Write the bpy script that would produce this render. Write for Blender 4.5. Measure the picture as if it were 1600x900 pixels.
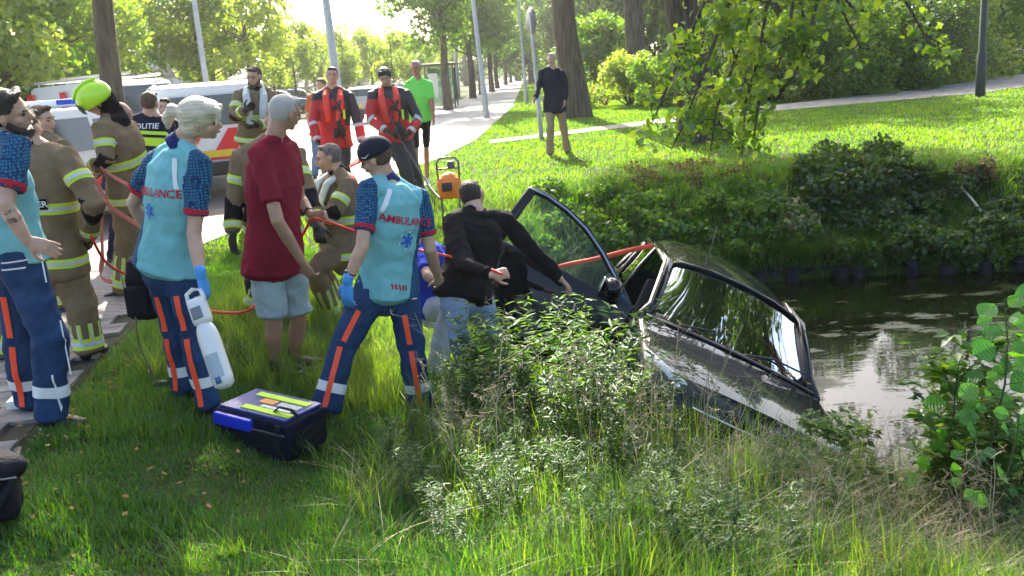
import bpy, bmesh, math, random, os
import numpy as np
from mathutils import Vector, Matrix, noise
from mathutils.bvhtree import BVHTree
random.seed(7); rng = np.random.default_rng(11)
S = bpy.context.scene
for o in list(bpy.data.objects): bpy.data.objects.remove(o)
COL = S.collection
R = math.radians
QUICK = os.environ.get('QUICK', '')

# ------------------------------------------------------------------ camera
FP = 1400.0; PITCH = R(13.55); ROLL = R(4.2)
CAM = Vector((0, 0, 1.7))
_r = Vector((1, 0, 0)); FW = Vector((0, math.cos(PITCH), -math.sin(PITCH))); _u = Vector((0, math.sin(PITCH), math.cos(PITCH)))
UP = _u*math.cos(ROLL)+_r*math.sin(ROLL); RT = _r*math.cos(ROLL)-_u*math.sin(ROLL)
cam = bpy.data.cameras.new('camera'); camo = bpy.data.objects.new('camera', cam); COL.objects.link(camo)
cam.lens = 36*FP/1600; cam.sensor_width = 36; cam.clip_end = 3000; cam.clip_start = .05
m3 = Matrix((RT, UP, -FW)).transposed()
camo.matrix_world = Matrix.Translation(CAM) @ m3.to_4x4()
S.camera = camo
cam.dof.use_dof = True; cam.dof.focus_distance = 6.2; cam.dof.aperture_fstop = 5.0

def ray(px, py): return FW+RT*((px-800)/FP)-UP*((py-450)/FP)
def P(px, py, y): d = ray(px, py); return CAM+d*(y/d.y)
def G(px, py, z=0): d = ray(px, py); return CAM+d*((z-CAM.z)/d.z)

# ------------------------------------------------------------------ light
SUN_EL = 38.0; sdir = Vector((-.13, 1, 0)).normalized()          # horizontal direction towards the sun
sv = Vector((sdir.x*math.cos(R(SUN_EL)), sdir.y*math.cos(R(SUN_EL)), math.sin(R(SUN_EL))))
W = bpy.data.worlds.new('World'); S.world = W; W.use_nodes = True
nt = W.node_tree; bg = nt.nodes['Background']
sky = nt.nodes.new('ShaderNodeTexSky'); sky.sky_type = 'NISHITA'; sky.sun_disc = False
sky.sun_elevation = R(SUN_EL); sky.sun_rotation = math.atan2(sdir.x, sdir.y)
sky.air_density = 1.0; sky.dust_density = 5.0; sky.ozone_density = 1.0
nt.links.new(sky.outputs[0], bg.inputs[0]); bg.inputs[1].default_value = .115
sl = bpy.data.lights.new('sun', 'SUN'); sl.energy = 5.0; sl.angle = R(.55); sl.color = (1, .92, .76)
so = bpy.data.objects.new('sun', sl); COL.objects.link(so)
so.rotation_euler = (-sv).to_track_quat('-Z', 'Y').to_euler()
S.view_settings.view_transform = 'Standard'; S.view_settings.look = 'None'
S.view_settings.exposure = 2.15; S.view_settings.gamma = 1
S.render.resolution_x = 1024; S.render.resolution_y = 576
S.cycles.max_bounces = 8; S.cycles.transparent_max_bounces = 12; S.cycles.transmission_bounces = 6
S.cycles.diffuse_bounces = 3; S.cycles.glossy_bounces = 3; S.cycles.sample_clamp_indirect = 8

# ------------------------------------------------------------------ materials
MATS = {}
def mat(name, col, rough=.6, metal=0, var=0.0, vscale=8, bump=0, bscale=40, col2=None, spec=.5, coat=0, coords='Object', trans=0, weave=0, sheen=0):
    if name in MATS: return MATS[name]
    m = bpy.data.materials.new(name); m.use_nodes = True; n = m.node_tree.nodes; l = m.node_tree.links
    b = n['Principled BSDF']; b.inputs['Roughness'].default_value = rough; b.inputs['Metallic'].default_value = metal
    b.inputs['Specular IOR Level'].default_value = .12 if rough >= .7 and spec == .5 else spec
    if coat: b.inputs['Coat Weight'].default_value = coat; b.inputs['Coat Roughness'].default_value = .02; b.inputs['Coat IOR'].default_value = 1.38
    if trans: b.inputs['Transmission Weight'].default_value = trans
    if sheen: b.inputs['Sheen Weight'].default_value = sheen
    c = (*col, 1); b.inputs['Base Color'].default_value = c
    tc = n.new('ShaderNodeTexCoord')
    if var or col2:
        t = n.new('ShaderNodeTexNoise'); t.inputs['Scale'].default_value = vscale; t.inputs['Detail'].default_value = 6
        l.new(tc.outputs[coords], t.inputs['Vector'])
        cr = n.new('ShaderNodeValToRGB'); cr.color_ramp.elements[0].position = .35; cr.color_ramp.elements[1].position = .65
        a = tuple(x*(1-var) for x in col); d = tuple(min(1, x*(1+var)) for x in (col2 or col))
        cr.color_ramp.elements[0].color = (*a, 1); cr.color_ramp.elements[1].color = (*d, 1)
        l.new(t.outputs['Fac'], cr.inputs['Fac']); l.new(cr.outputs[0], b.inputs['Base Color'])
    if bump:
        t2 = n.new('ShaderNodeTexNoise'); t2.inputs['Scale'].default_value = bscale; t2.inputs['Detail'].default_value = 4
        l.new(tc.outputs[coords], t2.inputs['Vector'])
        bp = n.new('ShaderNodeBump'); bp.inputs['Strength'].default_value = bump; bp.inputs['Distance'].default_value = .02
        l.new(t2.outputs['Fac'], bp.inputs['Height']); l.new(bp.outputs[0], b.inputs['Normal'])
    MATS[name] = m; return m

def leafmat(name, c1, c2, trans=.5, gloss=.04, tint=(1.25, 1.15, .45)):
    """leaf / grass: colour from the per-face attribute 'v' (0..1), diffuse + translucent + a little gloss"""
    if name in MATS: return MATS[name]
    m = bpy.data.materials.new(name); m.use_nodes = True; n = m.node_tree.nodes; l = m.node_tree.links
    n.remove(n['Principled BSDF']); out = n['Material Output']
    at = n.new('ShaderNodeAttribute'); at.attribute_name = 'v'
    cr = n.new('ShaderNodeValToRGB'); e = cr.color_ramp.elements
    e[0].position = 0; e[0].color = (*c1, 1); e[1].position = .9; e[1].color = (*c2, 1)
    l.new(at.outputs['Fac'], cr.inputs['Fac'])
    d = n.new('ShaderNodeBsdfDiffuse'); t = n.new('ShaderNodeBsdfTranslucent'); g = n.new('ShaderNodeBsdfGlossy'); g.inputs['Roughness'].default_value = .45
    g.inputs['Color'].default_value = (.9, .95, 1, 1)
    mx = n.new('ShaderNodeMix'); mx.data_type = 'RGBA'; mx.blend_type = 'MULTIPLY'; mx.inputs[0].default_value = 1
    mx.inputs[7].default_value = (*[x*1.6 for x in tint], 1)
    l.new(cr.outputs[0], mx.inputs[6]); l.new(mx.outputs[2], t.inputs['Color']); l.new(cr.outputs[0], d.inputs['Color'])
    a = n.new('ShaderNodeMixShader'); a.inputs[0].default_value = trans; l.new(d.outputs[0], a.inputs[1]); l.new(t.outputs[0], a.inputs[2])
    f = n.new('ShaderNodeMixShader'); f.inputs[0].default_value = gloss; l.new(a.outputs[0], f.inputs[1]); l.new(g.outputs[0], f.inputs[2])
    l.new(f.outputs[0], out.inputs[0]); MATS[name] = m; return m

# ------------------------------------------------------------------ object helpers
def link(name, me, m=None, parent=None):
    o = bpy.data.objects.new(name, me); COL.objects.link(o)
    if m is not None:
        for x in (m if isinstance(m, (list, tuple)) else [m]): me.materials.append(x)
    if parent is not None: o.parent = parent; o.matrix_parent_inverse = Matrix.Translation(-parent.location)
    return o
def tag(o, label=None, cat=None, group=None, kind=None):
    if label: o['label'] = label
    if cat: o['category'] = cat
    if group: o['group'] = group
    if kind: o['kind'] = kind
    return o
def empty(name, loc, label, cat, group=None):
    o = bpy.data.objects.new(name, None); COL.objects.link(o); o.location = loc; o.empty_display_size = .2
    return tag(o, label, cat, group)
def copy_tree(o, parent=None, label=None):
    c = o.copy(); COL.objects.link(c); c.parent = parent
    if label: c['label'] = label
    for ch in o.children: copy_tree(ch, c)
    return c
def finish(bm, name, m, parent=None, smooth=True):
    me = bpy.data.meshes.new(name); bm.normal_update(); bm.to_mesh(me); bm.free()
    if smooth: me.polygons.foreach_set('use_smooth', [True]*len(me.polygons))
    return link(name, me, m, parent)
def npmesh(name, verts, faces, m=None, parent=None, attr=None, smooth=False):
    """verts (n,3), faces (k,3|4) arrays; attr: per-vertex float 'v'"""
    me = bpy.data.meshes.new(name); verts = np.asarray(verts, np.float32); faces = np.asarray(faces, np.int32)
    k = faces.shape[1]
    me.vertices.add(len(verts)); me.vertices.foreach_set('co', verts.ravel())
    me.loops.add(faces.size); me.loops.foreach_set('vertex_index', faces.ravel())
    me.polygons.add(len(faces)); me.polygons.foreach_set('loop_start', np.arange(0, faces.size, k, dtype=np.int32))
    me.polygons.foreach_set('loop_total', np.full(len(faces), k, np.int32))
    if attr is not None:
        a = me.attributes.new('v', 'FLOAT', 'POINT'); a.data.foreach_set('value', np.asarray(attr, np.float32))
    me.update(calc_edges=True)
    if smooth: me.polygons.foreach_set('use_smooth', np.ones(len(faces), bool))
    if name == '_': return me
    return link(name, me, m, parent)
def box(bm, c, s, rot=None, bevel=0):
    M = Matrix.Translation(c)
    if rot is not None: M = M @ rot.to_4x4()
    r = bmesh.ops.create_cube(bm, size=1, matrix=M @ Matrix.Diagonal((*s, 1)))
    if bevel:
        ed = {e for v in r['verts'] for e in v.link_edges}
        bmesh.ops.bevel(bm, geom=list(ed), offset=bevel, segments=2, affect='EDGES', profile=.7)
def frame(t, side):
    t = Vector(t).normalized(); s = Vector(side)-t*Vector(side).dot(t)
    if s.length < 1e-4: s = t.orthogonal()
    s.normalize(); return s, t.cross(s)
def tube(bm, pts, rad, side=(1, 0, 0), n=12, cap=.8):
    """closed lofted tube; rad items r or (a,b): a along side, b across"""
    pts = [Vector(p) for p in pts]; rad = [(r, r) if isinstance(r, (int, float)) else r for r in rad]
    L = len(pts); rings = []
    tg = [(pts[min(i+1, L-1)]-pts[max(i-1, 0)]).normalized() for i in range(L)]
    seq = []
    if cap:
        r0 = min(rad[0]); r1 = min(rad[-1])
        seq.append((pts[0]-tg[0]*r0*cap*.75, (rad[0][0]*.66, rad[0][1]*.66), tg[0]))
    for p, r, t in zip(pts, rad, tg): seq.append((p, r, t))
    if cap: seq.append((pts[-1]+tg[-1]*r1*cap*.75, (rad[-1][0]*.66, rad[-1][1]*.66), tg[-1]))
    for p, (a, b), t in seq:
        s, u = frame(t, side)
        rings.append([bm.verts.new(p+s*(a*math.cos(2*math.pi*k/n))+u*(b*math.sin(2*math.pi*k/n))) for k in range(n)])
    for A, B in zip(rings, rings[1:]):
        for k in range(n): bm.faces.new((A[k], A[(k+1) % n], B[(k+1) % n], B[k]))
    if cap:
        p0 = bm.verts.new(pts[0]-tg[0]*r0*cap); p1 = bm.verts.new(pts[-1]+tg[-1]*r1*cap)
        for k in range(n): bm.faces.new((p0, rings[0][(k+1) % n], rings[0][k])); bm.faces.new((p1, rings[-1][k], rings[-1][(k+1) % n]))
    else:
        bm.faces.new(rings[0][::-1]); bm.faces.new(rings[-1])
def ell(bm, c, r, axes=None, seg=16):
    """ellipsoid; axes = 3 vectors"""
    M = Matrix.Translation(c)
    if axes is not None: M = M @ Matrix([Vector(a) for a in axes]).transposed().to_4x4()
    bmesh.ops.create_uvsphere(bm, u_segments=seg, v_segments=seg//2+2, radius=1, matrix=M @ Matrix.Diagonal((*r, 1)))
_tex = {}
def cloud(scale):
    if scale not in _tex:
        t = bpy.data.textures.new('cl%g' % scale, 'CLOUDS'); t.noise_scale = scale; t.noise_depth = 2; _tex[scale] = t
    return _tex[scale]
def remesh(bm, voxel, smooth=2, disp=None, origin=None, extra=None):
    """voxel-fuse everything in bm into one continuous surface, return mesh (world coords)"""
    me = bpy.data.meshes.new('tmp'); bm.to_mesh(me); bm.free()
    o = bpy.data.objects.new('tmp', me); COL.objects.link(o)
    r = o.modifiers.new('r', 'REMESH'); r.mode = 'VOXEL'; r.voxel_size = voxel
    if smooth: s = o.modifiers.new('s', 'SMOOTH'); s.factor = .5; s.iterations = smooth
    for (sc, st) in (disp or []):
        d = o.modifiers.new('d', 'DISPLACE'); d.texture = cloud(sc); d.strength = st; d.mid_level = .5; d.texture_coords = 'LOCAL'
    bpy.context.view_layer.update()
    out = bpy.data.meshes.new_from_object(o.evaluated_get(bpy.context.evaluated_depsgraph_get()))
    bpy.data.objects.remove(o); bpy.data.meshes.remove(me)
    out.polygons.foreach_set('use_smooth', [True]*len(out.polygons)); return out
def bvh(me): return BVHTree.FromPolygons([v.co for v in me.vertices], [tuple(p.vertices) for p in me.polygons])
def lerp(a, b, t): return Vector(a)*(1-t)+Vector(b)*t

# decals that follow the cloth: real strips laid 3 mm proud of the surface
def d_band(tree, a, b, t, w, m, parent, name='reflective_band', n=40, maxr=.4, arc=(0, 360), ref=(0, 0, 1), off=.004, min_r=0.0):
    a = Vector(a); b = Vector(b); ax = (b-a).normalized(); L = (b-a).length
    s, u = frame(ax, ref); rows = []
    full = arc == (0, 360); K = n if full else n+1
    for q in (-.5, 0, .5):
        c = a+ax*(L*t+w*q); row = []
        for k in range(K):
            th = R(arc[0]+(arc[1]-arc[0])*k/n); d = s*math.cos(th)+u*math.sin(th)
            h = tree.ray_cast(c, d, maxr)
            row.append(None if h[0] is None else ((h[0]-c).length))
        good = [x for x in row if x is not None]
        if not good: return None
        md = sorted(good)[len(good)//2]
        row = [md if x is None else min(x, md*2.0) for x in row]
        rows.append((c, row))
    bm = bmesh.new(); V = []
    for c, row in rows:
        V.append([bm.verts.new(c+(s*math.cos(th)+u*math.sin(th))*(row[k]+off)) for k, th in ((k, R(arc[0]+(arc[1]-arc[0])*k/n)) for k in range(K))])
    for A, B in zip(V, V[1:]):
        for k in range(n):
            j = (k+1) % K if full else k+1
            bm.faces.new((A[k], A[j], B[j], B[k]))
    return finish(bm, name, m, parent)
def d_line(tree, a, b, t0, t1, ang, w, m, parent, name='stripe', n=14, ref=(0, 0, 1), ang1=None, off=.004, maxr=.4):
    """stripe running along limb a->b at angle ang (deg) about it"""
    a = Vector(a); b = Vector(b); ax = (b-a).normalized(); s, u = frame(ax, ref)
    bm = bmesh.new(); prev = None
    for i in range(n+1):
        t = t0+(t1-t0)*i/n; c = lerp(a, b, t); th = R(ang+((ang1 if ang1 is not None else ang)-ang)*i/n)
        d = s*math.cos(th)+u*math.sin(th); h = tree.ray_cast(c, d, maxr)
        if h[0] is None: prev = None; continue
        tn = ax.cross(d).normalized(); p = h[0]+d*off
        row = []
        for q in (-.5, 0, .5):
            hh = tree.ray_cast(p+tn*w*q+d*.05, -d, .1)
            row.append(bm.verts.new((hh[0]+d*off) if hh[0] is not None else p+tn*w*q))
        if prev:
            for q in range(2): bm.faces.new((prev[q], prev[q+1], row[q+1], row[q]))
        prev = row
    return finish(bm, name, m, parent)
def d_patch(tree, O, u, v, me2d, m, parent, name, off=.005, depth=.3):
    """project a flat mesh (verts x,y in metres) along -n (n=u x v) onto the surface"""
    u = Vector(u).normalized(); v = Vector(v); v = (v-u*v.dot(u)).normalized(); n = u.cross(v); O = Vector(O)
    V = []; last = None
    pts = []
    for p in me2d[0]:
        s = O+u*p[0]+v*p[1]+n*depth; h = tree.ray_cast(s, -n, depth*2); pts.append(h[0])
    dd = [(p-O).dot(n) for p in pts if p is not None]
    md = sorted(dd)[len(dd)//2] if dd else 0
    for p, q in zip(me2d[0], pts):
        k = (q-O).dot(n) if q is not None else md
        if abs(k-md) > .09: k = md
        V.append(O+u*p[0]+v*p[1]+n*(k+off))
    me = bpy.data.meshes.new(name); me.from_pydata(V, [], me2d[1]); me.update()
    return link(name, me, m, parent)
_txt = {}
def text2d(s, size, bold=0.0, sub=True):
    key = (s, size, bold)
    if key in _txt: return _txt[key]
    c = bpy.data.curves.new('t', 'FONT'); c.body = s; c.size = size; c.align_x = 'CENTER'; c.align_y = 'CENTER'; c.offset = bold; c.resolution_u = 2
    o = bpy.data.objects.new('t', c); COL.objects.link(o); bpy.context.view_layer.update()
    me = bpy.data.meshes.new_from_object(o.evaluated_get(bpy.context.evaluated_depsgraph_get()))
    bpy.data.objects.remove(o)
    bm = bmesh.new(); bm.from_mesh(me); bmesh.ops.triangulate(bm, faces=bm.faces[:])
    if sub:
        for _ in range(3):
            ed = [e for e in bm.edges if e.calc_length() > .02]
            if not ed: break
            bmesh.ops.subdivide_edges(bm, edges=ed, cuts=1); bmesh.ops.triangulate(bm, faces=[f for f in bm.faces if len(f.verts) > 3])
    out = ([tuple(v.co) for v in bm.verts], [tuple(v.index for v in f.verts) for f in bm.faces]); bm.free()
    _txt[key] = out; return out
def quad2d(x0, y0, x1, y1, nx=6, ny=4, sh=0):
    V = [(x0+(x1-x0)*i/nx+sh*(j/ny), y0+(y1-y0)*j/ny) for j in range(ny+1) for i in range(nx+1)]
    F = [(j*(nx+1)+i, j*(nx+1)+i+1, (j+1)*(nx+1)+i+1, (j+1)*(nx+1)+i) for j in range(ny) for i in range(nx)]
    return V, F
def star2d(r):
    V = []; F = []
    for k in range(3):
        a = R(90+60*k); c, s = math.cos(a), math.sin(a); w = r*.19
        q = quad2d(-r, -w, r, w, 4, 1); o = len(V)
        V += [(x*c-y*s, x*s+y*c) for x, y in q[0]]; F += [tuple(i+o for i in f) for f in q[1]]
    return V, F
# ------------------------------------------------------------------ terrain
POND = np.array([(.1, 9.6), (.9, 10.5), (4, 10.65), (8, 9.9), (16, 8.4), (45, 4.0), (45, -4), (16, .5), (7, 4.4), (3.6, 5.15), (2.3, 5.25), (1.5, 5.8), (.9, 6.9), (.4, 8.4)])
def pond_d(x, y):
    """signed distance to the pond outline (negative inside)"""
    x = np.asarray(x, float); y = np.asarray(y, float); best = np.full(x.shape, 1e9); ins = np.zeros(x.shape, bool)
    n = len(POND)
    for i in range(n):
        ax, ay = POND[i]; bx, by = POND[(i+1) % n]; dx, dy = bx-ax, by-ay
        t = np.clip(((x-ax)*dx+(y-ay)*dy)/(dx*dx+dy*dy), 0, 1)
        best = np.minimum(best, np.hypot(x-ax-t*dx, y-ay-t*dy))
        c = ((ay > y) != (by > y)) & (x < (bx-ax)*(y-ay)/((by-ay) if by != ay else 1e-9)+ax); ins ^= c
    return np.where(ins, -best, best)
def sst(t): t = np.clip(t, 0, 1); return t*t*(3-2*t)
WATER = -1.02
def terr(x, y):
    x = np.asarray(x, float); y = np.asarray(y, float); d = pond_d(x, y)
    wob = .12*np.sin(x*1.7+1)+.1*np.sin(x*3.9+y*1.3)
    near = -1+1.0*np.clip(1-(1-np.clip(d/4.6, 0, 1))**1.25, 0, 1)
    df = d+wob*sst(d)
    gl = sst((x-3.2)/2.0); far = -1+.22*sst(df/.12)+.30*np.clip((df-.1)/1.0, 0, 1)+.48*((1-gl)*np.clip((df-.35)/1.9, 0, 1)+gl*sst((df-.75)/1.15))
    w = sst((y-(8.6-.05*x))/1.6)
    z = near*(1-w)+far*w
    z = np.where(d < 0, np.maximum(-1+d*.9, -2.3), z)
    z = z*(1-sst((-1.1-x)/1.3)*sst((12-y)/2))
    z = z+.03*np.sin(x*2.1+.5)*np.sin(y*1.9)*sst((d)/1.)*sst((x+2.4)/.8)*(1-.8*sst((y-11)/4))
    z = z+.45*sst((y-22)/25)*sst((x-4)/8)
    return z
def tz(x, y): return float(terr(np.array([x]), np.array([y]))[0])
def GT(px, py):
    """where the view ray meets the terrain"""
    d = ray(px, py); t = np.arange(2.0, 60, .03); z = CAM.z+d.z*t
    k = np.nonzero(z <= terr(CAM.x+d.x*t, CAM.y+d.y*t))[0]
    return CAM+d*float(t[k[0]] if len(k) else 60)
def foot(px, y):
    """ground point that shows at column px, at distance y"""
    lo, hi = 0, 1600
    for _ in range(18):
        m = (lo+hi)/2; p = P(px, m, y)
        if p.z > tz(p.x, p.y): lo = m
        else: hi = m
    return P(px, lo, y)

def axis(segs):
    out = [segs[0][0]]
    for a, b, st in segs:
        n = max(1, int(round((b-a)/st))); out += list(a+(b-a)*(np.arange(n)+1)/n)
    return np.array(out)
gx = axis([(-500, -60, 40), (-60, -15, 3), (-15, -5, .5), (-5, 9, .14), (9, 20, .5), (20, 60, 3), (60, 500, 40)])
gy = axis([(-40, 0, 4), (0, 2, .5), (2, 14, .14), (14, 24, .5), (24, 60, 2), (60, 120, 10), (120, 900, 60)])
X, Yg = np.meshgrid(gx, gy); Z = terr(X, Yg)
V = np.stack([X.ravel(), Yg.ravel(), Z.ravel()], 1); nx = len(gx); ny = len(gy)
I = (np.arange(ny-1)[:, None]*nx+np.arange(nx-1)[None]).ravel()
ground_m = mat('earth', (.026, .040, .012), .95, var=.4, vscale=3, bump=.6, bscale=25, col2=(.042, .052, .018))
o = npmesh('ground', V, np.stack([I, I+1, I+nx+1, I+nx], 1), ground_m, smooth=True); tag(o, kind='structure')
o['label'] = 'grassy ground sloping down to the pond'

# water
wm = bpy.data.materials.new('pond_water'); wm.use_nodes = True; n = wm.node_tree.nodes; l = wm.node_tree.links
b = n['Principled BSDF']; b.inputs['Base Color'].default_value = (.008, .011, .004, 1); b.inputs['Roughness'].default_value = .012; b.inputs['IOR'].default_value = 1.33
tc = n.new('ShaderNodeTexCoord'); mp = n.new('ShaderNodeMapping'); mp.inputs['Scale'].default_value = (1, 2.2, 1); l.new(tc.outputs['Object'], mp.inputs[0])
t = n.new('ShaderNodeTexNoise'); t.inputs['Scale'].default_value = 5; t.inputs['Detail'].default_value = 4; l.new(mp.outputs[0], t.inputs['Vector'])
bp = n.new('ShaderNodeBump'); bp.inputs['Strength'].default_value = .035; bp.inputs['Distance'].default_value = .02; l.new(t.outputs['Fac'], bp.inputs['Height']); l.new(bp.outputs[0], b.inputs['Normal'])
# duckweed and scum floating in patches
t2 = n.new('ShaderNodeTexNoise'); t2.inputs['Scale'].default_value = 1.6; t2.inputs['Detail'].default_value = 9; t2.inputs['Roughness'].default_value = .72; l.new(mp.outputs[0], t2.inputs['Vector'])
cr = n.new('ShaderNodeValToRGB'); cr.color_ramp.elements[0].position = .54; cr.color_ramp.elements[1].position = .60; l.new(t2.outputs['Fac'], cr.inputs['Fac'])
mixc = n.new('ShaderNodeMix'); mixc.data_type = 'RGBA'; l.new(cr.outputs[0], mixc.inputs[0]); mixc.inputs[6].default_value = (.008, .011, .004, 1); mixc.inputs[7].default_value = (.035, .045, .012, 1); l.new(mixc.outputs[2], b.inputs['Base Color'])
mr = n.new('ShaderNodeMath'); mr.operation = 'MULTIPLY_ADD'; mr.inputs[1].default_value = .25; mr.inputs[2].default_value = .012; l.new(cr.outputs[0], mr.inputs[0]); l.new(mr.outputs[0], b.inputs['Roughness'])
bm = bmesh.new(); pc = POND.mean(0)
vs = []
for i in range(len(POND)):
    a = Vector(POND[i]); nxt = Vector(POND[(i+1) % len(POND)]); pr = Vector(POND[i-1]); tn = (nxt-pr).normalized(); nn = Vector((tn.y, -tn.x))
    q = a-nn*.12 if False else a+Vector((-tn.y, tn.x))*.12
    vs.append(bm.verts.new((q.x, q.y, WATER)))
bmesh.ops.triangulate(bm, faces=[bm.faces.new(vs)])
tag(finish(bm, 'water', wm, smooth=False), kind='structure')['label'] = 'dark still pond water reflecting trees and sky'

# paved surfaces, thin sheets over the ground
def sheet(name, pts, z, m, label, thick=0):
    bm = bmesh.new(); f = bm.faces.new([bm.verts.new((x, y, z)) for x, y in pts])
    if f.normal.z < 0: bmesh.ops.reverse_faces(bm, faces=[f])
    r = bmesh.ops.extrude_face_region(bm, geom=[f]); 
    for v in r['geom']:
        if isinstance(v, bmesh.types.BMVert): v.co.z -= .3
    bmesh.ops.recalc_face_normals(bm, faces=bm.faces[:])
    return tag(finish(bm, name, m, smooth=False), label, kind='structure')
def brickmat(name, c1, c2, mortar, sx, sy, rot=0):
    m = bpy.data.materials.new(name); m.use_nodes = True; n = m.node_tree.nodes; l = m.node_tree.links; b = n['Principled BSDF']; b.inputs['Roughness'].default_value = .85
    tc = n.new('ShaderNodeTexCoord'); mp = n.new('ShaderNodeMapping'); mp.inputs['Rotation'].default_value = (0, 0, rot); l.new(tc.outputs['Object'], mp.inputs[0])
    br = n.new('ShaderNodeTexBrick'); br.inputs['Scale'].default_value = 1; br.inputs['Brick Width'].default_value = sx; br.inputs['Row Height'].default_value = sy
    br.inputs['Mortar Size'].default_value = .006; br.inputs['Color1'].default_value = (*c1, 1); br.inputs['Color2'].default_value = (*c2, 1); br.inputs['Mortar'].default_value = (*mortar, 1)
    l.new(mp.outputs[0], br.inputs['Vector'])
    nz = n.new('ShaderNodeTexNoise'); nz.inputs['Scale'].default_value = 1.3; nz.inputs['Detail'].default_value = 8; l.new(tc.outputs['Object'], nz.inputs['Vector'])
    mx = n.new('ShaderNodeMix'); mx.data_type = 'RGBA'; mx.blend_type = 'OVERLAY'; mx.inputs[0].default_value = .5; l.new(br.outputs[0], mx.inputs[6]); l.new(nz.outputs['Fac'], mx.inputs[7]); l.new(mx.outputs[2], b.inputs['Base Color'])
    bp = n.new('ShaderNodeBump'); bp.inputs['Strength'].default_value = .4; bp.inputs['Distance'].default_value = .01; l.new(br.outputs['Fac'], bp.inputs['Height']); bp.invert = True; l.new(bp.outputs[0], b.inputs['Normal'])
    return m
pave = brickmat('street_bricks', (.25, .22, .205), (.20, .175, .165), (.10, .09, .08), .2, .1, R(20))
asph = mat('pale_asphalt', (.34, .335, .33), .9, var=.15, vscale=2, bump=.3, bscale=120)
sheet('road', [(-2.75, 7.6), (-3.9, 8.3), (-3.4, 11), (-2.6, 14), (-1.4, 19), (-.66, 24), (.7, 45), (3.6, 128), (9, 330), (2, 330), (-2.8, 54), (-6.5, 50), (-24, 44), (-60, 40), (-60, 6), (-12, 6.2), (-6, 6.6)], .022, asph, 'pale road and cycle path running away to the left')
sheet('brick_street', [(-2.80, 7.2), (-3.7, 8.6), (-3.5, 11.5), (-4.2, 15), (-14, 17), (-24, 14), (-24, 1), (-4.7, 1), (-4.7, 6.2)], .026, pave, 'brick paved street where the crews stand')
# grass verge of the tree row is simply the ground beyond the road's edge
sheet('footpath', [(-.3, 22.2), (3.9, 24.7), (7.7, 26.4), (14.1, 27.2), (22, 31), (40, 36), (40, 39.5), (20, 34.5), (14, 30.6), (8.2, 28.6), (3.7, 26.1), (-.3, 23.3)], .50, mat('path_gravel', (.30, .27, .24), .95, var=.2, vscale=4, bump=.3, bscale=80), 'footpath crossing the lawn towards the hedge')
bpy.data.objects['footpath'].data.transform(Matrix.Identity(4))
for v in bpy.data.objects['footpath'].data.vertices: v.co.z = v.co.z-.5+tz(v.co.x, v.co.y)+.03
# pavement of concrete tiles along the left edge, tile by tile
pv = sheet('pavement', [(-2.32, 1.2), (-2.5, 3.6), (-2.78, 5.4), (-3.0, 7.3), (-4.7, 7.3), (-4.7, 1.2)], .004, mat('joint_sand', (.06, .055, .04), .95, bump=.5, bscale=60), 'pavement of grey tiles under the paramedic')
tm = mat('concrete_tile', (.20, .185, .17), .9, var=.3, vscale=5, bump=.35, bscale=70, col2=(.24, .22, .20))
tm2 = mat('concrete_tile_dark', (.155, .145, .14), .9, var=.3, vscale=5, bump=.35, bscale=70)
tms = []
for k, mm in enumerate((tm, tm2, tm)):
    bm = bmesh.new(); box(bm, (0, 0, 0), (.291, .291, .05), bevel=.006)
    me = bpy.data.meshes.new('tile'); bm.to_mesh(me); bm.free(); me.materials.append(mm); tms.append(me)
for i in range(9):
    for j in range(21):
        a = R(9); u = -i*.298-.15+(0.149 if j % 2 else 0); v = j*.298
        x = -2.12+u*math.cos(a)-(v)*math.sin(a); y = 1.3+u*math.sin(a)+v*math.cos(a)
        if x > -2.30-.13*(y-1.4) or x < -4.6 or y > 7.1: continue
        o = bpy.data.objects.new('tile', random.choice(tms)); COL.objects.link(o); o.parent = pv
        o.location = (x, y, .004+random.uniform(-.004, .005)); o.rotation_euler = (random.uniform(-.008, .008), random.uniform(-.008, .008), a+random.uniform(-.01, .01))
# ------------------------------------------------------------------ the half sunk car
BLKR = mat('black_rubber', (.012, .012, .013), .45)
PAINT = mat('black_car_paint', (.004, .006, .009), .3, coat=1.0, spec=.03)
BLKP = mat('black_plastic', (.02, .02, .021), .5, bump=.1, bscale=60)
CHROME = mat('chrome', (.7, .7, .7), .12, metal=1)
INTER = mat('interior_grey', (.04, .04, .045), .85, bump=.2)
RUBR = mat('tyre_rubber', (.015, .015, .015), .8)
ALLOY = mat('alloy', (.35, .35, .36), .3, metal=1)
def glassmat(name, tint, f0=.09):
    m = bpy.data.materials.new(name); m.use_nodes = True; n = m.node_tree.nodes; l = m.node_tree.links; n.remove(n['Principled BSDF'])
    t = n.new('ShaderNodeBsdfTransparent'); t.inputs[0].default_value = (*tint, 1); g = n.new('ShaderNodeBsdfGlossy'); g.inputs['Roughness'].default_value = .02
    fr = n.new('ShaderNodeFresnel'); fr.inputs[0].default_value = 1.38; mx = n.new('ShaderNodeMixShader'); l.new(fr.outputs[0], mx.inputs[0]); l.new(t.outputs[0], mx.inputs[1]); l.new(g.outputs[0], mx.inputs[2]); l.new(mx.outputs[0], n['Material Output'].inputs[0])
    MATS[name] = m; return m
GLASS = glassmat('car_glass', (.28, .42, .38)); GLASSC = glassmat('clear_glass', (.7, .82, .80))
def eul(a, b, c): return (Matrix.Rotation(a, 3, 'Z') @ Matrix.Rotation(b, 3, 'Y') @ Matrix.Rotation(c, 3, 'X'))
CARR = eul(-1.59022154, -0.09428982, -0.51444533); CART = Vector((1.18682189, 6.60817265, -1.39004451))
CARM = Matrix.Translation(CART) @ CARR.to_4x4()
def C2W(x, y, z): return CARM @ Vector((x, y, z))
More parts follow.
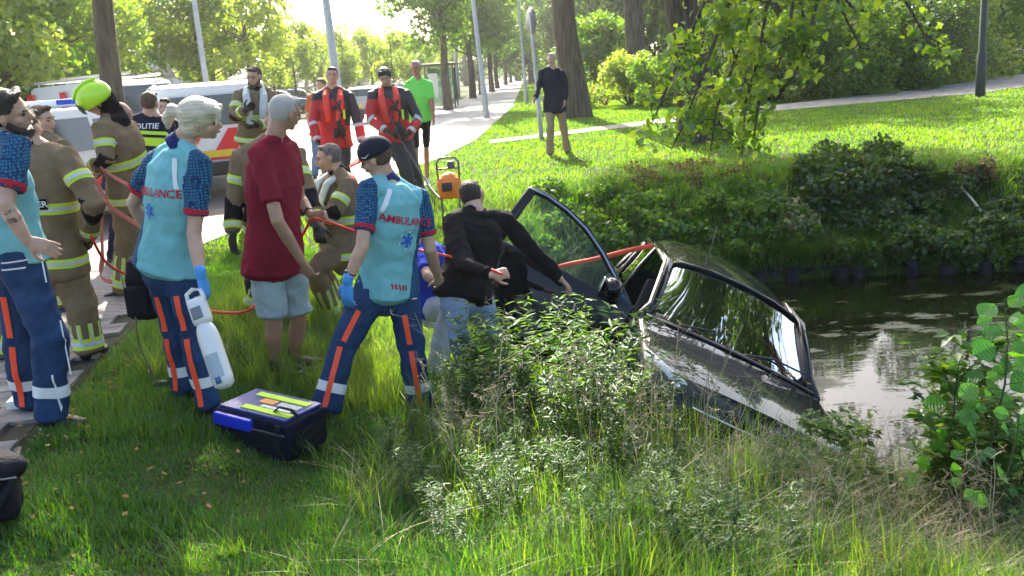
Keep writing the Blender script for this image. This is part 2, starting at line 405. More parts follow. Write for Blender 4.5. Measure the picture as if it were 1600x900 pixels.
ST = [  # x, then (y,z) for j0..8
 (1.16, [(0, .30), (.40, .30), (.50, .36), (.54, .48), (.52, .58), (.46, .62), (.32, .63), (.16, .635), (0, .64)]),
 (1.12, [(0, .24), (.55, .24), (.66, .32), (.70, .50), (.66, .64), (.60, .68), (.42, .70), (.2, .71), (0, .715)]),
 (1.00, [(0, .22), (.66, .22), (.76, .34), (.79, .56), (.76, .72), (.68, .76), (.48, .775), (.24, .785), (0, .79)]),
 (.70, [(0, .20), (.70, .20), (.82, .34), (.85, .60), (.82, .80), (.73, .845), (.52, .855), (.26, .875), (0, .88)]),
 (.33, [(0, .20), (.70, .20), (.82, .34), (.85, .62), (.82, .86), (.75, .905), (.55, .915), (.28, .935), (0, .945)]),
 (.0, [(0, .20), (.70, .20), (.80, .34), (.85, .62), (.82, .89), (.76, .945), (.70, .965), (.38, .985), (0, .995)]),
 (-.62, [(0, .20), (.70, .20), (.80, .34), (.85, .62), (.82, .91), (.76, .97), (.625, 1.35), (.45, 1.435), (0, 1.475)]),
 (-1.25, [(0, .20), (.70, .20), (.80, .34), (.85, .62), (.82, .92), (.77, .98), (.655, 1.44), (.50, 1.575), (0, 1.63)]),
 (-1.95, [(0, .20), (.70, .20), (.80, .34), (.85, .64), (.82, .94), (.76, .99), (.64, 1.43), (.48, 1.57), (0, 1.62)]),
 (-2.45, [(0, .20), (.70, .22), (.80, .34), (.84, .64), (.81, .95), (.74, 1.0), (.60, 1.35), (.43, 1.46), (0, 1.50)]),
 (-2.74, [(0, .26), (.66, .26), (.76, .36), (.79, .64), (.76, .92), (.68, .98), (.50, 1.0), (.3, 1.01), (0, 1.015)]),
 (-2.86, [(0, .30), (.56, .30), (.64, .38), (.68, .60), (.64, .80), (.58, .84), (.42, .86), (.2, .87), (0, .875)])]
XO = {(5, 7): .07, (5, 8): .11, (6, 7): .03, (6, 8): .06, (2, 8): .05, (2, 7): .03, (1, 8): .06, (1, 7): .04, (0, 8): .05, (0, 7): .03, (0, 0): .05}
car = empty('sunken_car', C2W(0, 0, 0), 'black car half sunk in the pond, tilted with its door open', 'car')
def cfin(bm, name, m, parent=car, sub=0, solid=0, smooth=True, crease=False):
    bm.transform(CARM) if hasattr(bm, 'transform') else None
    o = finish(bm, name, m, parent, smooth)
    if sub: s = o.modifiers.new('s', 'SUBSURF'); s.levels = sub; s.render_levels = sub
    if solid: s = o.modifiers.new('t', 'SOLIDIFY'); s.thickness = solid; s.offset = -1
    return o
def cgrid(sel, name, m, sub=2, solid=0, sides=(1, -1), parent=car):
    bm = bmesh.new(); vd = {}
    def vv(i, j, s):
        x = ST[i][0]+XO.get((i, j), 0); y, z = ST[i][1][j]
        key = (i, j, s if y else 1)
        if key not in vd: vd[key] = bm.verts.new((x, -y*s if y else 0, z))       # s=1 is the car's right
        return vd[key]
    for s in sides:
        for i in range(len(ST)-1):
            for j in range(8):
                if sel(i, j, s):
                    q = [vv(i, j, s), vv(i+1, j, s), vv(i+1, j+1, s), vv(i, j+1, s)]
                    bm.faces.new(q if s == 1 else q[::-1])
        if sel('front', 0, s):
            for a, b in ((0, 8), (1, 7), (2, 6)):
                q = [vv(0, a, s), vv(0, a+1, s), vv(0, b-1, s), vv(0, b, s)]; bm.faces.new(q if s == 1 else q[::-1])
            q = [vv(0, 3, s), vv(0, 4, s), vv(0, 5, s)]; bm.faces.new(q if s == 1 else q[::-1])
            for a, b in ((0, 8), (1, 7), (2, 6)):
                q = [vv(11, b, s), vv(11, b-1, s), vv(11, a+1, s), vv(11, a, s)]; bm.faces.new(q if s == 1 else q[::-1])
            q = [vv(11, 5, s), vv(11, 4, s), vv(11, 3, s)]; bm.faces.new(q if s == 1 else q[::-1])
    return cfin(bm, name, m, parent, sub, solid)
def is_glass(i, j): return (i == 5 and j >= 6) or (j == 5 and 5 <= i <= 9 and not i == 9) or (i == 9 and j >= 6)
def door_hole(i, j, s): return s == 1 and i in (5, 6) and 1 <= j <= 5
def hood(i, j): return i in (2, 3, 4) and j >= 5
cgrid(lambda i, j, s: (i == 'front') or (i != 'front' and not is_glass(i, j) and not door_hole(i, j, s) and not hood(i, j)), 'body', PAINT)
cgrid(lambda i, j, s: i != 'front' and hood(i, j), 'hood', PAINT)
cgrid(lambda i, j, s: i == 5 and j >= 6, 'windscreen', GLASS)
cgrid(lambda i, j, s: i == 9 and j >= 6, 'rear_window', GLASS)
for i in (7, 8):
    for sd in (1, -1): cgrid(lambda a, j, s, i=i: a == i and j == 5, 'side_window', GLASS, sides=(sd,))
cgrid(lambda a, j, s: a in (5, 6) and j == 5, 'side_window', GLASS, sides=(-1,))
def cpt(i, j, s): return Vector((ST[i][0]+XO.get((i, j), 0), -ST[i][1][j][0]*s, ST[i][1][j][1]))
for s in (1, -1):
    bm = bmesh.new(); tube(bm, [cpt(5, 5, s)+Vector((.04, 0, -.03)), lerp(cpt(5, 6, s), cpt(6, 6, s), .15)+Vector((0, 0, .0)), lerp(cpt(5, 6, s), cpt(6, 6, s), .55)+Vector((0, 0, .018)), cpt(6, 6, s)+Vector((.02, 0, .012)), cpt(7, 6, s)+Vector((0, 0, .01)), cpt(8, 6, s), cpt(9, 6, s), cpt(10, 6, s)], [(.040, .052), (.040, .048), (.040, .048), (.045, .052), (.030, .04), (.03, .04), (.04, .05), (.05, .05)], side=(1, 0, 0), n=12); cfin(bm, 'pillar', PAINT)
    for i, w in ((7, .05), (8, .05), (9, .09)):
        bm = bmesh.new(); tube(bm, [cpt(i, 5, s), lerp(cpt(i, 5, s), cpt(i, 6, s), .5)+Vector((0, -.01*s, 0)), cpt(i, 6, s)], [(w, .02)]*3, side=(1, 0, 0), n=10); cfin(bm, 'pillar', PAINT)
    bm = bmesh.new(); tube(bm, [cpt(5, 6, s)*1+Vector((-.05, .04*s, .01)), cpt(6, 6, s)+Vector((.0, .05*s, .02))], [(.016, .006)]*2, side=(0, 1, 0), n=8); cfin(bm, 'windscreen_trim', BLKP)
    # headlight
    bm = bmesh.new(); tube(bm, [Vector((1.04, -.44*s, .69)), Vector((1.01, -.58*s, .71)), Vector((.86, -.72*s, .76)), Vector((.72, -.77*s, .80))], [(.05, .03), (.07, .045), (.055, .05), (.02, .02)], side=(0, 0, 1), n=12); hl = cfin(bm, 'headlight', mat('headlight_lens', (.55, .58, .6), .08, spec=.8))
    bm = bmesh.new(); ell(bm, Vector((1.07, -.55*s, .70)), (.03, .04, .035)); cfin(bm, 'bulb', CHROME, hl)
# cowl, wipers, trims
bm = bmesh.new(); tube(bm, [Vector((.03, -.72, .955)), Vector((.085, -.40, .978)), Vector((.125, 0, .99)), Vector((.085, .40, .978)), Vector((.03, .72, .955))], [(.055, .014)]*5, side=(1, 0, 0), n=10); cfin(bm, 'cowl', BLKP)
for y0, y1 in ((-.45, .12), (.08, .62)):
    bm = bmesh.new(); tube(bm, [Vector((.08, y0, 1.0)), Vector((-.02, (y0+y1)/2, 1.062)), Vector((-.035, y1, 1.055))], [.010, .009, .006], n=6); tube(bm, [Vector((-.05, y0+.02, 1.062)), Vector((-.045, y1+.05, 1.060))], [.006, .005], n=6); cfin(bm, 'wiper', BLKR)
bm = bmesh.new(); tube(bm, [Vector((-.66, -.60, 1.37)), Vector((-.64, -.52, 1.415)), Vector((-.60, -.30, 1.452)), Vector((-.585, 0, 1.465)), Vector((-.60, .30, 1.452)), Vector((-.64, .52, 1.415)), Vector((-.66, .60, 1.37))], [(.060, .020)]*7, side=(1, 0, 0), n=12); cfin(bm, 'roof_front', PAINT)
bm = bmesh.new()
for k in range(4): tube(bm, [Vector((1.175-.03*(k == 0), -.34, .46+.045*k)), Vector((1.215-.01*k, 0, .465+.045*k)), Vector((1.175-.03*(k == 0), .34, .46+.045*k))], [(.006, .010)]*3, side=(1, 0, 0), n=6)
cfin(bm, 'grille', BLKP)
bm = bmesh.new(); tube(bm, [Vector((1.15, -.40, .635)), Vector((1.225, 0, .648)), Vector((1.15, .40, .635))], [(.012, .009)]*3, side=(1, 0, 0), n=8); cfin(bm, 'grille_trim', CHROME)
bm = bmesh.new(); tube(bm, [Vector((-.72, -.30, 1.49)), Vector((-.76, -.31, 1.55)), Vector((-.79, -.315, 1.62)), Vector((-.90, -.33, 1.82))], [.014, .006, .004, .003], n=8); cfin(bm, 'antenna', BLKR)
for s in (1, -1):
    bm = bmesh.new(); tube(bm, [Vector((1.02, -.765*s, .60)), Vector((.6, -.858*s, .60)), Vector((.02, -.862*s, .60))], [.008, .010, .008], n=6); cfin(bm, 'side_trim', BLKP)
# left mirror (the right one is on the open door)
def mirror(M, parent):
    bm = bmesh.new(); ell(bm, Vector((0, 0, 0)), (.075, .11, .075), None, 14); tube(bm, [Vector((.0, .08, -.05)), Vector((.02, .16, -.08))], [.03, .025], n=8); bm.transform(M); o = cfin(bm, 'mirror', PAINT, parent)
    bm = bmesh.new(); tube(bm, [Vector((-.072, -.085, 0)), Vector((-.076, 0, 0)), Vector((-.072, .085, 0))], [(.055, .004)]*3, side=(0, 0, 1), n=10); bm.transform(M); cfin(bm, 'mirror_glass', CHROME, o)
for (x, s) in ((.62, 1), (.62, -1), (-2.05, 1), (-2.05, -1)):
    bm = bmesh.new(); c = Vector((x, -.76*s, .29)); tube(bm, [c+Vector((0, -.10, 0)), c+Vector((0, -.06, 0)), c+Vector((0, .06, 0)), c+Vector((0, .10, 0))], [.25, .29, .29, .25], n=28, cap=0); w = cfin(bm, 'wheel', RUBR)
    bm = bmesh.new(); cc = c+Vector((0, -.105*s, 0)); tube(bm, [cc, cc+Vector((0, .02*s, 0))], [.19, .19], n=24, cap=0)
    for k in range(5):
        a = k*math.tau/5; tube(bm, [cc+Vector((0, -.01*s, 0)), cc+Vector((.17*math.cos(a), -.015*s, .17*math.sin(a)))], [.03, .02], n=6)
    cfin(bm, 'rim', ALLOY, w)
    bm = bmesh.new(); ring = [Vector((x+.33*math.cos(a), -.842*s, .29+.33*math.sin(a))) for a in np.linspace(-.3, math.pi+.3, 16)]; tube(bm, ring, [(.03, .012)]*16, side=(0, 1, 0), n=6); cfin(bm, 'wheel_arch', BLKP)
# interior
bm = bmesh.new(); tube(bm, [Vector((-.18, -.68, .88)), Vector((-.12, 0, .93)), Vector((-.18, .68, .88))], [(.20, .10)]*3, side=(1, 0, 0), n=14); box(bm, (-.3, 0, .6), (.3, 1.3, .4), bevel=.05); cfin(bm, 'dashboard', BLKP)
bm = bmesh.new(); box(bm, (-1.2, 0, .27), (2.6, 1.4, .04)); cfin(bm, 'cabin_floor', INTER)
for y in (-.36, .36):
    bm = bmesh.new(); box(bm, (-.95, y, .50), (.52, .48, .16), bevel=.05); box(bm, (-1.25, y, .84), (.13, .47, .62), rot=Matrix.Rotation(-.25, 3, 'Y'), bevel=.05); st = cfin(bm, 'seat', INTER)
    bm = bmesh.new(); box(bm, (-1.36, y, 1.24), (.09, .25, .17), rot=Matrix.Rotation(-.2, 3, 'Y'), bevel=.035); cfin(bm, 'headrest', INTER, st)
bm = bmesh.new(); box(bm, (-2.0, 0, .55), (.5, 1.25, .18), bevel=.05); box(bm, (-2.3, 0, .85), (.14, 1.25, .6), rot=Matrix.Rotation(-.25, 3, 'Y'), bevel=.05); cfin(bm, 'rear_bench', INTER)
bm = bmesh.new(); ring = [Vector((-.48+.05*math.sin(a), .36+.18*math.cos(a), .90+.17*math.sin(a))) for a in np.linspace(0, math.tau, 25)]; tube(bm, ring, [.014]*25, n=8, cap=0); tube(bm, [Vector((-.46, .2, .90)), Vector((-.46, .52, .90))], [.016]*2, n=6); tube(bm, [Vector((-.46, .36, .9)), Vector((-.28, .36, .82))], [.03]*2, n=8); cfin(bm, 'steering_wheel', BLKR)
bm = bmesh.new(); box(bm, (-.58, 0, 1.33), (.03, .22, .06), bevel=.01); cfin(bm, 'rear_view_mirror', BLKR)
# sill and jamb of the open door
bm = bmesh.new(); tube(bm, [Vector((0, -.76, .92)), Vector((-.02, -.80, .62)), Vector((-.04, -.77, .28))], [(.05, .03)]*3, side=(1, 0, 0), n=10); tube(bm, [Vector((-1.25, -.77, .97)), Vector((-1.25, -.81, .62)), Vector((-1.22, -.77, .28))], [(.05, .03)]*3, side=(1, 0, 0), n=10); tube(bm, [Vector((0, -.76, .26)), Vector((-1.25, -.76, .26))], [.045, .045], n=10); cfin(bm, 'door_jamb', PAINT)
# open door: built shut along -x from the hinge, then swung out
HX, HY = -.03, -.83
DM = Matrix.Translation((HX, HY, 0)) @ Matrix.Rotation(R(76), 4, 'Z')
# door local: u along -x (0..1.22), outer side = -y
bm = bmesh.new(); us = [0, .12, .4, .8, 1.12, 1.22]; zs = [.27, .40, .62, .86, .95]; yo = [.03, -.005, -.02, .0, .03]
G_ = [[bm.verts.new((-u, y+(.02 if u in (0, 1.22) else 0), z)) for z, y in zip(zs, yo)] for u in us]
for a, b in zip(G_, G_[1:]):
    for k in range(4): bm.faces.new((a[k], b[k], b[k+1], a[k+1]))
bmesh.ops.recalc_face_normals(bm, faces=bm.faces[:])
bm.transform(DM); dr = cfin(bm, 'door', PAINT, sub=2); s = dr.modifiers.new('t', 'SOLIDIFY'); s.thickness = .07; s.offset = 1
bm = bmesh.new(); box(bm, (-.6, .085, .6), (1.08, .02, .5), bevel=.01); box(bm, (-.62, .11, .72), (.6, .06, .06), bevel=.02); box(bm, (-.5, .105, .42), (.7, .05, .12), bevel=.02); bm.transform(DM); cfin(bm, 'door_lining', BLKP, dr)
FR = [(.02, .93), (.16, 1.04), (.42, 1.225), (.62, 1.335), (.82, 1.40), (1.02, 1.435), (1.18, 1.43)]; FRB = [(1.18, 1.43), (1.215, 1.2), (1.235, .93)]
fy = lambda z: .04+(z-.93)*.20
bm = bmesh.new(); tube(bm, [Vector((-u, fy(z), z)) for u, z in FR], [(.020, .028)]*7, side=(0, 1, 0), n=10); tube(bm, [Vector((-u+.012, fy(z), z)) for u, z in FRB], [(.018, .042)]*3, side=(0, 1, 0), n=10); tube(bm, [Vector((-.0, .05, .945)), Vector((-1.22, .05, .945))], [(.03, .02)]*2, side=(0, 1, 0), n=8); tube(bm, [Vector((-.25, .045, .95)), Vector((-.27, fy(1.12), 1.11))], [(.020, .022)]*2, n=8)
bm.transform(DM); cfin(bm, 'window_frame', PAINT, dr)
bm = bmesh.new(); tube(bm, [Vector((-u, fy(z)-.022, z+.006)) for u, z in FR[1:]], [(.006, .010)]*6, side=(0, 1, 0), n=6); bm.transform(DM); cfin(bm, 'frame_trim', mat('frame_edge', (.25, .3, .36), .25, metal=.6), dr)
bm = bmesh.new(); top = [Vector((-u, fy(z)+.0, z)) for u, z in FR]; bot = [Vector((-u, .05, .945)) for u, z in FR]
vt = [bm.verts.new(p) for p in top]; vb = [bm.verts.new(p) for p in bot]
for k in range(6): bm.faces.new((vb[k], vb[k+1], vt[k+1], vt[k]))
bm.transform(DM); cfin(bm, 'door_glass', glassmat('door_glass', (.80, .88, .88)), dr)
bm = bmesh.new(); vs = [bm.verts.new(p) for p in ((-.03, .03, .95), (-.22, .04, .95), (-.22, .05, 1.07), (-.05, .03, .97))]; f = bm.faces.new(vs); bm.transform(DM); o = cfin(bm, 'mirror_base', mat('mirror_base_blue', (.05, .10, .2), .3), dr, solid=.02)
mirror(DM @ Matrix.Translation((-.20, -.20, 1.03)) @ Matrix.Rotation(R(10), 4, 'Z') @ Matrix.Scale(1.2, 4), dr)
bm = bmesh.new(); tube(bm, [Vector((-1.02, -.035, .80)), Vector((-1.08, -.055, .80)), Vector((-1.16, -.035, .80))], [.012]*3, n=8); bm.transform(DM); cfin(bm, 'door_handle', BLKP, dr)
# leaves lying in the cowl
bm = bmesh.new(); rr = random.Random(3)
for k in range(60):
    y = rr.uniform(-.6, .7); q = Vector((.10-.12*y*y+rr.uniform(-.06, .05), y, 1.004+rr.uniform(0, .012))); a = rr.uniform(0, 6.3); d1 = Vector((math.cos(a), math.sin(a), rr.uniform(-.3, .3)))*rr.uniform(.012, .026); d2 = Vector((-d1.y, d1.x, .01))*.6
    bm.faces.new([bm.verts.new(q+v) for v in (d1, d2, -d1, -d2)])
cfin(bm, 'fallen_leaves', mat('dead_leaf', (.20, .13, .05), .9, var=.5), smooth=False)['kind'] = 'stuff'
# occupant behind the windscreen
if 'nop' not in QUICK:
    pass
# ------------------------------------------------------------------ emergency vehicles and street furniture
VW = mat('white_vehicle_paint', (.72, .73, .74), .3, coat=.6); VR = mat('red_vehicle_paint', (.65, .02, .02), .3, coat=.5); VG = mat('vehicle_glass', (.02, .03, .035), .06, spec=.9)
GREYV = mat('grey_vehicle', (.35, .36, .38), .35, coat=.5); BLUEV = mat('blue_vehicle', (.08, .16, .35), .35, coat=.5)
def extr(bm, prof, y0, y1, taper=0.0, tz0=1.0, bevel=.04):
    """side profile (x,z) extruded across y; taper narrows above z=tz0"""
    n = len(prof); A = []; B = []
    zt = max(p[1] for p in prof)
    for x, z in prof:
        k = taper*max(0, (z-tz0)/(zt-tz0)); A.append(bm.verts.new((x, y0+k, z))); B.append(bm.verts.new((x, y1-k, z)))
    f1 = bm.faces.new(A); f2 = bm.faces.new(B[::-1]); fs = [f1, f2]
    for i in range(n): fs.append(bm.faces.new((A[i], B[i], B[(i+1) % n], A[(i+1) % n])))
    bmesh.ops.recalc_face_normals(bm, faces=fs)
    if bevel: bmesh.ops.bevel(bm, geom=list({e for f in fs for e in f.edges}), offset=bevel, segments=3, affect='EDGES', profile=.6, clamp_overlap=True)
def vehicle(name, label, loc, yaw, L, Wd, H, kind, paint, deco=None, lightbar=False, cat='van', rack=False):
    """built in local coords: x forward, front at +L/2; moved into place at the end"""
    root = empty(name, (0, 0, 0), label, cat); h = L/2; w = Wd/2; belt = H*.56
    if kind == 'van': prof = [(-h, .35), (-h, H*.62), (-h+.06, H*.97), (-h+.25, H), (h*.42, H), (h*.56, H*.95), (h*.80, belt), (h*.97, belt*.82), (h, .7), (h, .35)]
    else: prof = [(-h, .4), (-h, H*.62), (-h+.12, H*.72), (-h+.45, H*.96), (-h+.8, H), (h*.05, H), (h*.2, H*.95), (h*.45, H*.66), (h*.9, H*.56), (h, H*.45), (h, .35)]
    bm = bmesh.new(); extr(bm, prof, -w, w, .12 if kind == 'van' else .17, belt); body = finish(bm, 'body', paint, root, smooth=False)
    # windows as inset panes 4 mm proud following the taper
    zt = H; tp = .12 if kind == 'van' else .17
    def sidequad(x0, x1, z0, z1, m, nm, s, sl0=0, sl1=0, off=.006, th=.012):
        bm = bmesh.new(); P_ = []
        for x, z in ((x0+sl0, z0), (x1+sl1, z0), (x1, z1), (x0, z1)):
            k = tp*max(0, (z-belt)/(zt-belt)); P_.append(((x), s*(w-k+off), z))
        a = [bm.verts.new(p) for p in P_]; b = [bm.verts.new((p[0], p[1]-s*th*2, p[2])) for p in P_]
        bm.faces.new(a); bm.faces.new(b[::-1])
        for i in range(4): bm.faces.new((a[i], b[i], b[(i+1) % 4], a[(i+1) % 4]))
        bmesh.ops.recalc_face_normals(bm, faces=bm.faces[:])
        return finish(bm, nm, m, root, False)
    for s in (-1, 1):
        if kind == 'van':
            sidequad(h*.20, h*.52, belt+.05, H*.88, VG, 'side_window', s, 0, .2)
            if deco != 'closed': sidequad(-h*.40, h*.12, belt+.05, H*.88, VG, 'side_window', s); sidequad(-h*.90, -h*.48, belt+.05, H*.88, VG, 'side_window', s)
        else:
            sidequad(-h*.02, h*.30, H*.66, H*.90, VG, 'side_window', s, 0, .18); sidequad(-h*.42, -h*.06, H*.66, H*.92, VG, 'side_window', s); sidequad(-h*.80, -h*.46, H*.68, H*.90, VG, 'side_window', s, -.1, 0)
        for xd in (.1, -.45 if kind != 'van' else -.42):
            sidequad(h*xd-.012, h*xd+.012, .42, belt+.02, BLKP, 'door_gap', s, off=.004)
            sidequad(h*xd+.06, h*xd+.24, belt-.13, belt-.09, BLKP, 'door_handle', s, off=.02)
        sidequad(-h+.1, h-.1, .34, .46, BLKP, 'sill', s, off=.008)
        if deco == 'diag':
            for a, m in ((-.95, VR), (-.55, BLUEV), (-.1, VR)): sidequad(h*a, h*a+.42, .47, belt+.25 if a < -.5 else belt, m, 'stripe', s, -.55, -.55, off=.007)
        if deco in ('red', 'closed'):
            sidequad(-h+.04, h-.3, .62, .88, VR, 'stripe', s, off=.007)
        for x in (-h*.62, h*.62):
            bm = bmesh.new(); c = Vector((x, s*(w-.10), .34)); tube(bm, [c-Vector((0, .11, 0)), c-Vector((0, .08, 0)), c+Vector((0, .08, 0)), c+Vector((0, .11, 0))], [.30, .34, .34, .30], n=24, cap=0); wl = finish(bm, 'wheel', RUBR, root, True)
            bm = bmesh.new(); c2 = c+Vector((0, s*.115, 0)); tube(bm, [c2-Vector((0, .01, 0)), c2+Vector((0, .01, 0))], [.2, .2], n=18, cap=0); tube(bm, [c2, c2+Vector((0, s*.02, 0))], [.06, .05], n=10, cap=0); finish(bm, 'rim', ALLOY, wl, False)
        bm = bmesh.new(); box(bm, (-h-.005, s*(w-.13), H*.50), (.05, .16, H*.30 if kind == 'van' else .2), bevel=.015); finish(bm, 'tail_light', mat('tail_light', (.6, .02, .015), .2), root, False)
        bm = bmesh.new(); box(bm, (h-.02, s*(w-.25), .78), (.08, .34, .16), bevel=.03); finish(bm, 'headlight', mat('headlight_lens', (.55, .58, .6), .1), root, False)
        bm = bmesh.new(); box(bm, (h*.52, s*(w+.10), belt+.12), (.10, .18, .2), bevel=.03); finish(bm, 'mirror', BLKP, root, False)
    bm = bmesh.new(); box(bm, (-h+.005, 0, H*.76), (.04, Wd*.72, H*.26), rot=Matrix.Rotation(.06 if kind == 'van' else .35, 3, 'Y'), bevel=.01)
    if kind != 'van': bm.transform(Matrix.Translation((.2, 0, .06)))
    finish(bm, 'rear_window', VG, root, False)
    bm = bmesh.new()
    if kind == 'van': box(bm, (h*.69, 0, H*.75), (.03, Wd*.78, H*.44), rot=Matrix.Rotation(-math.atan2(h*.24, H*.39), 3, 'Y'), bevel=.01)
    else: box(bm, (h*.335, 0, H*.81), (.03, Wd*.72, .58), rot=Matrix.Rotation(-math.atan2(h*.25, H*.29), 3, 'Y'), bevel=.01)
    finish(bm, 'windscreen', VG, root, False)
    for bx, bw in ((-h-.04, .16), (h+.03, .14)): bm = bmesh.new(); box(bm, (bx, 0, .48), (bw, Wd*.98, .22), bevel=.04); finish(bm, 'bumper', BLKP, root, False)
    if deco == 'diag':
        for q0 in (-.75, -.05, .5):
            bm = bmesh.new(); f = bm.faces.new([bm.verts.new((-h-.02, -(q0-.1), .62)), bm.verts.new((-h-.02, -(q0+.25), .62)), bm.verts.new((-h-.02, -min(w-.1, q0+.60), H*.60)), bm.verts.new((-h-.02, -min(w-.12, q0+.25), H*.60))]); r_ = bmesh.ops.extrude_face_region(bm, geom=[f])
            for v_ in r_['geom']:
                if isinstance(v_, bmesh.types.BMVert): v_.co.x += .03
            finish(bm, 'stripe', VR, root, False)
    bm = bmesh.new(); box(bm, (-h-.02, 0, .72), (.04, .5, .11)); finish(bm, 'number_plate', mat('plate_yellow', (.75, .55, .03), .5), root, False)
    if lightbar:
        bm = bmesh.new(); box(bm, (.1, 0, H+.07), (.30, Wd*.72, .10), bevel=.03); finish(bm, 'light_bar', VW, root, False)
        for s in (-1, 1): bm = bmesh.new(); box(bm, (.1, s*Wd*.24, H+.08), (.32, .3, .07), bevel=.02); finish(bm, 'blue_lamp', mat('blue_lamp', (.02, .08, .5), .1), root, False)
    if rack:
        bm = bmesh.new()
        for s in (-1, 1): tube(bm, [Vector((-h+.15, s*(w-.22), H+.10)), Vector((h*.45, s*(w-.22), H+.10))], [.035, .035], n=8)
        for k in range(5): x = -h+.35+k*(L*.62)/4; tube(bm, [Vector((x, -(w-.2), H+.09)), Vector((x, w-.2, H+.09))], [.02, .02], n=6); [tube(bm, [Vector((x, s*(w-.22), H-.02)), Vector((x, s*(w-.22), H+.1))], [.018]*2, n=6) for s in (-1, 1)]
        finish(bm, 'roof_rack', mat('rack_alu', (.6, .6, .6), .35, metal=.7), root, False)
        bm = bmesh.new()
        for s in (-.14, .14): box(bm, (-.2, s-.25, H+.17), (L*.6, .05, .06))
        for k in range(9): box(bm, (-.2-L*.28+k*L*.07, -.25, H+.17), (.03, .28, .03))
        finish(bm, 'ladder', mat('rack_alu', (.6, .6, .6), .35), root, False)
    root.rotation_euler = (0, 0, yaw); root.location = loc
    return root
def onroad(px, y): p = P(px, 200, y); return Vector((p.x, p.y, .03))
vehicle('fire_service_van', 'white and red fire service van with ladders on its roof, farthest left', onroad(182, 24), R(-40), 5.2, 2.0, 2.15, 'van', VW, 'closed', cat='van', rack=True)
fv = [o for o in COL.objects if o.name.startswith('fire_service_van')][0]
for x in (-2.4, -.55, .25): 
    bm = bmesh.new()
    for s in (-1, 1): box(bm, (x, s*.985, 1.25), (.34 if x < -1 else .22, .07, 1.45), bevel=.02)
    o = finish(bm, 'red_panel', VR, None, False); o.parent = fv
vehicle('police_car', 'low white estate car with light bar behind the firefighters', onroad(70, 12.4), R(76), 4.4, 1.85, 1.62, 'car', VW, 'diag', True, 'car')
vehicle('ambulance_car', 'white van with red diagonal stripe behind the blonde paramedic', onroad(318, 17.0), R(112), 4.9, 1.95, 1.85, 'van', VW, 'diag', False, 'van', rack=False)
bm = bmesh.new(); ac = [o for o in COL.objects if o.name.startswith('ambulance_car')][0]
for s in (-1, 1): tube(bm, [Vector((-2.2, s*.72, 1.93)), Vector((1.3, s*.72, 1.93))], [.03, .03], n=8)
o = finish(bm, 'roof_rail', mat('rack_alu', (.6, .6, .6), .35), None); o.parent = ac
vehicle('parked_car', 'small pale blue car parked between the two divers in the distance', onroad(612, 40), R(58), 4.1, 1.7, 1.5, 'car', GREYV, None, False, 'car')
for px, dd, c, lab in ((440, 62, BLUEV, 'distant blue car under the young trees, left one'), (470, 66, BLUEV, 'distant blue car under the young trees, right one'), (415, 64, GREYV, 'distant grey car under the young trees')):
    vehicle('distant_car', lab, onroad(px, dd), R(5), 4.3, 1.8, 1.55, 'car', c, None, False, 'car')

GALV = mat('galvanised_steel', (.42, .44, .46), .5, metal=.4, var=.1); DKP = mat('dark_green_pole', (.02, .035, .03), .5)
def lamp(label, px, py, y, lean_px, H=7, r=.08, arm=(-1, 0), m=GALV, head=True):
    b = foot(px, y) if py is None else P(px, py, y); b.z = tz(b.x, b.y)
    t = P(*lean_px, y); dv = (t-b); dv = dv/dv.z; top = b+dv*H
    root = empty('street_lamp', b, label, 'street lamp')
    bm = bmesh.new(); tube(bm, [b, b+dv*1.2, b+dv*1.25, top], [r*1.35, r*1.3, r, r*.65], n=12); finish(bm, 'pole', m, root)
    if head:
        a = Vector((arm[0], arm[1], 0)).normalized(); bm = bmesh.new(); tube(bm, [top, top+a*.5+Vector((0, 0, .12))], [r*.5, r*.45], n=8); finish(bm, 'arm', m, root)
        bm = bmesh.new(); tube(bm, [top+a*.45+Vector((0, 0, .12)), top+a*.8+Vector((0, 0, .14)), top+a*1.15+Vector((0, 0, .12))], [(.10, .05), (.15, .07), (.08, .04)], side=(-a.y, a.x, 0), n=12); finish(bm, 'lamp_head', m, root)
    return root
lamp('tall grey lamp post behind the white van, leftmost', 322, 130, 28, (303, 0), 8, .09)
lamp('thick grey lamp post rising behind the bare headed diver', 528, 130, 24, (509, 0), 8, .115)
lamp('slim grey lamp post at the edge of the cycle path, right of the jogger', 760, 178, 36, (739, 0), 8, .09)
lamp('lamp post with its lamp head in view beside the round sign', 822, 148, 46, (811, 14), 5.4, .07)
lamp('dark green lamp post standing on the sunny lawn at the right', 1531, 155, 26, (1541, -60), 6, .10, m=DKP)
lamp('distant lamp post above the avenue verge', 716, 140, 70, (711, 60), 8, .10)
# round sign seen edge on
b = P(846, 214, 22.5); b.z = tz(b.x, b.y); t = P(829, 30, 22.5); dv = (t-b)/(t-b).z
rt = empty('traffic_sign', b, 'round traffic sign on a grey pole seen nearly edge on by the lawn', 'sign')
bm = bmesh.new(); tube(bm, [b, b+dv*3.05], [.038, .038], n=10); finish(bm, 'pole', GALV, rt)
bm = bmesh.new(); tube(bm, [b, b+dv*1.1], [.06, .06], n=10); finish(bm, 'pole_sleeve', GALV, rt)
bm = bmesh.new(); c = b+dv*2.85; dr_ = Vector((.95, .32, 0)).normalized(); tube(bm, [c-dr_*.012, c+dr_*.012], [.32, .32], side=(0, 0, 1), n=28, cap=0); finish(bm, 'sign_plate', mat('sign_back', (.10, .11, .12), .5), rt)
bm = bmesh.new(); tube(bm, [c+dr_*.014, c+dr_*.020], [.29, .29], side=(0, 0, 1), n=28, cap=0); finish(bm, 'sign_face', mat('sign_blue', (.01, .06, .4), .4), rt)
